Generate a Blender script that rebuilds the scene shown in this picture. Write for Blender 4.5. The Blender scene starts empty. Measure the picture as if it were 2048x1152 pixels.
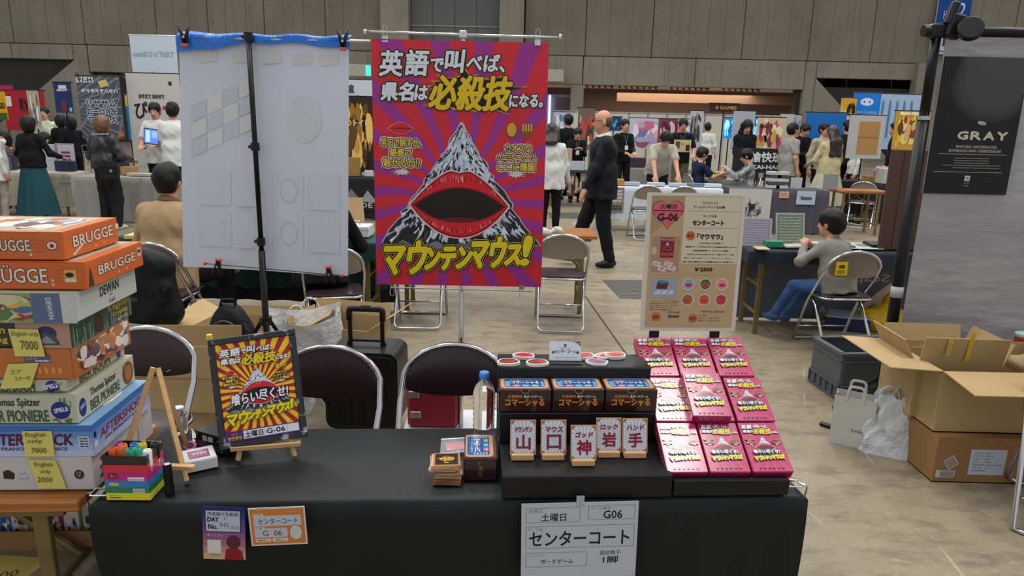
import bpy, math, random
import numpy as np
from mathutils import Vector, Matrix, Euler
SC = bpy.context.scene
COL = SC.collection
rnd = random.Random(7)
pi = math.pi
def R(d): return math.radians(d)
# ------------------------------------------------------------------ camera, world, lights, exposure
F = 1400.0; CH = 1.63; PT = R(13.4); RL = R(1.3)
cam = bpy.data.objects.new('camera', bpy.data.cameras.new('camera')); COL.objects.link(cam)
cam.data.sensor_width = 36.0; cam.data.lens = F / 2048 * 36.0; cam.data.clip_end = 200
_U = Vector((0, math.sin(PT), math.cos(PT))); _X = Vector((1, 0, 0)); _B = -Vector((0, math.cos(PT), -math.sin(PT)))
_cx = _X * math.cos(RL) + _U * math.sin(RL); _cy = _U * math.cos(RL) - _X * math.sin(RL)
_m = Matrix((_cx, _cy, _B)).transposed().to_4x4(); _m.translation = (0, 0, CH); cam.matrix_world = _m
SC.camera = cam
w = bpy.data.worlds.new('hall'); SC.world = w; w.use_nodes = True
w.node_tree.nodes['Background'].inputs[0].default_value = (0.92, 0.95, 1.0, 1); w.node_tree.nodes['Background'].inputs[1].default_value = 0.66
def area(name, loc, sx, sy, p, col=(1, .97, .91)):
    l = bpy.data.lights.new(name, 'AREA'); l.shape = 'RECTANGLE'; l.size = sx; l.size_y = sy; l.energy = p; l.color = col
    o = bpy.data.objects.new(name, l); o.location = loc; COL.objects.link(o); return o
for i, (x, y) in enumerate([(-7, 2.6), (-2.6, 2.6), (2.75, 3.2), (7, 2.6), (-7, 9), (-2.4, 9), (2.4, 9), (7, 9), (-10, 17), (-3, 17), (4, 17), (11, 17), (-6, 25), (6, 25), (14, 25), (-14, 25)]):
    area('hall_lamp', (x, y, 10.5), 1.7, 1.9, 225 if y < 20 else 200)
vs = SC.view_settings
vs.view_transform = 'Standard'; vs.look = 'None'; vs.exposure = 0.0; vs.gamma = 1.0; vs.use_curve_mapping = False
# ------------------------------------------------------------------ picking points: a pixel seen at a height or at a distance
def ray(px, py):
    x = (px - 1024) / F; y = -(py - 576) / F
    a = x * math.cos(RL) - y * math.sin(RL); b = x * math.sin(RL) + y * math.cos(RL)
    return Vector((a, math.cos(PT) + b * math.sin(PT), -math.sin(PT) + b * math.cos(PT)))
def G(px, py, z=0.0):
    d = ray(px, py); return Vector((0, 0, CH)) + d * ((z - CH) / d.z)
def P(px, py, Y):
    d = ray(px, py); return Vector((0, 0, CH)) + d * (Y / d.y)
YW = R(3.5); TO = Vector((-1.02, 1.545, 0.7))           # the booth table's own frame
def T(x, y, z=0.0): return Vector((TO.x + x * math.cos(YW) - y * math.sin(YW), TO.y + x * math.sin(YW) + y * math.cos(YW), TO.z + z))
def W(px, py, y):                                      # pixel on the upright plane y in the booth table's frame -> (x, z) there
    d = ray(px, py); n = Vector((-math.sin(YW), math.cos(YW))); k = n.x * TO.x + n.y * TO.y + y
    t = k / (n.x * d.x + n.y * d.y); X = d.x * t - TO.x; Yv = d.y * t - TO.y
    return X * math.cos(YW) + Yv * math.sin(YW), CH + d.z * t - 0.7
# ------------------------------------------------------------------ materials
def lin(c):
    c = c / 255; return c / 12.92 if c <= .04045 else ((c + .055) / 1.055) ** 2.4
def hexc(h):
    if not isinstance(h, str): return tuple(h)
    h = h.lstrip('#'); return tuple(lin(int(h[i:i + 2], 16)) for i in (0, 2, 4))
_mats = {}
def mat(name, col=None, rough=.6, metal=0., bump=None, var=None, trans=0., emit=0., coat=0., alpha=1., aniso=None, attr=False, spec=.5, sheen=0.):
    if name in _mats: return _mats[name]
    m = bpy.data.materials.new(name); m.use_nodes = True; nt = m.node_tree; b = nt.nodes['Principled BSDF']; L = nt.links
    c = hexc(col) if col is not None else (.5, .5, .5)
    b.inputs['Base Color'].default_value = (*c, 1); b.inputs['Roughness'].default_value = rough; b.inputs['Metallic'].default_value = metal
    b.inputs['Specular IOR Level'].default_value = spec
    if trans: b.inputs['Transmission Weight'].default_value = trans
    if coat: b.inputs['Coat Weight'].default_value = coat; b.inputs['Coat Roughness'].default_value = .12
    if alpha < 1: b.inputs['Alpha'].default_value = alpha
    if sheen: b.inputs['Sheen Weight'].default_value = sheen
    if emit:
        b.inputs['Emission Color'].default_value = (*c, 1); b.inputs['Emission Strength'].default_value = emit
    src = None
    if attr:
        a = nt.nodes.new('ShaderNodeAttribute'); a.attribute_name = 'Col'; src = a.outputs['Color']; L.new(src, b.inputs['Base Color'])
        if emit: L.new(src, b.inputs['Emission Color'])
    def coords(stretch=None):
        tc = nt.nodes.new('ShaderNodeTexCoord'); mp = nt.nodes.new('ShaderNodeMapping'); L.new(tc.outputs['Object'], mp.inputs[0])
        if stretch: mp.inputs['Scale'].default_value = stretch
        return mp.outputs[0]
    if var:                                           # (scale, amount, second colour or None, stretch)
        sc_, am = var[0], var[1]; c2 = hexc(var[2]) if len(var) > 2 and var[2] else tuple(x * .55 for x in c); st = var[3] if len(var) > 3 else None
        n = nt.nodes.new('ShaderNodeTexNoise'); n.inputs['Scale'].default_value = sc_; n.inputs['Detail'].default_value = 6; L.new(coords(st), n.inputs['Vector'])
        r = nt.nodes.new('ShaderNodeMapRange'); r.inputs[1].default_value = .35; r.inputs[2].default_value = .68; r.inputs[3].default_value = 0; r.inputs[4].default_value = am
        L.new(n.outputs['Fac'], r.inputs[0]); mx = nt.nodes.new('ShaderNodeMix'); mx.data_type = 'RGBA'
        mx.inputs[6].default_value = (*c, 1); mx.inputs[7].default_value = (*c2, 1)
        if src: L.new(src, mx.inputs[6])
        L.new(r.outputs[0], mx.inputs[0]); L.new(mx.outputs[2], b.inputs['Base Color'])
    if bump:                                          # (scale, strength, distance, stretch)
        n = nt.nodes.new('ShaderNodeTexNoise'); n.inputs['Scale'].default_value = bump[0]; n.inputs['Detail'].default_value = 4
        L.new(coords(bump[3] if len(bump) > 3 else None), n.inputs['Vector'])
        bp = nt.nodes.new('ShaderNodeBump'); bp.inputs['Strength'].default_value = bump[1]; bp.inputs['Distance'].default_value = bump[2] if len(bump) > 2 else .01
        L.new(n.outputs['Fac'], bp.inputs['Height']); L.new(bp.outputs[0], b.inputs['Normal'])
    _mats[name] = m; return m
PRM = mat('print_matte', rough=.7, attr=True, spec=.3)
PRG = mat('print_gloss', rough=.22, attr=True, coat=.5)
PRS = mat('print_satin', rough=.5, spec=.35, attr=True, bump=(3.5, .25, .01))
SCR = mat('print_screen', rough=.2, attr=True, emit=.9)
CHR = mat('chrome', 'c9c9cc', .16, 1.)
STEEL = mat('brushed_steel', 'b4b2ae', .3, 1.)
BLKM = mat('black_metal', '0c0c0e', .35, .2, spec=.35)
BLKP = mat('black_plastic', '0e0f10', .45, spec=.35)
VINYL = mat('brown_vinyl', '2c1a1f', .36, bump=(160, .12, .002), coat=.15)
CARD = mat('cardboard', 'b1976b', .82, var=(3, .35, '97794c'), bump=(60, .08, .003))
CARD2 = mat('cardboard_dark', '8d6c40', .8, var=(2, .4, '775833'), bump=(60, .08, .003))
DRAB = mat('olive_leg_paint', '7a6a3c', .45, .3, var=(9, .5, '5b4e2c'))
WOODT = mat('table_wood', 'b06f2c', .38, var=(2.2, .85, '7c430f', (1.2, 26, 26)), coat=.2)
PINE = mat('pine_wood', 'd6ad76', .55, var=(5, .5, 'b88a52', (3, 3, 30)))
WHT = mat('white_paper', 'd9dadb', .7)
CLEAR = mat('clear_plastic', 'ffffff', .06, trans=1., spec=.5); CLEAR.node_tree.nodes['Principled BSDF'].inputs['IOR'].default_value = 1.2
# ------------------------------------------------------------------ object bookkeeping
def tag(o, label=None, cat=None, group=None, kind=None):
    if label: o['label'] = label
    if cat: o['category'] = cat
    if group: o['group'] = group
    if kind: o['kind'] = kind
    return o
def thing(name, label, cat, loc=(0, 0, 0), rz=0., group=None, rot=None):
    o = bpy.data.objects.new(name, None); COL.objects.link(o); o.empty_display_size = .05
    o.location = loc; o.rotation_euler = rot if rot else (0, 0, rz); return tag(o, label, cat, group)
def copy_tree(o, parent=None):
    c = o.copy(); COL.objects.link(c); c.parent = parent
    for ch in list(o.children): copy_tree(ch, c)
    return c
def upright(rz=0., tilt=0.):                          # a flat print's local z turned to face the viewer side (-Y), leaning back by tilt
    return (R(90 - tilt), 0, rz)
_glyph = {}
def glyphs(s):
    if s not in _glyph:
        c = bpy.data.curves.new('t', 'FONT'); c.body = s; c.resolution_u = 2; c.size = 1
        o = bpy.data.objects.new('t', c); m = bpy.data.meshes.new_from_object(o)
        v = np.array([tuple(x.co)[:2] for x in m.vertices]) if len(m.vertices) else np.zeros((0, 2)); f = [tuple(p.vertices) for p in m.polygons]
        if len(v):
            lo = v.min(0); hi = v.max(0)
        else: lo = np.zeros(2); hi = np.ones(2)
        bpy.data.objects.remove(o); bpy.data.curves.remove(c); bpy.data.meshes.remove(m)
        _glyph[s] = (v, f, lo, hi)
    return _glyph[s]
class MB:
    def __init__(s, col=None): s.v = []; s.f = []; s.c = []; s.col = hexc(col) if col else None; s.M = Matrix(); s.L = 0; s.k = 0; s.dz = .00016
    def color(s, c): s.col = hexc(c) if c else None; return s
    def add(s, vs_, fs, col=None):
        n = len(s.v); M = s.M; s.v += [tuple(M @ Vector(p)) for p in vs_]; s.f += [tuple(i + n for i in f) for f in fs]
        c = hexc(col) if col is not None else s.col; s.c += [c] * len(fs); return s
    def box(s, c, d, rz=0., bev=0., col=None, rot=None):
        x, y, z = d[0] / 2, d[1] / 2, d[2] / 2; Rm = (Euler(rot).to_matrix() if rot else Matrix.Rotation(rz, 3, 'Z')); c = Vector(c)
        if bev <= 0:
            vs_ = [c + Rm @ Vector((a * x, b * y, e * z)) for a in (-1, 1) for b in (-1, 1) for e in (-1, 1)]
            return s.add(vs_, [(0, 1, 3, 2), (4, 6, 7, 5), (0, 4, 5, 1), (2, 3, 7, 6), (0, 2, 6, 4), (1, 5, 7, 3)], col)
        b_ = min(bev, x * .9, y * .9, z * .9); vs_ = []; ix = {}
        for a in (-1, 1):
            for b in (-1, 1):
                for e in (-1, 1):
                    for k, p in enumerate(((a * x, b * (y - b_), e * (z - b_)), (a * (x - b_), b * y, e * (z - b_)), (a * (x - b_), b * (y - b_), e * z))):
                        ix[a, b, e, k] = len(vs_); vs_.append(c + Rm @ Vector(p))
        fs = []
        for a in (-1, 1):
            fs.append([ix[a, p, q, 0] for p, q in ((-1, -1), (1, -1), (1, 1), (-1, 1))][::a])
            fs.append([ix[p, a, q, 1] for p, q in ((-1, -1), (-1, 1), (1, 1), (1, -1))][::a])
            fs.append([ix[p, q, a, 2] for p, q in ((-1, -1), (1, -1), (1, 1), (-1, 1))][::a])
        for a in (-1, 1):
            for b in (-1, 1):
                fs.append([ix[a, b, -1, 0], ix[a, b, -1, 1], ix[a, b, 1, 1], ix[a, b, 1, 0]][::-a * b])
                fs.append([ix[a, -1, b, 0], ix[a, -1, b, 2], ix[a, 1, b, 2], ix[a, 1, b, 0]][::a * b])
                fs.append([ix[-1, a, b, 1], ix[-1, a, b, 2], ix[1, a, b, 2], ix[1, a, b, 1]][::-a * b])
                for e in (-1, 1): fs.append([ix[a, b, e, 0], ix[a, b, e, 1], ix[a, b, e, 2]][::a * b * e])
        return s.add(vs_, fs, col)
    def tube(s, pts, r, n=8, closed=False, col=None, flat=1.):
        pts = [Vector(p) for p in pts]; k = len(pts); rs = r if isinstance(r, (list, tuple)) else [r] * k
        vs_ = []; fs = []; up = None
        for i, p in enumerate(pts):
            a = pts[(i - 1) % k] if (i or closed) else p; b = pts[(i + 1) % k] if (i < k - 1 or closed) else p
            t = (b - a).normalized() if (b - a).length > 1e-9 else Vector((0, 0, 1))
            if up is None: up = Vector((0, 0, 1)) if abs(t.z) < .9 else Vector((1, 0, 0))
            u = (up - t * up.dot(t)); u = u.normalized() if u.length > 1e-6 else t.orthogonal().normalized(); up = u; w_ = t.cross(u)
            vs_ += [p + (u * math.cos(2 * pi * j / n) * flat + w_ * math.sin(2 * pi * j / n)) * rs[i] for j in range(n)]
        m = k if closed else k - 1
        for i in range(m):
            for j in range(n):
                q = (j + 1) % n; i2 = (i + 1) % k; fs.append((i * n + j, i * n + q, i2 * n + q, i2 * n + j))
        if not closed: fs += [tuple(range(n))[::-1], tuple((k - 1) * n + j for j in range(n))]
        return s.add(vs_, fs, col)
    def cyl(s, a, b, r, n=12, r2=None, col=None): return s.tube([a, b], [r, r if r2 is None else r2], n, col=col)
    def lathe(s, prof, n=20, c=(0, 0, 0), col=None):
        vs_ = []; fs = []; c = Vector(c)
        for r, z in prof: vs_ += [c + Vector((r * math.cos(2 * pi * j / n), r * math.sin(2 * pi * j / n), z)) for j in range(n)]
        for i in range(len(prof) - 1):
            for j in range(n): q = (j + 1) % n; fs.append((i * n + j, i * n + q, (i + 1) * n + q, (i + 1) * n + j))
        fs += [tuple(range(n))[::-1], tuple((len(prof) - 1) * n + j for j in range(n))]
        return s.add(vs_, fs, col)
    def prism(s, pts, z0, z1, col=None):              # pts ccw in xy
        n = len(pts); vs_ = [(p[0], p[1], z0) for p in pts] + [(p[0], p[1], z1) for p in pts]
        return s.add(vs_, [tuple(range(n))[::-1], tuple(range(n, 2 * n))] + [(i, (i + 1) % n, n + (i + 1) % n, n + i) for i in range(n)], col)
    def grid(s, fn, nu, nv, col=None, closed=False):
        vs_ = [fn(i / nu, j / nv) for i in range(nu + (0 if closed else 1)) for j in range(nv + 1)]; m = nu if closed else nu + 1
        return s.add(vs_, [(i * (nv + 1) + j, ((i + 1) % m) * (nv + 1) + j, ((i + 1) % m) * (nv + 1) + j + 1, i * (nv + 1) + j + 1) for i in range(nu) for j in range(nv)], col)
    def panel(s, pts, th, col=None):                  # a thick flat sheet from 4+ corners in 3-D
        p = [Vector(q) for q in pts]; n = (p[1] - p[0]).cross(p[2] - p[1]).normalized() * th; k = len(p)
        return s.add(p + [q - n for q in p], [tuple(range(k)), tuple(range(k, 2 * k))[::-1]] + [(i, k + i, k + (i + 1) % k, (i + 1) % k) for i in range(k)], col)
    # flat print, drawn in the local xy plane; s.L is the ink layer
    def z(s): s.k = (s.k + 1) % 13; return (s.L + s.k * .07) * s.dz
    def at(s, L): s.L = L; return s
    def poly(s, pts, col): z = s.z(); return s.add([(p[0], p[1], z) for p in pts], [tuple(range(len(pts)))], col)
    def rect(s, x0, y0, x1, y1, col): return s.poly([(x0, y0), (x1, y0), (x1, y1), (x0, y1)], col)
    def frame(s, x0, y0, x1, y1, t, col):
        s.rect(x0, y0, x1, y0 + t, col); s.rect(x0, y1 - t, x1, y1, col); s.rect(x0, y0 + t, x0 + t, y1 - t, col); return s.rect(x1 - t, y0 + t, x1, y1 - t, col)
    def disc(s, x, y, rx, ry=None, col='000000', n=20, rot=0.):
        ry = rx if ry is None else ry; ca, sa = math.cos(rot), math.sin(rot)
        return s.poly([(x + rx * math.cos(a) * ca - ry * math.sin(a) * sa, y + rx * math.cos(a) * sa + ry * math.sin(a) * ca) for a in (2 * pi * i / n for i in range(n))], col)
    def rays(s, cx, cy, x0, y0, x1, y1, n, col, ph=0., duty=.5, curl=0.):  # sunburst clipped to a rectangle
        def clip(poly, f):
            out = []
            for i in range(len(poly)):
                a, b = poly[i], poly[(i + 1) % len(poly)]; fa, fb = f(a), f(b)
                if fa >= 0: out.append(a)
                if (fa >= 0) != (fb >= 0): t = fa / (fa - fb); out.append((a[0] + t * (b[0] - a[0]), a[1] + t * (b[1] - a[1])))
            return out
        r = 1.6 * math.hypot(x1 - x0, y1 - y0)
        for i in range(n):
            a0 = ph + 2 * pi * i / n; a1 = a0 + 2 * pi / n * duty
            K = 7 if curl else 1; left = []; right = []
            for k in range(K + 1):
                q = k / K; rr = r * q; left.append((cx + rr * math.cos(a0 + curl * q), cy + rr * math.sin(a0 + curl * q))); right.append((cx + rr * math.cos(a1 + curl * q), cy + rr * math.sin(a1 + curl * q)))
            for k in range(K):
                p = [left[k], right[k], right[k + 1], left[k + 1]] if k else [left[0], right[1], left[1]]
                for f in (lambda q: q[0] - x0, lambda q: x1 - q[0], lambda q: q[1] - y0, lambda q: y1 - q[1]):
                    p = clip(p, f)
                    if len(p) < 3: break
                if len(p) >= 3: s.poly(p, col)
        return s
    def text(s, t, x0, y0, x1, y1, col, out=(), skew=0., rot=0., bold=0., mirror=False, arc=0.):
        v, f, lo, hi = glyphs(t)
        if not len(v): return s
        w_ = max(hi[0] - lo[0], 1e-6); h_ = max(hi[1] - lo[1], 1e-6)
        if y1 is None: y1 = y0 + (x1 - x0) * h_ / w_
        u = (v[:, 0] - lo[0]) / w_; q = (v[:, 1] - lo[1]) / h_
        if mirror: u = 1 - u
        X = (u - .5) * (x1 - x0); Y = (q - .5) * (y1 - y0); X = X + Y * skew
        Y = Y + arc * (1 - (2 * u - 1) ** 2)
        ca, sa = math.cos(rot), math.sin(rot); cx, cy = (x0 + x1) / 2, (y0 + y1) / 2
        PX = cx + X * ca - Y * sa; PY = cy + X * sa + Y * ca; L0 = s.L; nl = len(out)
        fl = [tuple(reversed(g)) for g in f] if mirror else f
        for i, (off, oc) in enumerate(out):
            s.L = L0 + i; k = 8
            for j in range(k):
                dx, dy = off * math.cos(2 * pi * j / k), off * math.sin(2 * pi * j / k); z = s.z(); s.add([(a + dx, b + dy, z) for a, b in zip(PX, PY)], fl, oc)
        s.L = L0 + nl
        for dx, dy in ([(0, 0)] if not bold else [(0, 0)] + [(bold * math.cos(a), bold * math.sin(a)) for a in (pi / 4 * j for j in range(8))]): z = s.z(); s.add([(a + dx, b + dy, z) for a, b in zip(PX, PY)], fl, col)
        s.L = L0; return s
    def lines(s, x0, y0, x1, y1, n, col, seed=1, fill=.55):   # unreadably small print, as rows of word-like dashes
        r_ = random.Random(seed); h = (y1 - y0) / n
        for i in range(n):
            yb = y1 - (i + 1) * h + h * (1 - fill) / 2; x = x0; 
            while x < x1:
                w_ = min(h * r_.uniform(.5, 2.2), x1 - x); s.rect(x, yb, x + w_, yb + h * fill, col); x += w_ + h * .25
        return s
    def build(s, name, m, parent=None, smooth=False, M=None, auto=None):
        me = bpy.data.meshes.new(name); me.from_pydata(s.v, [], s.f); me.update()
        if any(c is not None for c in s.c):
            at = me.color_attributes.new('Col', 'FLOAT_COLOR', 'CORNER'); n = np.array([len(f) for f in s.f]); c = np.array([(*(q or (.5, .5, .5)), 1.) for q in s.c], dtype=np.float32)
            at.data.foreach_set('color', np.repeat(c, n, axis=0).ravel())
        me.materials.append(m)
        if smooth or auto: me.polygons.foreach_set('use_smooth', [True] * len(me.polygons))
        if auto: me.set_sharp_from_angle(angle=R(auto))
        o = bpy.data.objects.new(name, me); COL.objects.link(o); o.parent = parent
        if M is not None: o.matrix_local = M
        return o
def single(mb, name, m, label, cat, loc=(0, 0, 0), rot=(0, 0, 0), group=None, **k):
    o = mb.build(name, m, None, **k); o.location = loc; o.rotation_euler = rot; return tag(o, label, cat, group)
def rounded(pts, r, k=4, closed=False):                # fillet a polyline
    pts = [Vector(p) for p in pts]; n = len(pts); out = []
    for i, p in enumerate(pts):
        if not closed and i in (0, n - 1): out.append(p); continue
        a = pts[i - 1]; b = pts[(i + 1) % n]; d = min(r, (a - p).length * .48, (b - p).length * .48); A = p + (a - p).normalized() * d; B = p + (b - p).normalized() * d
        for j in range(k + 1): t = j / k; out.append(A * (1 - t) ** 2 + p * 2 * t * (1 - t) + B * t * t)
    return out
def rrect(x0, y0, x1, y1, r, k=4):
    o = []
    for cx, cy, a in ((x1 - r, y0 + r, -pi / 2), (x1 - r, y1 - r, 0), (x0 + r, y1 - r, pi / 2), (x0 + r, y0 + r, pi)):
        o += [(cx + r * math.cos(a + pi / 2 * i / k), cy + r * math.sin(a + pi / 2 * i / k)) for i in range(k + 1)]
    return o
# ------------------------------------------------------------------ organic surfaces: blended distance field -> surface net
class SD:
    def __init__(s, lo, hi, h):
        s.lo = np.array(lo, float); s.h = h; s.n = np.maximum(4, np.ceil((np.array(hi) - s.lo) / h).astype(int) + 1); s.D = np.full(s.n, 1., np.float32)
    def _box(s, lo, hi):
        a = np.clip(np.floor((np.array(lo) - s.lo) / s.h).astype(int), 0, s.n); b = np.clip(np.ceil((np.array(hi) - s.lo) / s.h).astype(int) + 1, 0, s.n)
        if (b <= a).any(): return None, None
        g = [s.lo[i] + s.h * np.arange(a[i], b[i], dtype=np.float32) for i in range(3)]
        return tuple(slice(a[i], b[i]) for i in range(3)), (g[0][:, None, None], g[1][None, :, None], g[2][None, None, :])
    def _mix(s, sl, d, k, sub=False):
        A = s.D[sl]
        if sub: s.D[sl] = np.maximum(A, -d); return
        h = np.maximum(k - np.abs(A - d), 0) / max(k, 1e-6); s.D[sl] = np.minimum(A, d) - h * h * k * .25
    def cap(s, a, b, ra, rb=None, k=.03, sub=False):
        rb = ra if rb is None else rb; a = np.array(a, float); b = np.array(b, float); m = max(ra, rb) + k + s.h * 2
        sl, g = s._box(np.minimum(a, b) - m, np.maximum(a, b) + m)
        if sl is None: return s
        ba = b - a; L2 = max(float(ba @ ba), 1e-9)
        t = np.clip(((g[0] - a[0]) * ba[0] + (g[1] - a[1]) * ba[1] + (g[2] - a[2]) * ba[2]) / L2, 0, 1)
        d = np.sqrt((g[0] - a[0] - t * ba[0]) ** 2 + (g[1] - a[1] - t * ba[1]) ** 2 + (g[2] - a[2] - t * ba[2]) ** 2) - (ra + (rb - ra) * t)
        s._mix(sl, d, k, sub); return s
    def ell(s, c, r, Rm=None, k=.03, sub=False):
        m = max(r) + k + s.h * 2; c = np.array(c, float); sl, g = s._box(c - m, c + m)
        if sl is None: return s
        p = [g[i] - c[i] for i in range(3)]
        if Rm is not None: Q = np.array(Rm.to_3x3()).T; p = [Q[i, 0] * p[0] + Q[i, 1] * p[1] + Q[i, 2] * p[2] for i in range(3)]
        q = np.sqrt(sum((p[i] / r[i]) ** 2 for i in range(3))); d = (q - 1) * min(r) * (.5 + .5 * np.minimum(q, 1.5) / 1.5) if sub else (q - 1) * min(r)
        s._mix(sl, d.astype(np.float32), k, sub); return s
    def wave(s, amp, seed=0):
        sl, g = s._box(s.lo, s.lo + s.n * s.h); s.D = s.D + amp * (np.sin(31 * g[2] + 9 * g[0] + 2.5 * np.sin(19 * g[0] + 23 * g[1] + seed) + seed) + .6 * np.sin(47 * g[0] + 13 * g[2] + 2 * np.sin(29 * g[2] + seed))).astype(np.float32); return s
    def mesh(s):
        D = s.D; S = D < 0; nx, ny, nz = D.shape; cs = [(i, j, k) for i in (0, 1) for j in (0, 1) for k in (0, 1)]
        cnt = sum(S[i:nx - 1 + i, j:ny - 1 + j, k:nz - 1 + k].astype(np.int8) for i, j, k in cs); act = (cnt > 0) & (cnt < 8)
        A = np.argwhere(act); idx = -np.ones(act.shape, int); idx[act] = np.arange(len(A)); acc = np.zeros((len(A), 3)); n = np.zeros(len(A))
        dv = {c: D[A[:, 0] + c[0], A[:, 1] + c[1], A[:, 2] + c[2]] for c in cs}
        for a in cs:
            for ax in range(3):
                if a[ax]: continue
                b = tuple(1 if i == ax else a[i] for i in range(3)); d0, d1 = dv[a], dv[b]; m = (d0 < 0) != (d1 < 0)
                t = np.where(m, d0 / np.where(m, d0 - d1, 1), 0); p = np.array(a, float)[None].repeat(len(A), 0); p[:, ax] = t; acc += p * m[:, None]; n += m
        V = s.lo + s.h * (A + acc / np.maximum(n, 1)[:, None]); Fs = []
        for ax in range(3):
            o1, o2 = (ax + 1) % 3, (ax + 2) % 3; sa = [slice(1, -1)] * 3; sb = [slice(1, -1)] * 3; sa[ax] = slice(0, -1); sb[ax] = slice(1, None)
            a = S[tuple(sa)]; b = S[tuple(sb)]
            for flip, msk in ((False, a & ~b), (True, b & ~a)):
                e = np.argwhere(msk); 
                if not len(e): continue
                for q in range(3):
                    if q != ax: e[:, q] += 1
                qs = []
                for u, v in ((-1, -1), (0, -1), (0, 0), (-1, 0)):
                    c = e.copy(); c[:, o1] += u; c[:, o2] += v; qs.append(idx[c[:, 0], c[:, 1], c[:, 2]])
                qd = np.stack(qs, 1); Fs.append(qd[:, ::-1] if flip else qd)
        return V, (np.concatenate(Fs) if Fs else np.zeros((0, 4), int))
def net_obj(name, sds, m, parent):
    V = []; Fq = []; n = 0
    for sd in sds:
        v, f = sd.mesh(); V.append(v); Fq.append(f + n); n += len(v)
    V = np.concatenate(V); Fq = np.concatenate(Fq); me = bpy.data.meshes.new(name); me.vertices.add(len(V)); me.vertices.foreach_set('co', V.astype(np.float32).ravel())
    me.loops.add(len(Fq) * 4); me.loops.foreach_set('vertex_index', Fq.astype(np.int32).ravel()); me.polygons.add(len(Fq))
    me.polygons.foreach_set('loop_start', np.arange(0, len(Fq) * 4, 4, dtype=np.int32)); me.polygons.foreach_set('use_smooth', np.ones(len(Fq), bool))
    me.update(calc_edges=True); me.validate(); me.materials.append(m); o = bpy.data.objects.new(name, me); COL.objects.link(o); o.parent = parent; return o
def ik(a, b, l1, l2, pole):
    a, b = Vector(a), Vector(b); d = b - a; L = min(d.length, (l1 + l2) * .999); u = d.normalized(); x = (l1 * l1 - l2 * l2 + L * L) / (2 * L); h = math.sqrt(max(l1 * l1 - x * x, 0))
    p = Vector(pole); p = (p - u * p.dot(u)); p = p.normalized() if p.length > 1e-5 else u.orthogonal().normalized()
    return a + u * x + p * h, a + u * L
SKIN = mat('skin', 'c08d6f', .5, var=(9, .35, 'b67a61'), sheen=.1)
HAIR = mat('black_hair', '0b0908', .5, bump=(45, .9, .006, (3, 3, .5)), spec=.3)
HAIRB = mat('brown_hair', '4a2f1d', .45, bump=(45, .9, .006, (3, 3, .5)), var=(30, .7, '7a5230', (3, 3, .4)))
EYEW = mat('eye_white', 'e6e0da', .3); EYED = mat('eye_dark', '1d1410', .2); LIPM = mat('lip_skin', '9c5a4c', .5)
def cloth(name, c, **k): return mat('cloth_' + name, c, k.pop('rough', .85), spec=k.pop('spec', .2), bump=(k.pop('bs', 9), k.pop('bd', .35), .012), **k)
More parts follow.
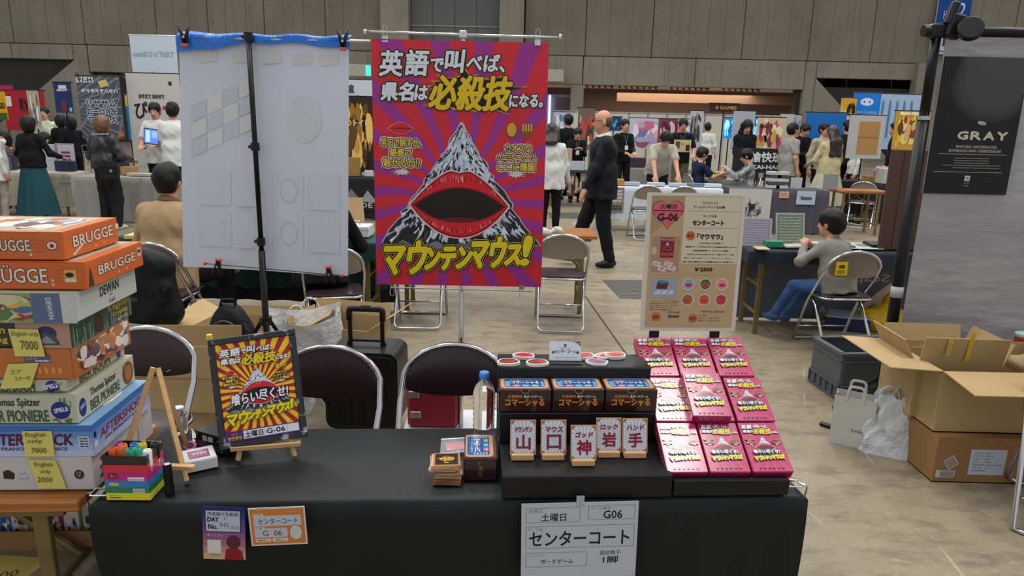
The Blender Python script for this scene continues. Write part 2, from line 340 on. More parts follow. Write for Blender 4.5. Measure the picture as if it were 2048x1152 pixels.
def person(label, loc, rz, H=1.7, hip=None, lean=0, side=0, head=(0, 0), hl=None, hr=None, fl=None, fr=None, el=(-.5, -1, -.4), er=(.5, -1, -.4), kl=(0, 1, 0), kr=(0, 1, 0),
           top=None, sleeve='long', hem=.06, fat=0., bottom=None, skirt=False, skirt_hem=.12, hair='short', hairm=None, shoe=None, h=.014, curl=.8, wide=1., knit=0., collar=None, glasses=False, mask=False, group=None, skin=None, coat_hem=None, lanyard=False, bag=None, finger_dir=None, hairbump=0., hs=1.):
    s = H / 1.7; hz = s * hs; root = thing('person', label, 'person', loc, rz, group); top = top or cloth('white', 'd8d8d6'); bottom = bottom or cloth('black', '17171a'); hairm = hairm or HAIR; skin = skin or SKIN; shoe = shoe or BLKP
    hipc = Vector(hip) if hip else Vector((0, 0, .90 * s)); RT = Euler((-R(lean), 0, 0)).to_matrix() @ Euler((0, R(side), 0)).to_matrix(); up = RT @ Vector((0, 0, 1)); fw = RT @ Vector((0, 1, 0)); rt = RT @ Vector((1, 0, 0))
    chest = hipc + up * .33 * s; nb = hipc + up * .52 * s + fw * .01; sh = [hipc + up * .45 * s + rt * q * .158 * s * wide for q in (-1, 1)]
    RH = Euler((-R(head[0]), 0, R(head[1]))).to_matrix()
    if lean > 25: RH = Euler((-R(lean * .55 + head[0]), 0, R(head[1]))).to_matrix()
    hu = RH @ Vector((0, 0, 1)); hf = RH @ Vector((0, 1, 0)); hx = RH @ Vector((1, 0, 0)); hc = nb + up * .03 * s + hu * .112 * hz + hf * .015
    hands = [Vector(q) if q else sh[i] + Vector(((-1, 1)[i] * .09 * s, .03, -.52 * s)) for i, q in enumerate((hl, hr))]
    feet = [Vector(q) if q else Vector(((-1, 1)[i] * .1 * s, 0, .075 * s)) for i, q in enumerate((fl, fr))]
    hips = [hipc + rt * q * .085 * s for q in (-1, 1)]
    arms = []; legs = []
    for i in (0, 1):
        e, wr = ik(sh[i], hands[i], .285 * s, .255 * s, (el, er)[i]); arms.append((sh[i], e, wr)); k_, an = ik(hips[i], feet[i], .42 * s, .41 * s, (kl, kr)[i]); legs.append((hips[i], k_, an))
    allp = [hc + Vector((0, 0, .14 * s)), hc, nb] + [p for a in arms for p in a] + [p for l in legs for p in l] + [hipc]
    lo = np.min([tuple(p) for p in allp], 0) - .2; hi = np.max([tuple(p) for p in allp], 0) + .2; lo[2] = min(lo[2], -.03)
    # skin: one continuous figure
    bh = .0088 if h < .013 else .0105; B = SD(lo, hi, bh)
    B.ell(hc + hu * .025 * hz - hf * .012 * hz, (.075 * hz, .092 * hz, .095 * hz), RH, .02).ell(hc - hu * .045 * hz + hf * .02 * hz, (.056 * hz, .068 * hz, .066 * hz), RH, .03).cap(hc - hu * .085 * hz + hf * .05 * hz, hc - hu * .08 * hz + hf * .055 * hz, .022 * hz, k=.03)
    B.cap(hc - hu * .0 + hf * .086 * hz, hc - hu * .028 * hz + hf * .1 * hz, .009 * hz, .014 * hz, .015)
    for q in (-1, 1): B.ell(hc + hx * q * .078 * hz - hu * .01 * hz - hf * .005, (.012 * hz, .02 * hz, .032 * hz), RH, .01)
    B.cap(nb - up * .04, hc - hu * .04 * s - hf * .015, .056 * s, .052 * s, .03)
    B.ell(chest, (.13 * s, .08 * s, .17 * s), RT, .05).ell(hipc + up * .04, (.12 * s, .085 * s, .12 * s), RT, .05).cap(sh[0], sh[1], .045 * s, k=.05)
    for a, e, wr in arms: B.cap(a, e, .045 * s, .037 * s, .02).cap(e, wr, .038 * s, .025 * s, .02)
    for a, k_, an in legs: B.cap(a, k_, .075 * s, .05 * s, .03).cap(k_, an, .05 * s, .034 * s, .02)
    nets = [B]
    for i, (a, e, wr) in enumerate(arms):
        d = Vector(finger_dir[i]).normalized() if finger_dir and finger_dir[i] else (wr - e).normalized(); q = (-1, 1)[i]
        acr = d.cross(Vector((0, 0, 1))); acr = acr.normalized() if acr.length > .3 else fw.cross(d).normalized() if abs(d.z) < .99 or 1 else fw
        if abs(d.z) > .9: acr = (fw - d * fw.dot(d)).normalized()
        nrm = acr.cross(d).normalized()
        if nrm.z > 0 and abs(d.z) < .9: nrm = -nrm
        if abs(d.z) > .9: nrm = (-rt * q); nrm = (nrm - d * nrm.dot(d)).normalized()
        Hd = B
        Hd.cap(wr - d * .03, wr + d * .03 * s, .025 * s, .027 * s, .02).cap(wr + d * .03 * s - acr * .018 * s, wr + d * .08 * s - acr * .022 * s, .017 * s, .016 * s, .02).cap(wr + d * .03 * s + acr * .018 * s, wr + d * .078 * s + acr * .024 * s, .017 * s, .015 * s, .02)
        for j, ln in enumerate((.036, .041, .038, .03)):
            o_ = (j - 1.5) * .0225 * s * (1 if acr.dot(fw) < 0 else -1); b0 = wr + d * (.082 * s) + acr * o_ * .9; c1 = curl * .45 + j * .05; d1 = (d * math.cos(c1) + nrm * math.sin(c1) + acr * o_ * 4); b1 = b0 + d1 * ln * s; d2 = d * math.cos(c1 * 2.1) + nrm * math.sin(c1 * 2.1); b2 = b1 + d2 * ln * .85 * s
            Hd.cap(b0, b1, .0098 * s, .0092 * s, .003).cap(b1, b2, .0092 * s, .008 * s, .002)
        ts = acr * (1 if acr.dot(fw) > 0 else -1) if abs(d.z) > .6 else acr * (-q if acr.dot(rt) > 0 else q)
        t0 = wr + d * .02 * s + ts * .022 * s; t1 = t0 + (d * .7 + ts * .7) * .035 * s; t2 = t1 + (d * .92 + ts * .2 + nrm * .3) * .03 * s; Hd.cap(t0, t1, .0125 * s, .0105 * s, .012).cap(t1, t2, .0105 * s, .008 * s, .005)
    net_obj('body', nets, skin, root)
    # face
    lm = MB()
    for q in (-1, 1):
        ec = hc + hx * q * .031 * hz + hf * .0835 * hz + hu * .012 * hz
        for nm, mt, r_, off, z_ in (('eye', EYEW, .0125, 0, .45), ('iris', EYED, .0065, .0075, .9)):
            base = ec - hf * .004 + hf * off * hz; mb_ = MB(); mb_.add([base + (hx * math.cos(2 * pi * i / 8) * r_ + hu * math.sin(2 * pi * i / 8) * r_ * z_) * hz for i in range(8)] + [base + hf * .004 * hz], [(i, (i + 1) % 8, 8) for i in range(8)]); eo_ = mb_.build(nm, mt, root if nm == 'eye' else eo_, True)
        bm_ = MB(); bm_.tube([hc + hx * q * x_ * hz + hf * y_ * hz + hu * z_ * hz for x_, y_, z_ in ((.014, .092, .033), (.032, .088, .038), (.05, .076, .032))], [.0028 * hz, .0035 * hz, .002 * hz], 6); bm_.build('eyebrow', hairm, root, True)
    lm.tube([hc + hx * x_ * hz + hf * y_ * hz - hu * z_ * hz for x_, y_, z_ in ((-.024, .082, .059), (-.01, .0905, .0555), (0, .0915, .0575), (.01, .0905, .0555), (.024, .082, .059))], [.002 * hz, .005 * hz, .0052 * hz, .005 * hz, .002 * hz], 6)
    lm.build('mouth', LIPM, root, True)
    if glasses:
        g = MB()
        for q in (-1, 1):
            g.tube([hc + (hx * (q * .033 + .023 * math.cos(a)) + hf * .102 + hu * (.01 + .018 * math.sin(a))) * hz for a in (2 * pi * i / 14 for i in range(14))], .0022 * hz, 5, True)
            g.tube([hc + (hx * q * .056 + hf * .1 + hu * .014) * hz, hc + (hx * q * .082 + hf * .0 + hu * .012) * hz], .0022 * hz, 5)
        g.tube([hc + (hx * -.01 + hf * .105 + hu * .014) * hz, hc + (hx * .01 + hf * .105 + hu * .014) * hz], .002 * hz, 5); g.build('glasses', BLKP, root, True)
    if mask:
        km = SD(np.array(hc) - .16, np.array(hc) + .16, .009); km.ell(hc + hf * .045 * hz - hu * .045 * hz, (.063 * hz, .062 * hz, .058 * hz), RH, .01); net_obj('face_mask', [km], cloth('mask', 'dfe2e6'), root)
    # hair
    if hair != 'bald':
        lo2 = np.array(hc) - .24 * hz; hi2 = np.array(hc) + .24 * hz
        if hair in ('long', 'medium'): lo2[2] -= .45 * hz; lo2[1] -= .25 * hz
        Hh = SD(lo2, hi2, max(.008, h * .7)); Hh.ell(hc + hu * .036 * hz - hf * .014 * hz, (.09 * hz, .108 * hz, .1 * hz), RH, .02)
        Hh.ell(hc + hu * .0 * hz - hf * .045 * hz, (.084 * hz, .078 * hz, .1 * hz), RH, .03)
        if hair == 'bob': Hh.ell(hc - hu * .03 * hz - hf * .03 * hz, (.112 * hz, .1 * hz, .13 * hz), RH, .04)
        if hair in ('long', 'medium'):
            n_ = .42 if hair == 'long' else .17
            for q in (-1, -.33, .33, 1):
                a = hc + (hx * q * .065 - hf * .05) * hz; b = nb - hf * .0 + rt * q * .07 * hz - fw * .135 * hz; Hh.cap(a, b, .045 * hz, .04 * hz, .04)
                if hair == 'long': Hh.cap(b, b - up * .24 * hz - fw * .01 + rt * .02 * q, .04 * hz, .028 * hz, .04)
                elif abs(q) == 1: Hh.cap(a, hc + hx * q * .1 * hz - hu * .14 * hz + hf * .01, .04 * hz, .03 * hz, .03)
        Hh.wave(.0035 + hairbump, 3)
        Hh.ell(hc + hf * .115 * hz - hu * .04 * hz, (.077 * hz, .1 * hz, .098 * hz), RH, .0, True)
        if hair == 'short':
            for q in (-1, 1): Hh.ell(hc + hx * q * .1 * hz - hu * .045 * hz + hf * .01 * hz, (.03 * hz, .05 * hz, .06 * hz), RH, 0, True)
            Hh.ell(hc - hu * .16 * hz - hf * .06 * hz, (.12 * hz, .12 * hz, .075 * hz), RH, 0, True)
        net_obj('hair', [Hh], hairm, root)
    elif hair == 'bald':
        Hh = SD(np.array(hc) - .16, np.array(hc) + .16, .008); Hh.ell(hc + hu * .005 * hz - hf * .034 * hz, (.0795 * hz, .079 * hz, .078 * hz), RH, .01).ell(hc + hf * .13 * hz - hu * .0 * hz, (.1 * hz, .13 * hz, .16 * hz), RH, 0, True).ell(hc + hu * .12 * hz, (.12, .12, .065), RH, 0, True); net_obj('hair', [Hh], mat('cropped_hair', '4f4138', .7), root)
    # top
    Tn = SD(lo, hi, h); f = fat
    Tn.ell(chest + up * .02 * s, ((.15 + f) * s * wide, (.108 + f) * s, .185 * s), RT, .05).cap(hipc + up * .16 * s + rt * .05 * s, hipc + up * .16 * s - rt * .05 * s, (.1 + f) * s, k=.06).cap(sh[0] - up * .012, sh[1] - up * .018, .05 * s, k=.05).cap(nb - up * .08 * s, nb - up * .03 * s, .085 * s, .056 * s, .04)
    for q in (-1, 1): Tn.cap(hipc + up * .1 * s + rt * q * .05 * s, hipc - up * (hem + .1) * s + rt * q * .06 * s, (.112 + f) * s, (.122 + f) * s, .06)
    if coat_hem:
        for q in (-1, 1): Tn.cap(hipc + rt * q * .07 * s + up * .1, hipc + rt * q * .075 * s - up * (coat_hem + .1) * s, .105 * s, .11 * s, .06)
    g_ = Tn._box(Tn.lo, Tn.lo + Tn.n * Tn.h)[1]; cp = hipc - up * (coat_hem or hem) * s
    Tn.D = np.maximum(Tn.D, ((-1) * ((g_[0] - cp.x) * up.x + (g_[1] - cp.y) * up.y + (g_[2] - cp.z) * up.z)).astype(np.float32))
    for a, e, wr in arms:
        if sleeve == 'long': Tn.cap(a, e, .056 * s, .049 * s, .03).cap(e, e.lerp(wr, .94), .052 * s, .036 * s, .03)
        elif sleeve == 'puffy': Tn.cap(a, e, .078 * s, .072 * s, .03).cap(e, e.lerp(wr, .9), .072 * s, .05 * s, .03)
        elif sleeve == 'short': Tn.cap(a, a.lerp(e, .66), .058 * s, .066 * s, .03)
    Tn.wave(.0035 + knit)
    net_obj('jacket' if coat_hem else 'shirt', [Tn], top, root)
    # bottom
    if skirt:
        wz = hipc.z + .1 * s; mb = MB(); 
        def fn(u, v):
            a = 2 * pi * u; z_ = wz + (skirt_hem - wz) * v; r = (.135 + (.16 if skirt is True else skirt) * v ** .8 + .02 * v * math.sin(a * 11) + .012 * v * math.sin(a * 5 + 1)) * s; return (r * math.cos(a) * 1.08 + hipc.x, r * math.sin(a) * .85 + hipc.y, z_)
        mb.grid(fn, 72, 14, closed=True); mb.build('skirt', bottom, root, True)
    else:
        Bn = SD(lo, hi, h); Bn.ell(hipc + up * .03, ((.135 + f * .6) * s, (.105 + f * .6) * s, .12 * s), RT, .04)
        wd = 1.0 if bag is None else bag
        for a, k_, an in legs: Bn.cap(a, k_, (.088 + f * .3) * s, .066 * s * wd, .03).cap(k_, k_.lerp(an, .95), .064 * s * wd, .05 * s * wd, .02)
        Bn.wave(.003); net_obj('trousers', [Bn], bottom, root)
    for i, (a, k_, an) in enumerate(legs):
        low = an.z < .3; fd = Vector((.18 * (-1, 1)[i], 1, 0)).normalized() if fl is None or True else fw
        Sn = SD(np.array(an) - .26, np.array(an) + .26, .01); zb = an - Vector((0, 0, .038 * s))
        Sn.cap(zb - fd * .035 * s + Vector((0, 0, .008)), zb + fd * .05 * s, .042 * s, .04 * s, .03).cap(zb + fd * .04 * s, zb + fd * .135 * s - Vector((0, 0, .008)), .04 * s, .03 * s, .03).cap(zb, an + Vector((0, 0, .012)), .042 * s, .04 * s, .03); 
        v, f_ = Sn.mesh(); zf = float(an.z - .078 * s); 
        o = net_obj('shoe', [Sn], shoe, root); co = np.empty(len(o.data.vertices) * 3, np.float32); o.data.vertices.foreach_get('co', co); co = co.reshape(-1, 3); co[:, 2] = np.maximum(co[:, 2], zf); o.data.vertices.foreach_set('co', co.ravel()); o.data.update()
    if collar:
        c = MB(); c.tube([nb + (rt * .068 * math.cos(a) + fw * .066 * math.sin(a)) * s + up * (-.005 + .02 * -math.sin(a)) * s for a in (2 * pi * i / 18 for i in range(18))], .014 * s, 6, True, flat=2.); c.build('collar', collar, root, True)
    if lanyard:
        c = MB(); 
        for q in (-1, 1): c.tube([nb + rt * q * .06 * s + up * .0, chest + rt * q * .03 * s + up * .12 * s + fw * .1 * s, chest + fw * .125 * s - up * .05 * s], .004, 5)
        c.build('lanyard', mat('lanyard_green', '4d8f83'), root); c = MB(); c.box(chest + fw * .135 * s - up * .1 * s, (.07, .004, .09)); c.build('name_badge', WHT, root)
    root['_hc'] = tuple(hc); return root, dict(hc=hc, nb=nb, sh=sh, arms=arms, legs=legs, hip=hipc, up=up, fw=fw, rt=rt, hf=hf, hu=hu, hx=hx)
# ------------------------------------------------------------------ shared printed artwork and furniture builders
def lips(m, cx, cy, hw, up_, dn, L=0, mouth=True, n=28, strokes=26, seed=1):
    r_ = random.Random(seed); us = [i / n * 2 - 1 for i in range(n + 1)]
    top = lambda u: up_ * ((1 - abs(u) ** 1.6) - .13 * math.exp(-(u / .13) ** 2)); bot = lambda u: -dn * (1 - abs(u) ** 2.1)
    it = (lambda u: up_ * .46 * (1 - u * u)) if mouth else (lambda u: up_ * .1 * (1 - u * u)); ib = (lambda u: -dn * .5 * (1 - abs(u) ** 2.4)) if mouth else (lambda u: -dn * .04)
    X = lambda u: cx + u * hw
    def band(fa, fb, col, k=1.): m.poly([(X(u * k), cy + fa(u)) for u in us] + [(X(u * k), cy + fb(u)) for u in us[::-1]], col)
    m.at(L); e = hw * .025; band(lambda u: bot(u) - e, lambda u: top(u) + e, 'e9c9c4', 1.03)
    m.at(L + 1); band(bot, top, '8e0f1c')
    m.at(L + 2); band(lambda u: bot(u) * .94 + 0, lambda u: top(u) * .95, 'd8222e', .965)
    m.at(L + 3)
    if mouth: band(lambda u: ib(u) * 1.06, lambda u: it(u) * 1.08, '7e0d16', .95)
    m.at(L + 4); band(ib, it, '1d1412' if mouth else '4d0710', .9)
    if mouth: m.at(L + 5); m.poly([(X(u * .45), cy - dn * .5 * (1 - abs(u * .45) ** 2.4) + dn * .13 * (1 - u * u)) for u in us] + [(X(u * .45), cy + ib(u * .45)) for u in us[::-1]], '6a1a1c')
    for i in range(strokes):
        u = r_.uniform(-.75, .75); t = r_.uniform(.25, .8); w_ = hw * r_.uniform(.006, .014)
        if i % 2:
            y1 = cy + it(u) + (top(u) - it(u)) * .8; y0 = cy + it(u) + (top(u) - it(u)) * (.8 - .5 * t); lean = u * hw * .04
        else: y0 = cy + bot(u) + (ib(u) - bot(u)) * .3; y1 = y0 + (ib(u) - bot(u)) * .5 * t; lean = -u * hw * .05
        m.at(L + 5 + i % 2); m.poly([(X(u) - w_, y0), (X(u) + w_, y0), (X(u) + lean + w_ * .4, y1), (X(u) + lean - w_ * .4, y1)], r_.choice(['f4c9c6', 'e5636b', 'ef9a9c', '8b0c18', 'a5131f']))
def mountain(m, ax, ay, bl, br, by, L=0, seed=3, n=230, scale=1.):
    r_ = random.Random(seed); K = 26; lp = []; rp = []
    prof = lambda t: t ** 1.08
    jag = lambda t, a: a * r_.uniform(-1, 1) * (br - bl) * .016 * min(1, t * 4)
    for i in range(K + 1):
        t = i / K; y = ay + (by - ay) * t; lp.append((ax + (bl - ax) * prof(t) + jag(t, 1), y)); rp.append((ax + (br - ax) * prof(t) + jag(t, 1), y))
    bot = [(br + (bl - br) * i / 14, by + (by - ay) * (.06 * math.sin(i * 2.1) - .05 * math.sin(pi * i / 14))) for i in range(1, 14)]
    e = (br - bl) * .008
    m.at(L); m.poly([(x - e, y) for x, y in lp] + bot + [(x + e, y) for x, y in rp[::-1]][:0] + [(x + e, y) for x, y in reversed(rp)], 'b9c3d2')
    m.at(L + 1); m.poly(lp + [(x, y) for x, y in bot[::-1]][:0] + [(bl + (br - bl) * i / 14, by + (by - ay) * .03 * math.sin(i * 2.3)) for i in range(1, 14)] + list(reversed(rp)), '2b2a30')
    sn = [(ax + (bl - ax) * prof(t) * .97, ay + (by - ay) * t) for t in (0, .1, .2, .3, .42)]; zz_ = [(ax + (bl - ax) * prof(.42) + (br - bl) * prof(.42) * k / 10, ay + (by - ay) * (.42 + (.16 if k % 2 else -.1) * (1 - abs(k - 5) / 9))) for k in range(1, 10)]
    m.at(L + 1.9); m.poly(sn + zz_ + [(ax + (br - ax) * prof(t) * .97, ay + (by - ay) * t) for t in (.42, .3, .2, .1)], 'ccd6e4')
    for i in range(n):
        t = r_.random() ** .85; q = r_.uniform(-1, 1); y = ay + (by - ay) * t; c = (bl if q < 0 else br) - ax; x = ax + c * abs(q) * prof(t) * .96
        ln = (ay - by) * r_.uniform(.035, .1) * (.5 + t); slope = c * 1.0 / (by - ay) * abs(q); wd = (br - bl) * r_.uniform(.005, .017) * (.4 + t)
        if t < .3 and r_.random() < .5: wd *= 1.5
        x2 = x + slope * -ln + r_.uniform(-1, 1) * wd; y2 = y - ln
        if (y2 - by) * (ay - by) < 0: continue
        m.at(L + 2 + i % 4); m.poly([(x - wd * .2, y), (x + wd * .5, y - ln * .3), (x2 + wd * .4, y2), (x2 - wd * .5, y2 + ln * .2), (x - wd, y - ln * .45)], r_.choice(['c9d4e4', 'dfe6f0', 'aab7cb', '2a2a30', 'b4c0d2', '17161a', '3e3530', 'e6edf6'] if t < .42 else ['c9d4e4', 'dfe6f0', 'aab7cb', 'c9d4e4', 'b4c0d2', '17161a', '4e443c', 'e6edf6']))
def spikes(m, cx, cy, rx, ry, n, col, seed=5, inner=.68, jit=.35):
    r_ = random.Random(seed); p = []
    for i in range(2 * n):
        a = pi * i / n; k = (1 + r_.uniform(-jit, jit * .6)) if i % 2 == 0 else inner; p.append((cx + rx * k * math.cos(a), cy + ry * k * math.sin(a)))
    for i in range(2 * n): m.poly([(cx, cy), p[i], p[(i + 1) % (2 * n)]], col)
def mouse_art(m, w, h, kind):                          # kind: 'banner' | 'board' | 'box' ; drawn on z=0, centred
    X = lambda u: (u - .5) * w; Y = lambda v: (.5 - v) * h; k = w / .73
    H_ = 1.0 if kind == 'banner' else .86
    V = (lambda v: Y(v)) if kind == 'banner' else (lambda v: Y(.02 + v * (.82 if kind == 'board' else .86)))
    bg, ray = {'banner': ('d62c3a', 'a03492'), 'board': ('a81624', 'e9c318'), 'box': ('b01458', 'bb2166')}[kind]
    m.at(0); m.rect(X(0), Y(1), X(1), Y(0), bg)
    if kind == 'board': m.at(1).rays(X(.5), V(.6), X(0), Y(1), X(1), Y(0), 30, ray, ph=.05, duty=.5)
    else: m.at(1).rays(X(.5), V(.62), X(0), Y(1), X(1), Y(0), 22 if kind == 'banner' else 16, ray, ph=.1, duty=.42, curl=.35 if kind == 'banner' else 0)
    o1, o2 = .0055 * k, .0095 * k
    def T1(t, a, b, c, d, col='dfe3ea', skew=.12, rot=0., big=1.): m.text(t, X(a), V(d), X(b), V(c), col, [(o2 * big * 1.15, 'c87b22'), (o2 * big, '14100f'), (o1 * big * .8, '14100f')], skew, rot, bold=.0032 * k * big)
    if kind != 'box': m.at(2); mountain(m, X(.51), V(.315), X(.03), X(.97), V(.82), 2, n=640 if kind == 'banner' else 260)
    else: m.at(2); mountain(m, X(.51), V(.31), X(.17), X(.85), V(.76), 2, n=220)
    if kind == 'banner': lips(m, X(.5), V(.655), w * .29, h * .155, h * .135, 8, strokes=120)
    elif kind == 'board': lips(m, X(.53), V(.64), w * .3, h * .13, h * .11, 8, strokes=50)
    else: lips(m, X(.5), V(.59), w * .25, h * .095, h * .1, 8, strokes=24)
    m.at(14)
    T1('英', .05, .175, .045, .14); T1('語', .195, .32, .04, .135); T1('で', .335, .405, .07, .12, big=.8); T1('叫', .42, .52, .035, .12); T1('べば、', .54, .755, .05, .115, big=.8)
    T1('県名', .055, .235, .165, .235); T1('は', .245, .315, .175, .23, big=.8); T1('になる。', .785, .975, .20, .25, big=.75, rot=.03)
    m.at(14); spikes(m, X(.56), V(.20), w * .30, h * .095, 22, 'c8901f', 8, .72); m.at(15); spikes(m, X(.56), V(.20), w * .27, h * .082, 22, '14100f', 8, .78)
    m.at(18); m.text('必殺技', X(.335), V(.265), X(.79), V(.135), 'e3c011', [(o2, '14100f')], .18, .0, bold=.005 * k)
    # side captions
    m.at(14)
    if kind != 'box':
        lips(m, X(.16), V(.345), w * .072, h * .026, h * .022, 14, mouth=False, n=12, strokes=6, seed=2)
        m.at(14); m.disc(X(.80), V(.34), w * .034, h * .032, '8a5a14'); m.disc(X(.885), V(.345), w * .03, h * .028, '8a5a14'); m.at(15); m.disc(X(.80), V(.34), w * .027, h * .027, 'd9a437')
        for q in range(4): m.rect(X(.862 + .016 * q), V(.345), X(.87 + .016 * q), V(.315), 'e3b548')
    for t, a, b, c, d in (('早口で制すか、', .045, .275, .385, .418), ('語感で', .095, .22, .425, .458), ('魅せるか!?', .055, .27, .465, .5), ('カオスな', .765, .915, .4, .43), ('パーティーゲーム', .72, .945, .44, .465), ('ここに爆誕', .725, .94, .472, .506)):
        m.at(15); m.text(t, X(a), V(d), X(b), V(c), 'e2c24a' if kind != 'box' else 'd7a25c', [(.009 * k, 'e8e2da' if kind == 'banner' else '2a1410'), (.0048 * k, '17120f')], 0, 0, bold=.0012 * k)
    m.at(14); spikes(m, X(.165), V(.52), w * .06, h * .018, 12, 'd9d3cf', 4, .5); spikes(m, X(.83), V(.52), w * .06, h * .018, 12, 'd9d3cf', 6, .5)
    m.at(20)
    if kind == 'banner': seg = ((.045, .245, .815, .965), (.265, .335, .84, .935), (.375, .455, .835, .92), (.465, .56, .83, .915)); ov = (0, 0)
    if kind == 'banner': parts = (('マウ', .05, .3, .815, .95), ('ンテン', .305, .57, .835, .925), ('マウ', .575, .775, .79, .915), ('ス', .785, .87, .82, .9), ('!', .885, .925, .78, .9)); off = .02
    elif kind == 'board': parts = (('マウ', .05, .33, .84, .99), ('ンテン', .335, .6, .85, .945), ('マウ', .6, .82, .8, .925), ('ス', .83, .9, .82, .9), ('!', .915, .945, .78, .88)); off = 0
    else: parts = (('マウ', .12, .33, .80, .90), ('ンテン', .335, .57, .81, .88), ('マウ', .575, .76, .77, .87), ('ス', .77, .84, .79, .865), ('!', .86, .89, .76, .86)); off = 0
    for t, a, b, c, d in parts: m.at(20); m.text(t, X(a), V(d), X(b), V(c), 'ecd414', [(.019 * k, '14100f'), (.0155 * k, 'd9cf2c'), (.013 * k, '14100f')], .2, .05 if kind == 'banner' else .06, bold=.0072 * k)
    if kind != 'banner':
        a0, a1, b0, b1 = (.14, .9, .6, .74) if kind == 'board' else (.15, .82, .655, .745)
        m.at(26); m.text('喰らい尽くせ!', X(a0), V(b1), X(a1), V(b0), 'e9ecf2', [(.011 * k, '17141a')], .12, .05 if kind == 'board' else 0, bold=.003 * k)
    if kind == 'board':
        m.at(26); m.rect(X(0), Y(1), X(1), Y(.895), '4a2a7c'); m.at(27); m.rect(X(.24), Y(.985), X(.99), Y(.905), 'dcdde4'); m.at(28)
        m.text('土曜日', X(.26), Y(.975), X(.5), Y(.915), '1b1b22', bold=.002 * k); m.rect(X(.525), Y(.98), X(.53), Y(.91), '777a88'); m.text('G-06', X(.55), Y(.97), X(.8), Y(.918), '1b1b22', bold=.002 * k); m.rect(X(.83), Y(.98), X(.835), Y(.91), '777a88')
        m.at(27); m.text('マウマウ', X(.03), Y(.985), X(.21), Y(.95), 'e4cb12', [(.006 * k, '14100f')], bold=.002 * k); lips(m, X(.12), Y(.93), w * .05, h * .012, h * .01, 27, mouth=False, n=10, strokes=0)
    if kind == 'box':
        m.at(12)
        for i in range(6): x = .17 + i * .115; m.rect(X(x), Y(.955), X(x + .05), Y(.93), '5e1730'); m.frame(X(x + .008), Y(.925), X(x + .042), Y(.905), .004 * k, 'cf8fa5')
    return m
# ---- folding pipe chair, faces +Y, back at -Y
_chair = {}
def pipe_chair(label, loc, rz, group='folding pipe chairs in the hall', col='brown', back='pad'):
    key = (col, back)
    if key in _chair:
        o = copy_tree(_chair[key]); o.location = loc; o.rotation_euler = (0, 0, rz); return tag(o, label, 'chair', group)
    o = thing('folding_chair', label, 'chair', loc, rz, group); _chair[key] = o; vin = VINYL if col == 'brown' else mat('grey_vinyl', '6d675f', .5)
    m = MB(); r = .0115
    pts = [(-.2, .21, .012), (-.2, .05, .37), (-.205, -.12, .58)]
    arch = [(-.2 * math.cos(a) ** 1, -.165 - .04 * math.sin(a), .64 + .14 * math.sin(a)) for a in (pi * i / 14 for i in range(15))]
    loop = pts + arch + [(-x, y, z) for x, y, z in pts[::-1]]
    m.tube(rounded(loop[:3], .05) + arch[1:-1] + rounded(loop[-3:], .05) + [(.17, .225, .012), (-.17, .225, .012)], r, 9, True); m.build('front_frame', CHR, o, True)
    m = MB(); m.tube(rounded([(-.175, .12, .405), (-.178, -.02, .36), (-.185, -.27, .02), (.185, -.27, .02), (.178, -.02, .36), (.175, .12, .405)], .05), r * .92, 9); m.build('rear_frame', CHR, o, True)
    m = MB(); m.cyl((-.195, .15, .13), (.195, .15, .13), .007, 8); m.build('stretcher', CHR, o, True)
    m = MB(); sp = rrect(-.19, -.17, .19, .19, .07, 5); m.tube([(x, y, .42) for x, y in sp], .009, 7, True); m.build('seat_rim', CHR, o, True)
    m = MB(); n = len(sp)
    for z_, k_ in ((.41, .97), (.425, 1.0), (.443, .96), (.448, .8)): m.v += [(x * k_, y * k_, z_) for x, y in sp]
    m.add([], []); m.f = [tuple(range(n))[::-1]] + [(i * n + j, i * n + (j + 1) % n, (i + 1) * n + (j + 1) % n, (i + 1) * n + j) for i in range(3) for j in range(n)] + [tuple(3 * n + j for j in range(n))]; m.c = [None] * len(m.f); m.build('seat', vin, o, auto=50)
    def pad(u, v, off, k=1.):
        a = pi * u; top = .64 + .133 * math.sin(a); bt = .615 - .035 * math.sin(a); x = -.188 * math.cos(a); z_ = bt + (top - bt) * v; yy = -.165 - .04 * math.sin(a) * (.4 + .6 * v) - (.03 if z_ < .6 else 0) * 0
        return (x, yy + off * math.sin(pi * min(max(v, .02), .98)) ** .4 * (math.sin(a) ** .5 if 0 < u < 1 else 0), z_)
    if back == 'pad':
        m = MB(); m.grid(lambda u, v: pad(u, v, .014), 18, 6); m.build('backrest', vin, o, True)
        m = MB(); m.grid(lambda u, v: pad(1 - u, v, -.006), 18, 6); m.build('backrest_plate', mat('chair_plate_paint', '8d8577', .4, .4), o, True)
    else:
        m = MB(); m.grid(lambda u, v: pad(u, v, .004), 18, 6); m.build('backrest', mat('chair_plate_paint', '8d8577', .4, .4), o, True)
    return o
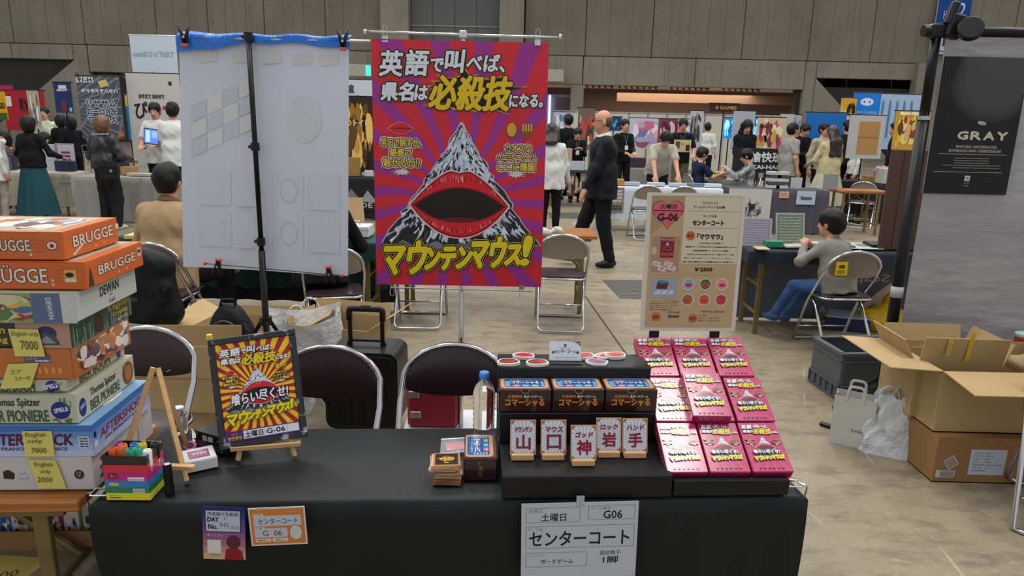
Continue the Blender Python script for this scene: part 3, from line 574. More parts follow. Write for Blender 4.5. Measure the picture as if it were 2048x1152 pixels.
# ---- folding conference table: origin on floor at centre
def folding_table(label, loc, rz, w=1.8, d=.45, h=.7, top=None, group='folding tables of the booths'):
    o = thing('folding_table', label, 'table', loc, rz, group); m = MB(); m.box((0, 0, h - .016), (w, d, .03), bev=.004); m.build('tabletop', top or WOODT, o)
    for q in (-1, 1):
        x = q * (w / 2 - .12)
        for p in (-1, 1): m = MB(); m.box((x, p * (d / 2 - .05), h / 2 - .02), (.038, .022, h - .04), bev=.003); m.box((x, p * (d / 2 - .05), .006), (.045, .03, .012)); m.build('leg', DRAB, o)
        m = MB(); m.box((x, 0, .17), (.02, d - .1, .02)); m.build('stretcher', DRAB, o); m = MB(); m.box((x, 0, h - .045), (.03, d - .08, .022)); m.build('stretcher', DRAB, o)
        m = MB(); m.cyl((x - q * .015, 0, h - .3), (x - q * .34, 0, h - .035), .012, 8); m.build('brace', DRAB, o); m = MB(); m.box((x - q * .01, 0, h - .3), (.012, d - .1, .02)); m.build('stretcher', DRAB, o)
    m = MB()
    for p in (-1, 1): m.box((0, p * (d / 2 - .03), h - .042), (w - .1, .012, .024))
    m.build('apron', DRAB, o); m.f and None
    return o
def cloth_over(name, label, loc, rz, w, d, h, drops, m_, amp=.012, freq=20, group=None, seed=0, rad=.012, K=9, sway=0.):
    """drops: front(-y), right, back, left"""
    r_ = random.Random(seed); m = MB(); w2, d2 = w / 2 + rad, d / 2 + rad; N = 60; per = []
    segs = [((-w2, -d2), (w2, -d2), 0), ((w2, -d2), (w2, d2), 1), ((w2, d2), (-w2, d2), 2), ((-w2, d2), (-w2, -d2), 3)]; nrm = [(0, -1), (1, 0), (0, 1), (-1, 0)]
    for a, b, i in segs:
        n = max(6, int(N * math.dist(a, b) / 1.8)); per += [(a[0] + (b[0] - a[0]) * j / n, a[1] + (b[1] - a[1]) * j / n, i, j / n) for j in range(n)]
    n = len(per); ph = r_.uniform(0, 6); vs_ = []; s_ = 0
    for k in range(K + 1):
        t = k / K
        for j, (x, y, i, q) in enumerate(per):
            dr = drops[i]; pd = drops[i - 1]; nd = drops[(i + 1) % 4]
            e = min(1, q / .12) if q < .5 else min(1, (1 - q) / .12)
            dd = dr if abs(dr) > 1e-6 else 0.012
            if q < .02 : dd = min(dd, max(pd, .012)) 
            nx, ny = nrm[i]
            if q == 0: nx += nrm[i - 1][0]; ny += nrm[i - 1][1]
            wave = amp * math.sin(j * freq / 20 + ph + 1.7 * math.sin(j * .31)) * t + amp * .4 * math.sin(j * freq / 9 + ph * 2) * t
            o_ = wave + sway * t * t
            if k == 0: vs_.append((x - nx * rad, y - ny * rad, h + rad * .3)); continue
            vs_.append((x + nx * o_, y + ny * o_, h - rad * .5 - (dd - rad * .5) * ((k - 1) / (K - 1)) - (0.008 * math.sin(j * .7) * t if dd > .1 else 0)))
    fs = [(k * n + j, (k + 1) * n + j, (k + 1) * n + (j + 1) % n, k * n + (j + 1) % n) for k in range(K) for j in range(n)] + [tuple(range(n))]
    m.add(vs_, fs); o = m.build(name, m_, None, auto=55); o.location = loc; o.rotation_euler = (0, 0, rz); return tag(o, label, 'tablecloth', group)
# ---- cardboard carton: origin at base centre; flaps = dict(side -> angle from horizontal-outward, degrees up)
def carton(label, loc, rz, w, d, h, flaps=None, m_=None, closed=False, name='cardboard_box', group=None, tape=None, fl=None):
    m_ = m_ or CARD; o = thing(name, label, 'box', loc, rz, group); t = .005; m = MB()
    m.box((0, 0, t / 2), (w, d, t)); m.box((0, -d / 2 + t / 2, h / 2), (w, t, h)); m.box((0, d / 2 - t / 2, h / 2), (w, t, h)); m.box((-w / 2 + t / 2, 0, h / 2), (t, d - 2 * t, h)); m.box((w / 2 - t / 2, 0, h / 2), (t, d - 2 * t, h)); m.build('box_body', m_, o)
    if closed:
        for q in (-1, 1): m = MB(); m.box((0, q * d / 4, h + t / 2), (w, d / 2 - .002, t)); m.build('flap', m_, o)
        m = MB(); m.box((0, 0, h + t + .0006), (w + .002, .05, .001)); m.box((w / 2 + .0008, 0, h - .03), (.001, .05, .07)); m.box((-w / 2 - .0008, 0, h - .03), (.001, .05, .07)); m.build('packing_tape', mat('packing_tape', 'b7925d', .25), o)
    for s_, a in (flaps or {}).items():
        L_ = (fl or {}).get(s_, min(w, d) / 2); ln = w if s_ in 'fb' else d; a = R(a); f = MB()
        f.box((0, L_ / 2, 0), (ln, L_, t)); q = f.build('flap', m_, o); q.rotation_mode = 'XYZ'
        base = {'f': ((0, -d / 2, h), pi), 'b': ((0, d / 2, h), 0), 'l': ((-w / 2, 0, h), pi / 2), 'r': ((w / 2, 0, h), -pi / 2)}[s_]
        q.matrix_local = Matrix.Translation(base[0]) @ Matrix.Rotation(base[1], 4, 'Z') @ Matrix.Rotation(a, 4, 'X')
    return o
def sheet(name, label, cat, w, h, loc, rot, draw, base='d9dadb', m_=None, group=None, th=.002, curl=0., dz=None):
    m = MB(); 
    if dz: m.dz = dz
    m.box((0, 0, -th / 2 - .0002), (w, h, th), col=base); m.at(0); draw(m, w, h); return single(m, name, m_ or PRM, label, cat, loc, rot, group)
# ------------------------------------------------------------------ the hall
def concrete(name, c1, c2, dark):
    m = bpy.data.materials.new(name); m.use_nodes = True; nt = m.node_tree; b = nt.nodes['Principled BSDF']; L = nt.links
    tc = nt.nodes.new('ShaderNodeTexCoord'); n1 = nt.nodes.new('ShaderNodeTexNoise'); n1.inputs['Scale'].default_value = .35; n1.inputs['Detail'].default_value = 8
    mp = nt.nodes.new('ShaderNodeMapping'); mp.inputs['Scale'].default_value = (3.2, 1, .35); L.new(tc.outputs['Object'], mp.inputs[0]); n2 = nt.nodes.new('ShaderNodeTexNoise'); n2.inputs['Scale'].default_value = 1.1; n2.inputs['Detail'].default_value = 6; L.new(mp.outputs[0], n2.inputs['Vector']); L.new(tc.outputs['Object'], n1.inputs['Vector'])
    mx = nt.nodes.new('ShaderNodeMix'); mx.data_type = 'RGBA'; mx.inputs[6].default_value = (*hexc(c1), 1); mx.inputs[7].default_value = (*hexc(c2), 1); r = nt.nodes.new('ShaderNodeMapRange'); r.inputs[1].default_value = .35; r.inputs[2].default_value = .65; L.new(n1.outputs['Fac'], r.inputs[0]); L.new(r.outputs[0], mx.inputs[0])
    m2 = nt.nodes.new('ShaderNodeMix'); m2.data_type = 'RGBA'; r2 = nt.nodes.new('ShaderNodeMapRange'); r2.inputs[1].default_value = .5; r2.inputs[2].default_value = .72; r2.inputs[4].default_value = .5; L.new(n2.outputs['Fac'], r2.inputs[0]); L.new(r2.outputs[0], m2.inputs[0]); L.new(mx.outputs[2], m2.inputs[6]); m2.inputs[7].default_value = (*hexc(dark), 1)
    L.new(m2.outputs[2], b.inputs['Base Color']); b.inputs['Roughness'].default_value = .85
    bp = nt.nodes.new('ShaderNodeBump'); bp.inputs['Strength'].default_value = .3; bp.inputs['Distance'].default_value = .05; n3 = nt.nodes.new('ShaderNodeTexNoise'); n3.inputs['Scale'].default_value = 6; L.new(tc.outputs['Object'], n3.inputs['Vector']); L.new(n3.outputs['Fac'], bp.inputs['Height']); L.new(bp.outputs[0], b.inputs['Normal'])
    return m
CONC = concrete('wall_concrete', '8a8373', '7b7566', '6c6557'); CONL = concrete('wall_concrete_light', '989182', '878070', '777061'); DARKC = mat('joint_dark', '35322d', .9)
def floor_mat():
    m = bpy.data.materials.new('floor_concrete'); m.use_nodes = True; nt = m.node_tree; b = nt.nodes['Principled BSDF']; L = nt.links; tc = nt.nodes.new('ShaderNodeTexCoord')
    def noise(sc, det, st, lo, hi, am):
        mp = nt.nodes.new('ShaderNodeMapping'); mp.inputs['Scale'].default_value = st; L.new(tc.outputs['Object'], mp.inputs[0]); n = nt.nodes.new('ShaderNodeTexNoise'); n.inputs['Scale'].default_value = sc; n.inputs['Detail'].default_value = det; n.inputs['Roughness'].default_value = .65; L.new(mp.outputs[0], n.inputs['Vector'])
        r = nt.nodes.new('ShaderNodeMapRange'); r.inputs[1].default_value = lo; r.inputs[2].default_value = hi; r.inputs[4].default_value = am; L.new(n.outputs['Fac'], r.inputs[0]); return r.outputs[0]
    def mix(fac, a, bcol):
        x = nt.nodes.new('ShaderNodeMix'); x.data_type = 'RGBA'; L.new(fac, x.inputs[0])
        if isinstance(a, str): x.inputs[6].default_value = (*hexc(a), 1)
        else: L.new(a, x.inputs[6])
        x.inputs[7].default_value = (*hexc(bcol), 1); return x.outputs[2]
    c = mix(noise(.55, 8, (1, 1, 1), .35, .65, 1), '968a72', '786d58'); c = mix(noise(4, 10, (1, 2.2, 1), .48, .72, .75), c, '4c473e'); c = mix(noise(26, 6, (1, 1.6, 1), .55, .75, .6), c, 'b0a793')
    c = mix(noise(1.6, 9, (.5, 3, 1), .58, .7, .5), c, '3f3b34')
    v = nt.nodes.new('ShaderNodeTexVoronoi'); v.feature = 'DISTANCE_TO_EDGE'; v.inputs['Scale'].default_value = 1.7; mp = nt.nodes.new('ShaderNodeMapping'); mp.inputs['Rotation'].default_value = (0, 0, .7); mp.inputs['Scale'].default_value = (1, .35, 1); L.new(tc.outputs['Object'], mp.inputs[0]); L.new(mp.outputs[0], v.inputs['Vector'])
    r = nt.nodes.new('ShaderNodeMapRange'); r.inputs[1].default_value = .0; r.inputs[2].default_value = .008; r.inputs[3].default_value = .45; r.inputs[4].default_value = 0; L.new(v.outputs[0], r.inputs[0]); mu = nt.nodes.new('ShaderNodeMath'); mu.operation = 'MULTIPLY'; L.new(r.outputs[0], mu.inputs[0]); L.new(noise(2.3, 4, (1, 1, 1), .5, .6, 1), mu.inputs[1])
    c = mix(mu.outputs[0], c, 'cfc7b4'); L.new(c, b.inputs['Base Color'])
    rr = nt.nodes.new('ShaderNodeMapRange'); rr.inputs[3].default_value = .3; rr.inputs[4].default_value = .6; L.new(noise(3, 6, (1, 2, 1), .3, .7, 1), rr.inputs[0]); L.new(rr.outputs[0], b.inputs['Roughness'])
    bp = nt.nodes.new('ShaderNodeBump'); bp.inputs['Strength'].default_value = .25; bp.inputs['Distance'].default_value = .01; L.new(noise(18, 8, (1, 1, 1), .2, .8, 1), bp.inputs['Height']); L.new(bp.outputs[0], b.inputs['Normal']); return m
WY = 40.0
def px_x(px, py=115): return P(px, py, WY).x
fl_ = MB(); fl_.box((0, 21, -.1), (70, 48, .2)); floor = fl_.build('floor', floor_mat()); floor['kind'] = 'structure'
gm = MB(); a = G(1170, 592); b = G(1262, 722); d_ = (b - a).normalized(); gm.box(((a + b) / 2 + d_ * 0 + Vector((0, 0, .0005))), ((b - a).length * 1.2, .014, .002), math.atan2(d_.y, d_.x)); gm.build('floor_joint', DARKC, floor)
gm = MB(); gm.box((0, 12.2, .0005), (40, .06, .002), .01); gm.build('floor_joint', DARKC, floor)
PIT = mat('pit_lid_iron', '5b5a55', .5, .5, bump=(40, .6, .004))
def pit(pts):
    c = [G(*p) for p in pts]; m = MB(); m.panel([q + Vector((0, 0, .003)) for q in c], .004); lid = m.build('pit_cover', PIT, floor)
    m = MB(); 
    for i in range(1, 14):
        t = i / 14; A = c[0].lerp(c[1], t); B = c[3].lerp(c[2], t); m.cyl(A + Vector((0, 0, .004)), B + Vector((0, 0, .004)), .004, 5)
    m.build('pit_cover_rib', PIT, lid)['kind'] = 'stuff'
pit([(1204, 560), (1240, 597), (1345, 600), (1330, 560)][::1]); pit([(1095, 425), (1100, 436), (1270, 436), (1265, 425)]); pit([(1690, 415), (1720, 422), (1800, 420), (1770, 412)])
# back wall of cast panels with recessed joints
ZJ = P(1300, 115, WY).z; ZO = P(1300, 173, WY).z; ZT = 12.0
wall = MB(); wall.box((-24.5, WY + .6, 6), (26.5, .5, 12)); wall.box((6, WY + .6, (ZO + 12) / 2 + .1), (37, .5, 12 - ZO - .2)); wall.box((28, WY + .6, 6), (25, .5, 12)); wall = wall.build('wall_back', DARKC); wall['kind'] = 'structure'
sx = [-38, -33.5, px_x(-120, 40), px_x(22, 40), px_x(165, 40), px_x(311, 40), px_x(415, 40), px_x(528, 40), px_x(650, 40), px_x(766, 40)]
sx2 = [px_x(1050, 40), px_x(1172, 60), px_x(1306, 60), px_x(1488, 60), px_x(1622, 60), px_x(1748, 60), px_x(1880, 60), px_x(2030, 60), 36]
def cpanel(x0, x1, z0, z1, m_=None, y=WY, t=.45, poly=None):
    g = .03; m = MB()
    if poly:
        n = len(poly); m.add([(x, y, z) for x, z in poly] + [(x, y + t, z) for x, z in poly], [tuple(range(n)), tuple(range(n, 2 * n))[::-1]] + [(i, n + i, n + (i + 1) % n, (i + 1) % n) for i in range(n)])
    else: m.box(((x0 + x1) / 2, y + t / 2, (z0 + z1) / 2), (x1 - x0 - g, t, z1 - z0 - g), bev=.03)
    holes = MB()
    return m.build('concrete_panel', m_ or CONC, wall)
FILL = []
for xs in (sx, sx2):
    for a, b in zip(xs, xs[1:]):
        nb_ = max(1, round((b - a) / 1.05)); st = [a + (b - a) * i / nb_ for i in range(nb_ + 1)]
        cpanel(a, b, ZJ, 9.5); FILL.append((a, b, st))
# form-board lines and tie holes, as shallow recess marks set in each panel face
lm_ = MB(); th_ = MB(); rr_ = random.Random(4)
for a, b, st in FILL:
    for x in st[1:-1]:
        lm_.box((x + rr_.uniform(-.08, .08), WY - .001, (ZJ + 9.5) / 2), (.016, .006, 9.2 - ZJ)); lm_.box((x + rr_.uniform(-.2, .2), WY - .001, (ZJ + ZO) / 2 + .04), (.014, .006, ZJ - ZO - .25)) if not (px_x(766) < x < px_x(1060)) else None
    for x in st[:-1]:
        for z_ in (ZJ + .5, ZJ + 1.3, ZJ + 2.2, ZJ - .45): th_.box((x + .3, WY - .001, z_ + rr_.uniform(-.03, .03)), (.045, .006, .045))
lm_.build('form_board_line', mat('form_line', '5c564a', .9), wall)['kind'] = 'stuff'; th_.build('tie_hole', DARKC, wall)['kind'] = 'stuff'
# pilasters and the steel shutter between them
for p0, p1 in ((766, 821), (999, 1048)): m = MB(); m.box(((px_x(p0, 40) + px_x(p1, 40)) / 2, WY - .25, 6), (px_x(p1, 40) - px_x(p0, 40), 1.2, 12), bev=.04); m.build('pilaster', CONL, wall)
m = MB(); x0, x1 = px_x(821, 40), px_x(999, 40); n_ = 4
for i in range(n_):
    m = MB(); w_ = (x1 - x0) / n_; m.box((x0 + w_ * (i + .5), WY + .15, 5), (w_ - .06, .12, 10), bev=.02); m.build('shutter_leaf', mat('shutter_grey', '5f5f5e', .5, .2), wall)
m = MB(); m.box(((x0 + x1) / 2, WY + .3, 5), (x1 - x0, .1, 10)); m.box(((x0 + x1) / 2, WY + .05, P(900, 52, WY).z), (x1 - x0, .05, .05)); m.build('shutter_frame', mat('shutter_frame', '8a8a88', .4, .5), wall)
# lower row, broken by the openings
zl, zl2 = P(70, 118, WY).z, P(178, 144, WY).z
cpanel(-38, px_x(22, 100), zl, ZJ, CONL); cpanel(px_x(22, 100), px_x(147, 118), zl, ZJ, CONL); a_, b_ = px_x(147, 118), px_x(178, 144)
cpanel(0, 0, 0, 0, CONL, poly=[(a_ + .03, ZJ - .02), (a_ + .03, zl), (px_x(-35, 300), 0), (b_, 0), (b_, ZJ - .02)])
cpanel(b_ + .03, px_x(311, 144), zl2, ZJ, CONL)
for a, b in zip(sx[5:], sx[6:]): cpanel(a, b, 0, ZJ, CONL)
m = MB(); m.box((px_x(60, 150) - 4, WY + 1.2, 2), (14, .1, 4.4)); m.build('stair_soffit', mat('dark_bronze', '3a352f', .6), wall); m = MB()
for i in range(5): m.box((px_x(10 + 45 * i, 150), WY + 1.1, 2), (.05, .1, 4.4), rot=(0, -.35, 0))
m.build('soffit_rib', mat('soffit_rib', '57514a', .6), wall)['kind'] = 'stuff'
m = MB(); m.box((px_x(244, 180), WY + .9, 1.6), (6, .1, 3.6)); m.build('recess_back', mat('recess_brown', '6e5f55', .8), wall)
cpanel(px_x(1088, 160), px_x(1165, 160), ZO, ZJ, CONL); m = MB(); m.box((px_x(1154, 200), WY + .2, ZO / 2), (.7, .5, ZO), bev=.03); m.build('concrete_column', CONL, wall)
m = MB(); m.box((px_x(1112, 200), WY + 2.2, 1.6), (1.9, .1, 3.2)); m.build('glazed_door', mat('door_glow', '8fa6c8', .4), wall)
m = MB(); m.box((px_x(1103, 200), WY + 2.1, 1.7), (.1, .05, 2.9)); m.build('door_light_strip', mat('strip_light', 'd9dcff', .4, emit=2.5), wall); m = MB(); m.box((px_x(1128, 200), WY + 1, 1.5), (.8, .1, 3)); m.build('door_leaf', mat('bronze_door', '54463a', .5), wall)
xa, xb = px_x(1165, 175), px_x(1607, 175)
cpanel(xa, px_x(1390, 150), ZO, ZJ, CONL); cpanel(px_x(1390, 150), xb, ZO, ZJ, CONL)
cpanel(xb, px_x(1632, 156), 0, ZJ, CONL); zr = P(1700, 158, WY).z; xr = px_x(1632, 156)
cpanel(0, 0, 0, 0, CONL, poly=[(xr, 0), (xr, zr), (px_x(1780, 300), 0)]); cpanel(xr, px_x(1880, 160), zr, ZJ, CONL); cpanel(px_x(1880, 160), 36, zr, ZJ, CONL)
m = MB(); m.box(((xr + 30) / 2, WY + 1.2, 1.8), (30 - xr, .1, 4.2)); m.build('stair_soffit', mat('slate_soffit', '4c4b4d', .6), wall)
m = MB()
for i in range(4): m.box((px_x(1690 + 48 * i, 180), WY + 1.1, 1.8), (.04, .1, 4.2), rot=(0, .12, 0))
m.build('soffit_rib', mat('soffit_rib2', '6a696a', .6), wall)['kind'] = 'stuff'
m = MB(); m.box((px_x(1845, 190), WY - .1, ZJ / 2), (1.3, .6, ZJ)); m.build('pilaster', CONL, wall)
# lobby seen through the wide opening
lob = MB(); lob.box(((xa + xb) / 2, WY + 8, 1.8), (xb - xa + 6, .2, 4.2)); lob = lob.build('wall_lobby', mat('lobby_brown', '5c4538', .8)); lob['kind'] = 'structure'
m = MB(); m.box(((xa + xb) / 2, WY + 4.4, ZO + .25), (xb - xa + 6, 8, .1)); cl = m.build('ceiling', mat('lobby_ceiling', 'b9987c', .8)); cl['kind'] = 'structure'
m = MB(); m.box((px_x(1400, 195) + 2, WY + 4, ZO - .45), (12, .3, .5)); m.build('bulkhead', mat('lobby_beam', '9c7f66', .8), cl)
for i, x in enumerate((1195, 1290, 1400, 1510)):
    m = MB(); X_ = px_x(x, 180); m.box((X_, WY + 2.5, ZO + .12), (2.6, .06, .05), .25); m.build('light_track', BLKM, cl)
    for j in range(7): m = MB(); m.cyl((X_ - 1.1 + j * .37, WY + 2.3 + j * .1, ZO + .1), (X_ - 1.06 + j * .37, WY + 2.2 + j * .1, ZO - .04), .05, 7); m.build('spotlight', mat('brass_spot', '6b563a', .4, .6), cl)
area('lobby_lamp', ((xa + xb) / 2, WY + 4, ZO - .1), 9, 4, 560, (1, .82, .68))
# HALL 2 sign
sg = P(1912, 40, WY - .6)
def d_hall(m, w, h): m.rect(-w / 2, -.02 * h, w / 2, h / 2, '0d4c94'); m.at(2).text('HALL', -.3 * w, .12 * h, .02 * w, .26 * h, 'e6ebf2'); m.text('2', .12 * w, .12 * h, .33 * w, .4 * h, 'e6ebf2', skew=.1); m.frame(-.3 * w, -.46 * h, .0, -.1 * h, .05, '3c4248'); m.rect(-.2 * w, -.36 * h, -.1 * w, -.2 * h, '3c4248'); m.lines(.1 * w, -.45 * h, .4 * w, -.1 * h, 5, '6c7278')
o = sheet('hall_sign', 'blue and white HALL 2 sign hanging high on the concrete wall', 'sign', 1.75, 2.9, (sg.x, WY - .3, sg.z - .25), upright(), d_hall, 'c9ccd2', th=.1, dz=.004)
m = MB(); 
for q in (-1, 1): m.cyl((q * .6, 1.4, -.05), (q * .6, 4.5, -.05), .02, 6)
m.build('hanger', STEEL, o)
# emergency exit lamp boxes
for lab, px, py, gl in (('green lit exit lamp box beside the pink banner', 726, 143, True), ('plain pale lamp box high on the wall right of the pink banner', 1103, 153, False)):
    p = P(px, py, WY - .5); o = thing('exit_lamp', lab, 'sign', (p.x, WY - 1.2, p.z)); m = MB(); m.box((0, 0, 0), (1.2, .3, .62), bev=.03); m.build('housing', mat('lamp_box', 'b5b09d', .6), o)
    if gl: m = MB(); m.box((.46, -.16, 0), (.26, .03, .52)); m.build('lit_panel', mat('exit_glow', '35c9a4', .4, emit=1.6), o)
    m = MB(); m.box((0, .45, .2), (.2, .8, .2)); m.build('bracket', BLKM, o)
# ------------------------------------------------------------------ the booth table and what stands on it
NAVY = mat('black_cloth', '14191b', .5, bump=(240, .15, .001), var=(2.0, .6, '0b0e10'), spec=.3)
tb = folding_table('folding table wholly covered by the near black cloth', T(.9, .215, -.7), YW, 1.78, .4, .692, group='booth tables in front')
cl = cloth_over('tablecloth', 'black cloth draped over the front booth table down to the floor', T(.9, .215, -.7), YW, 1.79, .41, .692, (.66, .6, .25, .34), NAVY, amp=.02, freq=13, seed=3, K=14, sway=-.05)
# fold creases pressed in the cloth top
def clip_holder(label, x, y, rz):
    p = T(x, y, 0); o = thing('table_clip', label, 'clip', p, YW + rz, 'wire cloth clips on the table corners')
    m = MB(); m.tube(rounded([(-.032, -.018, .008), (.032, -.018, .008), (.032, .018, .008), (-.032, .018, .008)], .006, closed=True), .0022, 6, True); m.build('wire_loop', CHR, o); m = MB()
    m.tube(rounded([(.03, 0, .008), (.05, 0, .004), (.044, .0, -.05), (.03, 0, -.085), (.018, 0, -.045)], .008), .0026, 6); m.build('wire_spring', CHR, o)
    m = MB(); m.box((0, 0, .0065), (.05, .024, .0015)); m.build('grip_pad', CLEAR, o)
clip_holder('wire clip on the left corner of the black cloth', .02, .03, R(180)); clip_holder('wire clip on the right corner of the black cloth', 1.775, .045, R(-8))
# --- three-step stand
STK = mat('black_board', '131314', .45, bump=(90, .1, .002), spec=.35); tx0, tx1 = 1.007, 1.442; tw = tx1 - tx0; tc_ = (tx0 + tx1) / 2
st = thing('display_steps', 'black three-step display stand on the right half of the booth table', 'display stand', T(tc_, .0, .002), YW)
for i, (y0, y1, z0, z1) in enumerate(((-.012, .382, 0, .063), (.172, .382, .063, .153), (.262, .382, .153, .252))):
    m = MB(); m.box((0, (y0 + y1) / 2, (z0 + z1) / 2), (tw, y1 - y0, z1 - z0 - .0005), bev=.003); m.build('step', STK, st)
def K(x, y, z): return T(x, y, z + .002)
# three dark maroon game boxes on the middle step
KOM = mat('maroon_gloss', '2c1015', .2, coat=.6)
def koma_box(label, loc, rz, side='front'):
    w, d, h = .144, .088, .066; o = thing('board_game_box', label, 'board game box', loc, rz, 'small maroon board game boxes'); m = MB(); m.box((0, 0, h / 2), (w, d, h), bev=.003); m.build('box_body', KOM, o)
    m = MB(); m.M = Matrix.Translation((0, 0, h + .0004)); m.rect(-w / 2 + .002, -d / 2 + .002, w / 2 - .002, d / 2 - .002, '6b4236'); m.at(1).poly(rrect(-w / 2 + .006, -d / 2 + .01, w / 2 - .006, d / 2 - .004, .012), 'c6a27c'); m.at(2).poly(rrect(-w / 2 + .016, -d / 2 + .02, w / 2 - .016, d / 2 - .008, .008), '1d5f9e'); m.at(3)
    for i, c in enumerate(('d05a78', '3c9ad0', '4aa886')): m.poly(rrect(-.034 + i * .026, -.022, -.012 + i * .026, -.008, .003), c); m.at(4).text('広告制作'[i], -.03 + i * .026, -.02, -.016 + i * .026, -.01, 'f2f2f2'); m.at(3)
    m.text('コマーシャる', -.036, .0, .04, .016, 'f0f2f6', [(.001, 'c84a55')], bold=.0004); m.text('お仕事ボードゲーム', -.04, .02, .04, .027, 'dfe6ee'); m.lines(-.054, -.02, -.04, .02, 5, '9fc4e4'); m.lines(.046, -.02, .054, .02, 5, '9fc4e4'); m.build('lid_print', PRG, o)
    m = MB(); m.M = Matrix.Translation((0, -d / 2 - .0004, h / 2)) @ Matrix.Rotation(R(90), 4, 'X'); m.text('コマーシャる', -.054, -.014, .052, .006, 'd9923a', [(.001, '2a0f10')], bold=.0009); m.text('広告制作', -.047, .009, -.008, .018, 'c98a3e', bold=.0003); m.text('系ボードゲーム', -.004, .009, .046, .017, 'ddd6cf', bold=.0003)
    m.poly([(.0 + .011 * math.cos(a), h / 2 + .0 - .011 * math.sin(a)) for a in (pi * i / 10 for i in range(11))], '120608'); m.at(1); m.tube([(.0 + .011 * math.cos(a), h / 2 - .011 * math.sin(a), .0003) for a in (pi * i / 10 for i in range(11))], .0006, 4, col='c9b49c'); m.build('front_print', PRG, o)
    m = MB(); m.M = Matrix.Translation((w / 2 + .0004, 0, h / 2)) @ Matrix.Rotation(R(90), 4, 'Z') @ Matrix.Rotation(R(90), 4, 'X'); m.text('コマーシャる', -.036, -.012, .036, .004, 'd9923a', bold=.0006); m.build('side_print', PRG, o); return o
for i, nm in enumerate(('left', 'middle', 'right')): koma_box(f'maroon board game box with a blue lid, {nm} of three on the middle step', K(1.076 + i * .1465, .2205, .153), YW + R((-.4, .3, -.2)[i]))
kb = koma_box('maroon board game box turned sideways behind the pile of square cards', T(.955, .155, .001), YW + R(90)); 
m = MB(); m.M = Matrix.Translation((-.144 / 2 - .0004, 0, .033)) @ Matrix.Rotation(R(-90), 4, 'Z') @ Matrix.Rotation(R(90), 4, 'X'); m.text('コマーシャる', -.006, -.026, .004, .026, 'c98a3e'); m.v = m.v; m.build('side_print', PRG, kb)
# five word cards in wooden holders
def word_card(label, x, y, kana, kanji, c1='8a1f2c'):
    o = thing('word_card', label, 'game card', K(x, y, .0645 + .008), YW, 'word cards in wooden holders', rot=None); w, h = .068, .092
    tl = Matrix.Translation((0, 0, 0)) @ Matrix.Rotation(R(-14), 4, 'X') @ Matrix.Translation((0, 0, h / 2)) @ Matrix.Rotation(R(90), 4, 'X'); m = MB(); m.M = tl
    m.box((0, 0, -.0008), (w, h, .0014), col='c79b74'); m.at(1).rect(-w / 2 + .003, -h / 2 + .003, w / 2 - .003, h / 2 - .003, 'b9c0cc'); m.at(2).rays(0, -.005, -w / 2 + .003, -h / 2 + .003, w / 2 - .003, h / 2 - .003, 26, 'd3dae4', duty=.5)
    m.at(3)
    for a in (-1, 1):
        for b in (-1, 1): m.poly([(a * (w / 2 - .003), b * (h / 2 - .003)), (a * (w / 2 - .014), b * (h / 2 - .003)), (a * (w / 2 - .008), b * (h / 2 - .008)), (a * (w / 2 - .003), b * (h / 2 - .014))][::a * b], 'a6673e')
    m.text(kana, -.022, .014, .024, .028, c1, [(.0012, 'f2eef0')], .1, bold=.0009); m.text(kanji, -.017, -.031, .019, .006, c1, [(.0014, 'e8eaf0')], .0, bold=.0014); m.build('card_face', PRM, o)
    m = MB(); m.M = tl @ Matrix.Translation((0, 0, .0022)); m.panel([(-w / 2 - .001, -h / 2, 0), (w / 2 + .001, -h / 2, 0), (w / 2 + .001, h / 2 + .001, 0), (-w / 2 - .001, h / 2 + .001, 0)], .0006)
    s_ = thing('card_holder', label.replace('card', 'holder') if 0 else 'short wooden block holding the ' + label.split(' reading ')[0] + ' with ' + label.split(' reading ')[1], 'card holder', K(x - .002, y - .004, .0645), YW, 'short wooden card holders'); q = MB(); q.box((0, -.008, .008), (.058, .012, .0155), bev=.001); q.box((0, .012, .004), (.058, .012, .007), bev=.001); q.build('wood_block', PINE, s_); q = MB(); q.box((0, .002, .002), (.058, .012, .003)); q.build('slot_base', PINE, s_)
for a in (('white word card reading 山, first from the left', 1.066, .085, 'マウンテン', '山', '7c2a38'), ('white word card reading 口, second from the left', 1.147, .085, 'マウス', '口', '7c2a38'), ('white word card reading 神, standing in front', 1.222, .052, 'ゴッド', '神', '8a1f2c'), ('white word card reading 岩, right behind the 神 card', 1.297, .098, 'ロック', '岩', '8a2430'), ('white word card reading 手, last on the right', 1.367, .094, 'ハンド', '手', '8a1f2c')): word_card(*a)
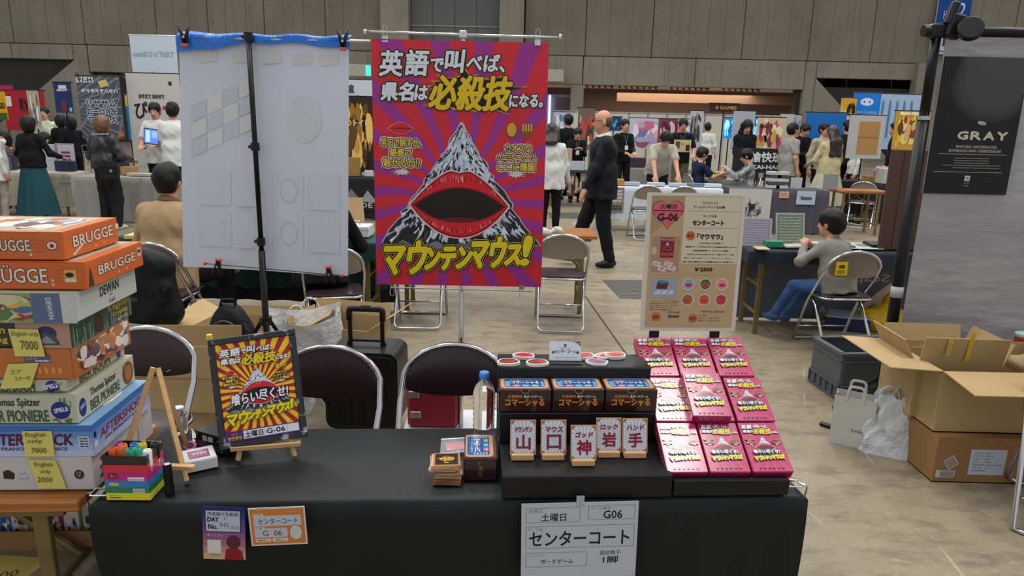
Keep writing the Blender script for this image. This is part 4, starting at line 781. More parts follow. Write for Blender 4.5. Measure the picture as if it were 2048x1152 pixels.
# die-cut stickers on the top step
def sticker(label, x, y, rz, n, c1, sc=1.):
    o = thing('sticker_stack', label, 'stickers', K(x, y, .2525), YW + rz, 'die-cut lip stickers on the top step'); r_ = random.Random(int(x * 999)); out = [(.032 * sc * math.cos(a) * (1 + .09 * math.sin(3 * a + x * 9)), .026 * sc * math.sin(a) * (1 + .08 * math.cos(2 * a))) for a in (2 * pi * i / 26 for i in range(26))]
    for i in range(n): m = MB(); m.M = Matrix.Rotation(r_.uniform(-.12, .12), 4, 'Z'); m.prism(out, i * .0022, i * .0022 + .0018, col='e4dfd6'); m.build('sticker', PRM, o)
    m = MB(); m.M = Matrix.Translation((0, 0, n * .0022)); m.poly([(a * .86, b * .84) for a, b in out], c1); lips(m, 0, -.002, .022 * sc, .011, .009, 1, mouth=False, n=12, strokes=8); m.build('sticker_print', PRG, o)
for a in (('stack of lip stickers at the far left end of the top step', 1.034, .292, .1, 4, '5c3c26'), ('pink lip stickers at the back of the top step, second from left', 1.083, .347, -.15, 4, 'b8566e'), ('stack of lip stickers at the front, third from the left', 1.118, .288, .1, 4, '6b3428'), ('lip stickers half hidden behind the business card stand', 1.262, .346, .3, 4, 'b23a3a'), ('blue and red lip stickers at the front right of the top step', 1.292, .296, -.3, 3, '4a6a9c'), ('orange lip stickers at the back right end of the top step', 1.357, .352, .2, 4, 'c4553c'), ('flat pale sticker lying left of the orange ones', 1.325, .36, .6, 2, 'b9a79c')): sticker(*a)
# business card stand
o = thing('card_stand', 'clear stand with a white business card on the top step', 'business cards', K(1.2, .307, .2525), YW + R(-2)); w, h = .092, .056; tl = Matrix.Rotation(R(-22), 4, 'X') @ Matrix.Translation((0, 0, .004 + h / 2)) @ Matrix.Rotation(R(90), 4, 'X'); m = MB(); m.M = tl
for i in range(6): m.box((.0005 * (i % 3), 0, -.001 - i * .0009), (w, h, .0007), col='d6d3cc')
m.at(1).rect(-w / 2, -h / 2, w / 2, h / 2, 'c9ced9'); m.at(2)
for q in range(4): m.poly([(w / 2, h / 2 - .004 * q), (w / 2, h / 2 - .004 * q - .003), (w / 2 - .03 + .004 * q, h / 2), (w / 2 - .022 + .004 * q, h / 2)], ('3c4634', '8a7a3c', 'b06a3c', '5c6a78')[q])
m.disc(0, .016, .004, .005, '4c5a52'); m.text('センターコート', -.03, -.008, .03, .002, '22242a', bold=.0003, arc=.003); m.text('Center Court', -.016, .006, .016, .0105, '5a5f68'); m.lines(-.03, -.02, .032, -.017, 1, '8a8f99'); m.disc(-.035, -.004, .004, .004, '4c4030'); m.disc(.036, -.004, .004, .004, '4c4030'); m.build('card', PRM, o)
m = MB(); m.box((0, .004, .001), (.095, .05, .002)); m.box((0, -.019, .006), (.095, .002, .012)); m.M = tl; m.box((0, .004, -.009), (.095, .07, .002)); m.box((0, .042, -.02), (.05, .003, .026)); m.build('clear_holder', CLEAR, o)
# --- slanted rack with the pink boxes
SL = R(28.5); rx0, rx1 = 1.44, 1.79; rack = thing('slanted_rack', 'black slanted display rack at the right end of the booth table', 'display stand', T(0, 0, .002), YW)
ry = -.006; m = MB(); bx0, bx1 = 1.447, 1.752
m.box(((bx0 + bx1) / 2, ry + .012, .022), (bx1 - bx0, .024, .044), bev=.002); m.build('front_lip', STK, rack)
for x in (bx0 + .02, bx1 - .02):
    m = MB(); L_ = .50; m.add([(x - .004, ry + .02, 0), (x + .004, ry + .02, 0), (x - .004, ry + .44, 0), (x + .004, ry + .44, 0), (x - .004, ry + .44, .24), (x + .004, ry + .44, .24), (x - .004, ry + .02, .02), (x + .004, ry + .02, .02)], [(0, 2, 4, 6), (1, 7, 5, 3), (0, 1, 3, 2), (2, 3, 5, 4), (4, 5, 7, 6), (6, 7, 1, 0)]); m.build('side_plate', STK, rack)
SM = lambda x, s_, n: Matrix.Translation((x, ry + .026, .03)) @ Matrix.Rotation(SL, 4, 'X') @ Matrix.Translation((0, s_, n))
m = MB(); m.M = SM(0, 0, 0); m.box(((bx0 + bx1) / 2, .235, -.004), (bx1 - bx0, .47, .006)); m.build('back_board', STK, rack)
for s_ in (.162, .325): m = MB(); m.M = SM(0, 0, 0); m.box(((bx0 + bx1) / 2, s_, .004), (bx1 - bx0, .004, .012)); m.build('ledge', STK, rack)
PW, PL, PH = .1085, .158, .03
PINK = mat('pink_gloss', 'a3104f', .16, coat=.8)
_pk = None
def pink_box(label, x, s_, n, rz=0.):
    global _pk
    M = Matrix.Translation(T(0, 0, .002)) @ Matrix.Rotation(YW, 4, 'Z') @ SM(x, s_, n) @ Matrix.Rotation(rz, 4, 'Z')
    if _pk is None:
        o = _pk = thing('board_game_box', label, 'board game box', group='pink board game boxes on the rack'); m = MB(); m.box((0, 0, PH / 2), (PW, PL, PH), bev=.0025); bl_ = m.build('box_lid', PINK, o)
        m = MB(); m.M = Matrix.Translation((0, 0, PH + .0003)); mouse_art(m, PW - .004, PL - .004, 'box'); m.build('lid_print', PRG, bl_)
        m = MB(); m.M = Matrix.Translation((-PW / 2 - .0004, 0, PH / 2)) @ Matrix.Rotation(R(-90), 4, 'Z') @ Matrix.Rotation(R(90), 4, 'X'); m.text('マウンテンマウス!', -.06, -.008, .06, .008, 'd9b43a', [(.0012, '1b120f')]); m.build('side_print', PRG, bl_)
    else: o = copy_tree(_pk); tag(o, label)
    o.matrix_world = M; o.rotation_mode = 'XYZ'; return o
row = ('front', 'middle', 'back'); cl_ = ('left', 'centre', 'right')
for r_ in range(3):
    for c in range(3):
        if (r_, c) == (1, 1): pink_box('pink lips-and-mountain game box under the raised one in the rack centre', 1.6 + .003, .082 + .163, .002)
        else: pink_box(f'pink lips-and-mountain game box, {row[r_]} row {cl_[c]} on the rack', 1.6 + (c - 1) * (PW + .0045) + (.006 if r_ == 1 else 0) - r_ * .002, .082 + r_ * .163, .002, R(rnd.uniform(-.7, .7)))
for q in range(1, 2): pink_box('pink lips-and-mountain game box lying raised on top in the rack centre', 1.585, .082 + .155, .002 + PH * q + .001, R(-1.0))
# extra box tucked behind at the back left corner
# A3 price board on two black feet
pw, ph = .297, .42
def d_price(m, w, h):
    X = lambda u: (u - .5) * w; Y = lambda v: (.5 - v) * h; B_ = '2a221e'
    m.at(1).rect(X(.045), Y(.975), X(.96), Y(.02), 'bda27c'); m.at(2).poly([(X(.38), Y(.025)), (X(.38), Y(.5)), (X(.955), Y(.5)), (X(.955), Y(.025))][::-1], 'd3c8ac'); m.at(2).poly([(X(.05), Y(.02)), (X(.38), Y(.02)), (X(.38), Y(.1)), (X(.05), Y(.3))][::-1], 'a98f6a')
    def heart(cx, cy, s_, col): m.poly([(cx + s_ * .0625 * 16 * math.sin(a) ** 3, cy + s_ * .0625 * (13 * math.cos(a) - 5 * math.cos(2 * a) - 2 * math.cos(3 * a) - math.cos(4 * a))) for a in (2 * pi * i / 40 for i in range(40))], col)
    hx, hy = X(.215), Y(.14); m.at(3); heart(hx, hy, w * .163, '5c2a28'); m.at(4); heart(hx, hy, w * .156, 'd4616a'); m.at(5).rect(X(.07), Y(.128), X(.36), Y(.121), '3a1a1c')
    m.text('土曜日', X(.13), Y(.11), X(.30), Y(.08), '33181a', bold=.0006); m.text('G-06', X(.115), Y(.195), X(.32), Y(.145), '231315', bold=.0014)
    m.at(3).text('2026/5/23', X(.555), Y(.075), X(.71), Y(.058), B_); m.text('ゲームマーケット2026春', X(.47), Y(.105), X(.79), Y(.086), B_, bold=.0003); m.text('サークル名', X(.575), Y(.168), X(.71), Y(.15), B_, bold=.0003); m.text('センターコート', X(.475), Y(.225), X(.79), Y(.19), B_, bold=.0012)
    for v, a, b in ((.125, .42, .95), (.245, .41, .95), (.585, .06, .93)):
        for i in range(58): x = X(a + (b - a) * i / 58); m.rect(x, Y(v) - .0008, x + .0017, Y(v) + .0008, 'a8504c')
    for x_, y_ in ((.46, .3), (.16, .895), (.545, .905)): m.at(3).disc(X(x_), Y(y_), w * .048, None, 'c06a40'); m.at(4).text('新作' if y_ < .5 else '旧作', X(x_ - .03), Y(y_ + .012), X(x_ + .03), Y(y_ - .012), '7c3020', bold=.0006)
    m.at(3).text('「マウマウ」', X(.53), Y(.325), X(.79), Y(.285), B_, bold=.0011)
    for i, (t, a, b) in enumerate((('山口が揃ったら即終了?', .56, .80), ('裏返れカードであなただけの必殺技を繰り出そう!', .42, .94), ('県名英訳連発バトルがここに爆誕!', .5, .86), ('お子さんから大人までサクッと遊べるゲーム性', .44, .92), ('ラブ・プリンセス・・・、サイレント・ヒル・・・', .41, .94), ('様々な県の翻訳された言葉達をあなたは目撃する…', .40, .94))): v = .345 + i * .027; m.text(t, X(a), Y(v + .012), X(b), Y(v) - .0012, '3a2c22', bold=.0003)
    m.text('￥2500', X(.53), Y(.555), X(.71), Y(.53), B_, bold=.001)
    m.at(3).rect(X(.075), Y(.565), X(.36), Y(.305), 'a98a6c'); m.at(4).rect(X(.16), Y(.46), X(.30), Y(.315), '8c1030'); m.at(5).text('マウンテンマウス!', X(.165), Y(.445), X(.295), Y(.425), 'd9c01c'); mountain(m, X(.23), Y(.345), X(.19), X(.27), Y(.40), 5, n=10); lips(m, X(.23), Y(.39), w * .04, h * .012, h * .012, 10, n=8, strokes=0); m.at(5).text('英語で叫べば必殺技', X(.165), Y(.338), X(.295), Y(.322), 'e6d6c8')
    m.at(4).disc(X(.1), Y(.41), w * .025, h * .03, 'cbb9a0')
    for i, (x_, y_) in enumerate(((.13, .5), (.25, .5), (.19, .535), (.29, .53))): m.at(5 + i % 2).poly([(X(x_ - .05), Y(y_ + .012)), (X(x_ + .03), Y(y_ + .03)), (X(x_ + .05), Y(y_ - .005)), (X(x_ - .03), Y(y_ - .02))], 'd8c9c0'); m.at(7).text('山口岩手'[i], X(x_ - .02), Y(y_ + .012), X(x_ + .02), Y(y_ - .008), '8a1f2c')
    m.at(3).rect(X(.09), Y(.755), X(.36), Y(.605), '9fa0aa'); m.at(4).poly([(X(.14), Y(.685)), (X(.25), Y(.69)), (X(.27), Y(.64)), (X(.155), Y(.63))], '54302c'); m.at(5).poly([(X(.16), Y(.645)), (X(.25), Y(.65)), (X(.26), Y(.63)), (X(.17), Y(.622))], '4f7a9c')
    for i in range(3): m.at(4).poly([(X(.12 + i * .07), Y(.73)), (X(.18 + i * .07), Y(.725)), (X(.2 + i * .065), Y(.695)), (X(.14 + i * .07), Y(.7))], 'b9cfe2')
    for i, t in enumerate(('センターコートオリジナル作品第2弾', 'CM制作協力型ゲーム「コマーシャる」', '様々な不動産を売り込もう「カタログル」', '選べる2つのゲーム。', '会場でぜひ試遊願います')): m.at(3).text(t, X(.09 if i else .11), Y(.785 + i * .0155), X(.38 - .05 * (i > 2)), Y(.774 + i * .0155), '4a3c30')
    m.text('コマーシャる', X(.28), Y(.868), X(.40), Y(.852), B_, bold=.0003); m.text('¥2500', X(.285), Y(.9), X(.40), Y(.882), B_, bold=.0006); m.text('「マウマウ」ステッカー', X(.63), Y(.862), X(.88), Y(.845), B_, bold=.0003)
    for i, t in enumerate(('1枚:150円', '好きセット(4枚):500円', '全種セット(6枚):500円')): m.text(t, X(.60), Y(.888 + i * .02), X(.69 if i == 0 else .82), Y(.876 + i * .02), '4a3c30')
    for i in range(6):
        cx, cy = X(.475 + (i % 3) * .175), Y(.65 + (i // 3) * .115); m.at(3).disc(cx, cy, w * .062, h * .043, 'e8e2da'); m.at(4).disc(cx, cy, w * .055, h * .038, ('7fa0cc', '4c6a34', 'd98a9c', '8a6a3c', 'c05a34', 'b03440')[i]); lips(m, cx, cy - .003, w * .042, h * .014, h * .012, 5, mouth=False, n=10, strokes=3)
bx, bz0 = W(1375, 665, .42); price = thing('price_board', 'beige A3 price board with a pink heart standing behind the pink boxes', 'sign', T((W(1278, 660, .43)[0] + W(1468, 665, .43)[0]) / 2, .43, .0), YW)
m = MB(); m.M = Matrix.Translation((0, 0, .315 + ph / 2)) @ Matrix.Rotation(R(-2), 4, 'X') @ Matrix.Rotation(R(90), 4, 'X'); m.box((0, 0, -.0025), (pw, ph, .005), col='d4cdc0'); d_price(m, pw, ph); m.build('printed_board', PRS, price)
for x in (-.1, .09): m = MB(); m.box((x, .006, .16), (.03, .006, .33)); m.box((x, .0, .002), (.03, .07, .004)); m.build('foot', STK, price)
# --- small items
# card pile
o = thing('card_pile', 'loose pile of square brown-edged game cards with マウマウ on top', 'game cards', T(.868, .098, .0), YW); rr_ = random.Random(3)
for i in range(26):
    m = MB(); m.box((rr_.uniform(-.004, .004) - (.008 if i > 16 else 0), rr_.uniform(-.004, .004), .0012 + i * .0021), (.07, .07, .0015), rz=rr_.uniform(-.09, .09), col=rr_.choice(['c9a27c', 'b5835a', 'd2bba3', '9a6a45'])); m.build('card', PRM, o)
m = MB(); m.M = Matrix.Translation((-.003, .002, .0558)) @ Matrix.Rotation(.03, 4, 'Z'); m.box((0, 0, -.0004), (.07, .07, .0008), col='b98a5a'); m.at(1).rect(-.031, -.031, .031, .031, '241a16'); m.at(2).rays(0, 0, -.03, -.03, .03, .03, 20, '3a2a20'); m.at(3); spikes(m, 0, .002, .024, .016, 14, 'a88a2c', 3, .8); m.at(4).text('マウマウ', -.02, -.006, .02, .006, 'e3c63a', [(.0014, '17100c')], bold=.0008); m.at(4).disc(0, .014, .006, .005, 'c03030'); m.rect(-.006, -.022, .006, -.018, 'c9b49c'); m.frame(-.031, -.031, .031, .031, .0015, '8a6a4a'); m.build('top_card', PRG, o)
# zip bag
o = thing('zip_bag', 'clear zip bag with pink slips lying behind the card pile', 'bag', T(.885, .285, .001), YW + R(8)); m = MB(); m.grid(lambda u, v: ((u - .5) * .1 + .012 * v, (v - .5) * .09, .006 * math.sin(pi * u) * math.sin(pi * v) + .003 + .0015 * math.sin(14 * u + 9 * v)), 12, 10); m.build('plastic_film', mat('zip_film', 'dfe6ea', .12, alpha=.35), o); m = MB(); m.box((.006, -.002, .002), (.07, .05, .003), col='c8324a'); m.box((.0, -.01, .004), (.05, .03, .001), rz=.3, col='d6536a'); m.build('pink_slip', PRM, o); m = MB(); m.box((.012, .044, .004), (.1, .006, .002)); m.box((-.0, -.044, .003), (.1, .003, .002)); m.build('zip_strip', mat('zip_strip', 'e6eaee', .3), o)
# water bottle
def bottle(label, loc, capc, h=.215, r=.0325, liquid=None, name='water_bottle', ribs=True):
    o = thing(name, label, 'bottle', loc); pr = []
    for i in range(0, 15): z = .008 + i * (h * .58) / 14; pr.append((r * (1 - (.05 if ribs and i % 2 else 0)), z))
    for i in range(1, 9): t = i / 8; pr.append((r * (1 - t * t) + .013 * t * t + .002 * math.sin(pi * t), h * .62 + t * h * .27))
    pr = [(r * .8, 0), (r * .97, .004)] + pr + [(.0125, h * .91), (.0125, h * .93)]; m = MB(); m.lathe(pr, 28); 
    inner = [(a - .0007, z) for a, z in pr]; o2 = m.build('bottle_body', CLEAR, o, auto=50)
    m = MB(); m.lathe([(.0148, h * .905), (.015, h * .91), (.015, h * .98), (.0135, h * .99)], 20); m.build('cap', mat('cap_' + capc, capc, .4), o, auto=40)
    if liquid: m = MB(); m.lathe([(r * .92, .004), (r * .93, h * liquid[0]), (0.001, h * liquid[0])], 20); m.build('drink', mat('drink_' + liquid[1], liquid[1], .1, trans=.7), o, auto=40)
    return o
bottle('clear ribbed water bottle with a blue cap beside the display steps', T(.967, .337, .0), '3f8fd6')
# marker box
o = thing('marker_box', 'upright striped cardboard box of markers on the left end of the booth table', 'pen box', T(.088, .046, .0), YW + R(-2)); bw, bd, bh = .105, .083, .118
m = MB(); 
for q, (c, d) in enumerate((((0, -bd / 2, 0), (bw, .002)), ((0, bd / 2, 0), (bw, .002)), ((-bw / 2, 0, 0), (.002, bd)), ((bw / 2, 0, 0), (.002, bd)))):
    zz = [(0, .019, 'd9cf22'), (.019, .035, '1d7a44'), (.035, .052, '2479bf'), (.052, .076, 'b5187a'), (.076, .094, 'd31e3c'), (.094, bh, '181313')]
    for z0, z1, cc in zz: m.box((c[0], c[1], (z0 + z1) / 2), (d[0], d[1], z1 - z0), col=cc)
m.box((0, 0, .001), (bw, bd, .002), col='181313'); m.build('box_body', PRG, o)
m = MB(); m.M = Matrix.Translation((0, -bd / 2 - .0012, 0)) @ Matrix.Rotation(R(90), 4, 'X'); m.at(1).rect(.004, .052, .044, .062, 'e2e2e2'); m.at(2)
for i in range(5): m.rect(.006 + i * .0075, .0535, .011 + i * .0075, .0575, '8a8f99')
m.at(1).rect(.014, .02, .042, .031, 'dfe2e0'); m.at(2)
for i in range(16): m.rect(.016 + i * .0016, .0215, .0167 + i * .0016, .0298, '1a1a1a')
m.at(1).poly(rrect(-.042, .058, -.02, .072, .004), '3a1418'); m.at(2).poly(rrect(-.038, .061, -.03, .069, .002), 'd05a34'); m.poly(rrect(-.029, .06, -.022, .068, .002), 'b5187a'); m.at(1).poly([(-.044, .04), (-.02, .038), (-.018, .046), (-.04, .048)], 'd9b24a'); m.text('水性サインペン', -.044, .01, -.014, .014, '3c3a10'); m.lines(-.044, .004, -.016, .009, 1, '3c3a10'); m.build('front_print', PRG, o)
mk = ['e0662c', 'e0662c', '3aa37e', '4ab09a', 'e9eef0', 'a8469c', 'e78a5c', '3a86c9', 'd8c022', '181818']
for i, c in enumerate(mk):
    x = -.042 + (i % 5) * .021; y = -.018 + (i // 5) * .03 + (i % 2) * .006; p = T(.088, .046); p = p + Vector((x, y, .003)); q = thing('marker_pen', f'{["orange","bright orange","green","teal","white","purple","peach","blue","yellow","black"][i]}-capped marker standing in the striped box', 'marker', p, 0, 'markers in the striped box'); q.rotation_euler = (R(rnd.uniform(-3, 3)), R(rnd.uniform(-3, 3)), 0); q.scale = (1.08, 1.08, .95)
    m = MB(); m.lathe([(.0075, 0), (.0085, .004), (.0085, .085)], 12); m.build('barrel', mat('marker_barrel', 'dcdcd8', .4), q, auto=40); m = MB(); m.lathe([(.0098, .085), (.0098, .124), (.0085, .128), (.0062, .128), (.0056, .122)], 14); m.build('pen_cap', mat('marker_' + c, c, .35), q, auto=40)
# black stick
o = thing('marker_pen', 'short black marker standing upright in front of the small bare easel', 'marker', T(.173, .035, 0)); m = MB(); m.lathe([(.0115, 0), (.0118, .002), (.0118, .024)], 18); m.build('barrel', BLKP, o, auto=40); m = MB(); m.lathe([(.0108, .024), (.0104, .075), (.0095, .08), (.0075, .08)], 18); m.build('pen_cap', BLKM, o, auto=40); m = MB(); m.lathe([(.0075, .0795), (.0075, .081), (.0045, .0805)], 16); m.build('cap_end', mat('grey_ring', 'b9bcbc', .4), o)
# bare easel
def easel(label, loc, rz, H_, W_, bar_z, thick=.011, lean=14, group=None):
    o = thing('tabletop_easel', label, 'easel', loc, rz, group); s_ = math.sin(R(lean)) * H_
    for q, nm in ((-1, 'leg'), (1, 'leg')): m = MB(); m.tube([(q * W_ / 2, 0, .004), (q * .006, s_, H_)], thick * .75, 4); m.build('leg', PINE, o)
    m = MB(); m.tube([(0, s_ + .012, H_ * .96), (0, s_ + H_ * .42, .004)], thick * .75, 4); m.build('rear_leg', PINE, o)
    m = MB(); t = bar_z / H_; m.box((0, s_ * t - .016, bar_z), (.24, .016, thick * 1.1), bev=.001); m.build('ledge', PINE, o)
    m = MB(); m.cyl((-.02, s_ + .006, H_ * .955), (.028, s_ + .006, H_ * .955), .0025, 6); m.box((.03, s_ + .006, H_ * .955), (.004, .018, .007)); m.build('wing_nut', BLKM, o); return o
easel('small bare pine easel behind the striped marker box', T(.1, .10, .0), YW + R(-6), .285, .185, .045, group='pine easels on the table')
# scissors, bottle of blue stoppers, boxes
o = thing('scissors', 'pink-handled scissors lying behind the small white box', 'scissors', T(.125, .33, .004), YW + R(-62)); PKP = mat('pink_plastic', 'c04c9c', .35)
for q in (-1, 1):
    m = MB(); m.tube([(.045 + .026 * math.cos(a), q * .019 + .014 * math.sin(a), .004) for a in (2 * pi * i / 18 for i in range(18))], .0045, 7, True); m.build('handle_loop', PKP if q < 0 else mat('pale_pink_plastic', 'd8a0a8', .4), o, True)
    m = MB(); m.prism([(.02, q * .006 - .003), (.02, q * .006 + .004), (-.07, -q * .001 + .0015), (-.072, -q * .001 - .001)][::-1], .003 + (q + 1) * .001, .0045 + (q + 1) * .001); m.build('blade', STEEL, o)
m = MB(); m.cyl((0, 0, .002), (0, 0, .008), .004, 10); m.build('pivot_screw', STEEL, o)
bt = bottle('small clear jar holding blue beads behind the bare easel', T(.062, .385, 0), 'c9d6de', h=.085, r=.022, name='bead_jar', ribs=False)
rr_ = random.Random(9)
for i in range(7): m = MB(); m.lathe([(.001, 0), (.005, .002), (.006, .006), (.001, .01)], 8, c=(rr_.uniform(-.011, .011), rr_.uniform(-.011, .011), .006 + (i > 4) * .008)); m.build('bead', mat('blue_bead', '3f7fbf', .3), bt, True)
o = thing('white_card_box', 'small white lidded box with a dark window print on the table', 'box', T(.19, .187, 0), YW + R(28)); m = MB(); m.box((0, 0, .0155), (.082, .082, .031), bev=.002); m.build('box_body', mat('white_card', 'cfd0d2', .5), o); m = MB(); m.M = Matrix.Translation((0, 0, .0316)); m.frame(-.04, -.04, .04, .04, .0015, 'b9babd'); m.poly(rrect(-.026, -.024, .026, .024, .002), '5a1440'); m.at(1).poly(rrect(-.023, -.021, .023, .021, .002), '8a2a5c'); m.at(2).text('マウマウ', -.017, -.006, .019, .008, 'e6d9e0', [(.001, '2a1a3c')], bold=.0006); m.rect(-.004, .014, .012, .017, 'd9c8d0'); m.build('lid_print', PRG, o)
o = thing('black_card_box', 'glossy black lidded box leaning beside the framed poster', 'box', T(.215, .29, 0), YW + R(-28)); m = MB(); m.box((0, 0, .028), (.115, .078, .056), bev=.002); m.build('box_body', mat('black_gloss', '1a181a', .12, coat=.5), o); m = MB(); m.M = Matrix.Translation((0, -.0394, .028)) @ Matrix.Rotation(R(90), 4, 'X'); m.rect(-.03, .004, -.012, .02, 'b9babd'); m.rect(-.008, .004, .01, .02, 'b9babd'); m.lines(-.05, -.022, .05, -.002, 4, '6c6a70', fill=.4); m.build('front_print', PRG, o)
# framed poster on easel
ez = thing('tabletop_easel', 'pine easel carrying the black-framed red and yellow poster', 'easel', T(.36, .225, 0), YW + R(10), 'pine easels on the table')
m = MB(); m.box((0, -.004, .038), (.185, .02, .012), bev=.001); m.build('ledge', PINE, ez)
for q in (-1, 1): m = MB(); m.tube([(q * .075, -.012, .004), (q * .012, .085, .28)], .007, 4); m.build('leg', PINE, ez)
m = MB(); m.tube([(0, .09, .27), (.01, .19, .004)], .007, 4); m.build('rear_leg', PINE, ez)
fp = thing('framed_poster', 'marbled black framed poster with red and yellow sunburst on the easel', 'poster', T(.36, .225, 0) + Vector((0, 0, .044)), YW + R(10)); fw_, fh_ = .232, .305
fp.rotation_euler = Euler((0, 0, 0)); fp.matrix_world = Matrix.Translation(T(.358, .219, .046)) @ Matrix.Rotation(YW + R(10), 4, 'Z') @ Matrix.Rotation(R(-17), 4, 'X') @ Matrix.Rotation(R(-5.2), 4, 'Y')
MARB = mat('marbled_black', '1a1b20', .3, var=(28, .9, 'a8abb4', (1, 1, 1)))
_r = MARB.node_tree.nodes
for n_ in _r:
    if n_.type == 'MAP_RANGE': n_.inputs[1].default_value = .58; n_.inputs[2].default_value = .68
m = MB(); z0 = fh_ / 2
m.box((0, .006, z0), (fw_, .01, fh_), bev=.002); m.build('backing_board', MARB, fp)
for c, d in (((0, 0, .009), (fw_, .008, .018)), ((0, 0, fh_ - .009), (fw_, .008, .018)), ((-fw_ / 2 + .009, 0, z0), (.018, .008, fh_ - .036)), ((fw_ / 2 - .009, 0, z0), (.018, .008, fh_ - .036))): m = MB(); m.box(c, d, bev=.002); m.build('frame_rail', MARB, fp)
m = MB(); m.M = Matrix.Translation((0, -.0005, z0)) @ Matrix.Rotation(R(90), 4, 'X'); mouse_art(m, fw_ - .036, fh_ - .036, 'board'); m.build('poster_print', PRS, fp)
# papers hanging on the cloth front
def hang(label, name, pxs, draw, base, w, h, yoff=-.034, rz=0., tilt=0., roll=0.):
    x, z = W(pxs[0], pxs[1], yoff); M = Matrix.Translation(T(0, 0, 0)) @ Matrix.Rotation(YW, 4, 'Z') @ Matrix.Translation((x, yoff, z)) @ Matrix.Rotation(R(90 - tilt), 4, 'X') @ Matrix.Rotation(R(roll), 4, 'Z'); m = MB(); m.box((w / 2, -h / 2, -.0008), (w, h, .0012), col=base); m.M = Matrix.Translation((w / 2, -h / 2, 0)); draw(m, w, h); o = m.build(name, PRM); o.matrix_world = M; return tag(o, label, 'sign')
def d_booth(m, w, h):
    I = '1c2030'; g_ = '8b8e98'; s_ = lambda *a: m.at(1).frame(*a, .0007, '3c4254')
    s_(-w * .46, h * .25, w * .0, h * .44); s_(w * .07, h * .27, w * .47, h * .455); s_(-w * .46, -.09 * h, w * .47, h * .2); s_(-w * .46, -h * .34, w * .07, -h * .15)
    m.text('出展日:', -w * .44, h * .38, -w * .31, h * .425, g_); m.text('土曜日', -w * .33, h * .265, -w * .12, h * .365, I, bold=.0003); m.text('ブース番号:', w * .09, h * .4, w * .27, h * .44, g_); m.text('G06', w * .2, h * .285, w * .36, h * .385, I, bold=.0005)
    m.text('ブース名:', -w * .45, h * .14, -w * .31, h * .18, g_); m.text('センターコート', -w * .43, -h * .06, w * .43, h * .13, I, bold=.0008); m.text('ジャンル:', -w * .44, -h * .205, -w * .3, -h * .17, g_); m.text('ボードゲーム', -w * .33, -h * .3, -w * .05, -h * .24, I, bold=.0002); m.text('追加椅子', w * .18, -h * .2, w * .36, -h * .14, I); m.text('1脚', w * .21, -h * .31, w * .34, -h * .22, I, bold=.0004)
o = hang('white booth number sheet reading センターコート G06 on the black cloth', 'booth_sheet', (1043, 1008), d_booth, 'bfc2c9', .297, .215, roll=1.0)
m = MB(); m.box((.148, .004, .0008), (.02, .03, .0006)); m.build('tape', mat('clear_tape', 'a9b0b4', .3), o)
def d_day(m, w, h):
    m.at(1)
    for i, c in enumerate(('2c2c6a', '3d3580', '5a4292', '754a8c', '8f5a84', 'a5687c', 'b5857c', 'c4a77c')): m.rect(-w / 2, h / 2 - (i + 1) * h / 8, w / 2, h / 2 - i * h / 8, c)
    m.at(2).rect(-w * .44, h * .02, w * .4, h * .44, '1c1c30'); m.at(3).rect(-w * .42, h * .035, w * .38, h * .425, 'b9c0d2'); m.at(4).text('作品紹介生配信', -w * .38, h * .33, w * .34, h * .4, '3a3c50', bold=.0002); m.text('DAY', -w * .38, h * .22, -w * .12, h * .3, '1a1a28', bold=.0007); m.text('6', w * .0, h * .26, w * .05, h * .31, '3a3c50'); m.text('No.', -w * .36, h * .08, -w * .16, h * .17, '1a1a28', bold=.0006); m.text('942', -w * .1, h * .12, w * .12, h * .2, '3a3c50'); m.text('00:00', w * .16, h * .08, w * .36, h * .15, '6a6c80')
    m.at(2).rect(-w * .4, -h * .38, -w * .08, -h * .13, 'd9d2cc'); m.lines(-w * .34, -h * .43, -w * .1, -h * .41, 1, '4a3c40'); m.at(3).poly([(w * .0, -h * .5), (w * .04, -h * .3), (w * .14, -h * .27), (w * .3, -h * .27), (w * .42, -h * .34), (w * .46, -h * .5)], '8a1a28'); m.at(4).disc(w * .22, -h * .16, w * .17, h * .13, '5a2a34'); m.text('待ってるよ', -w * .4, -h * .06, -w * .02, -h * .01, 'e6b4c8')
hang('purple leaflet slip marked DAY No. on the black cloth', 'day_slip', (404, 1012), d_day, '2c2c6a', .102, .145, roll=-3)
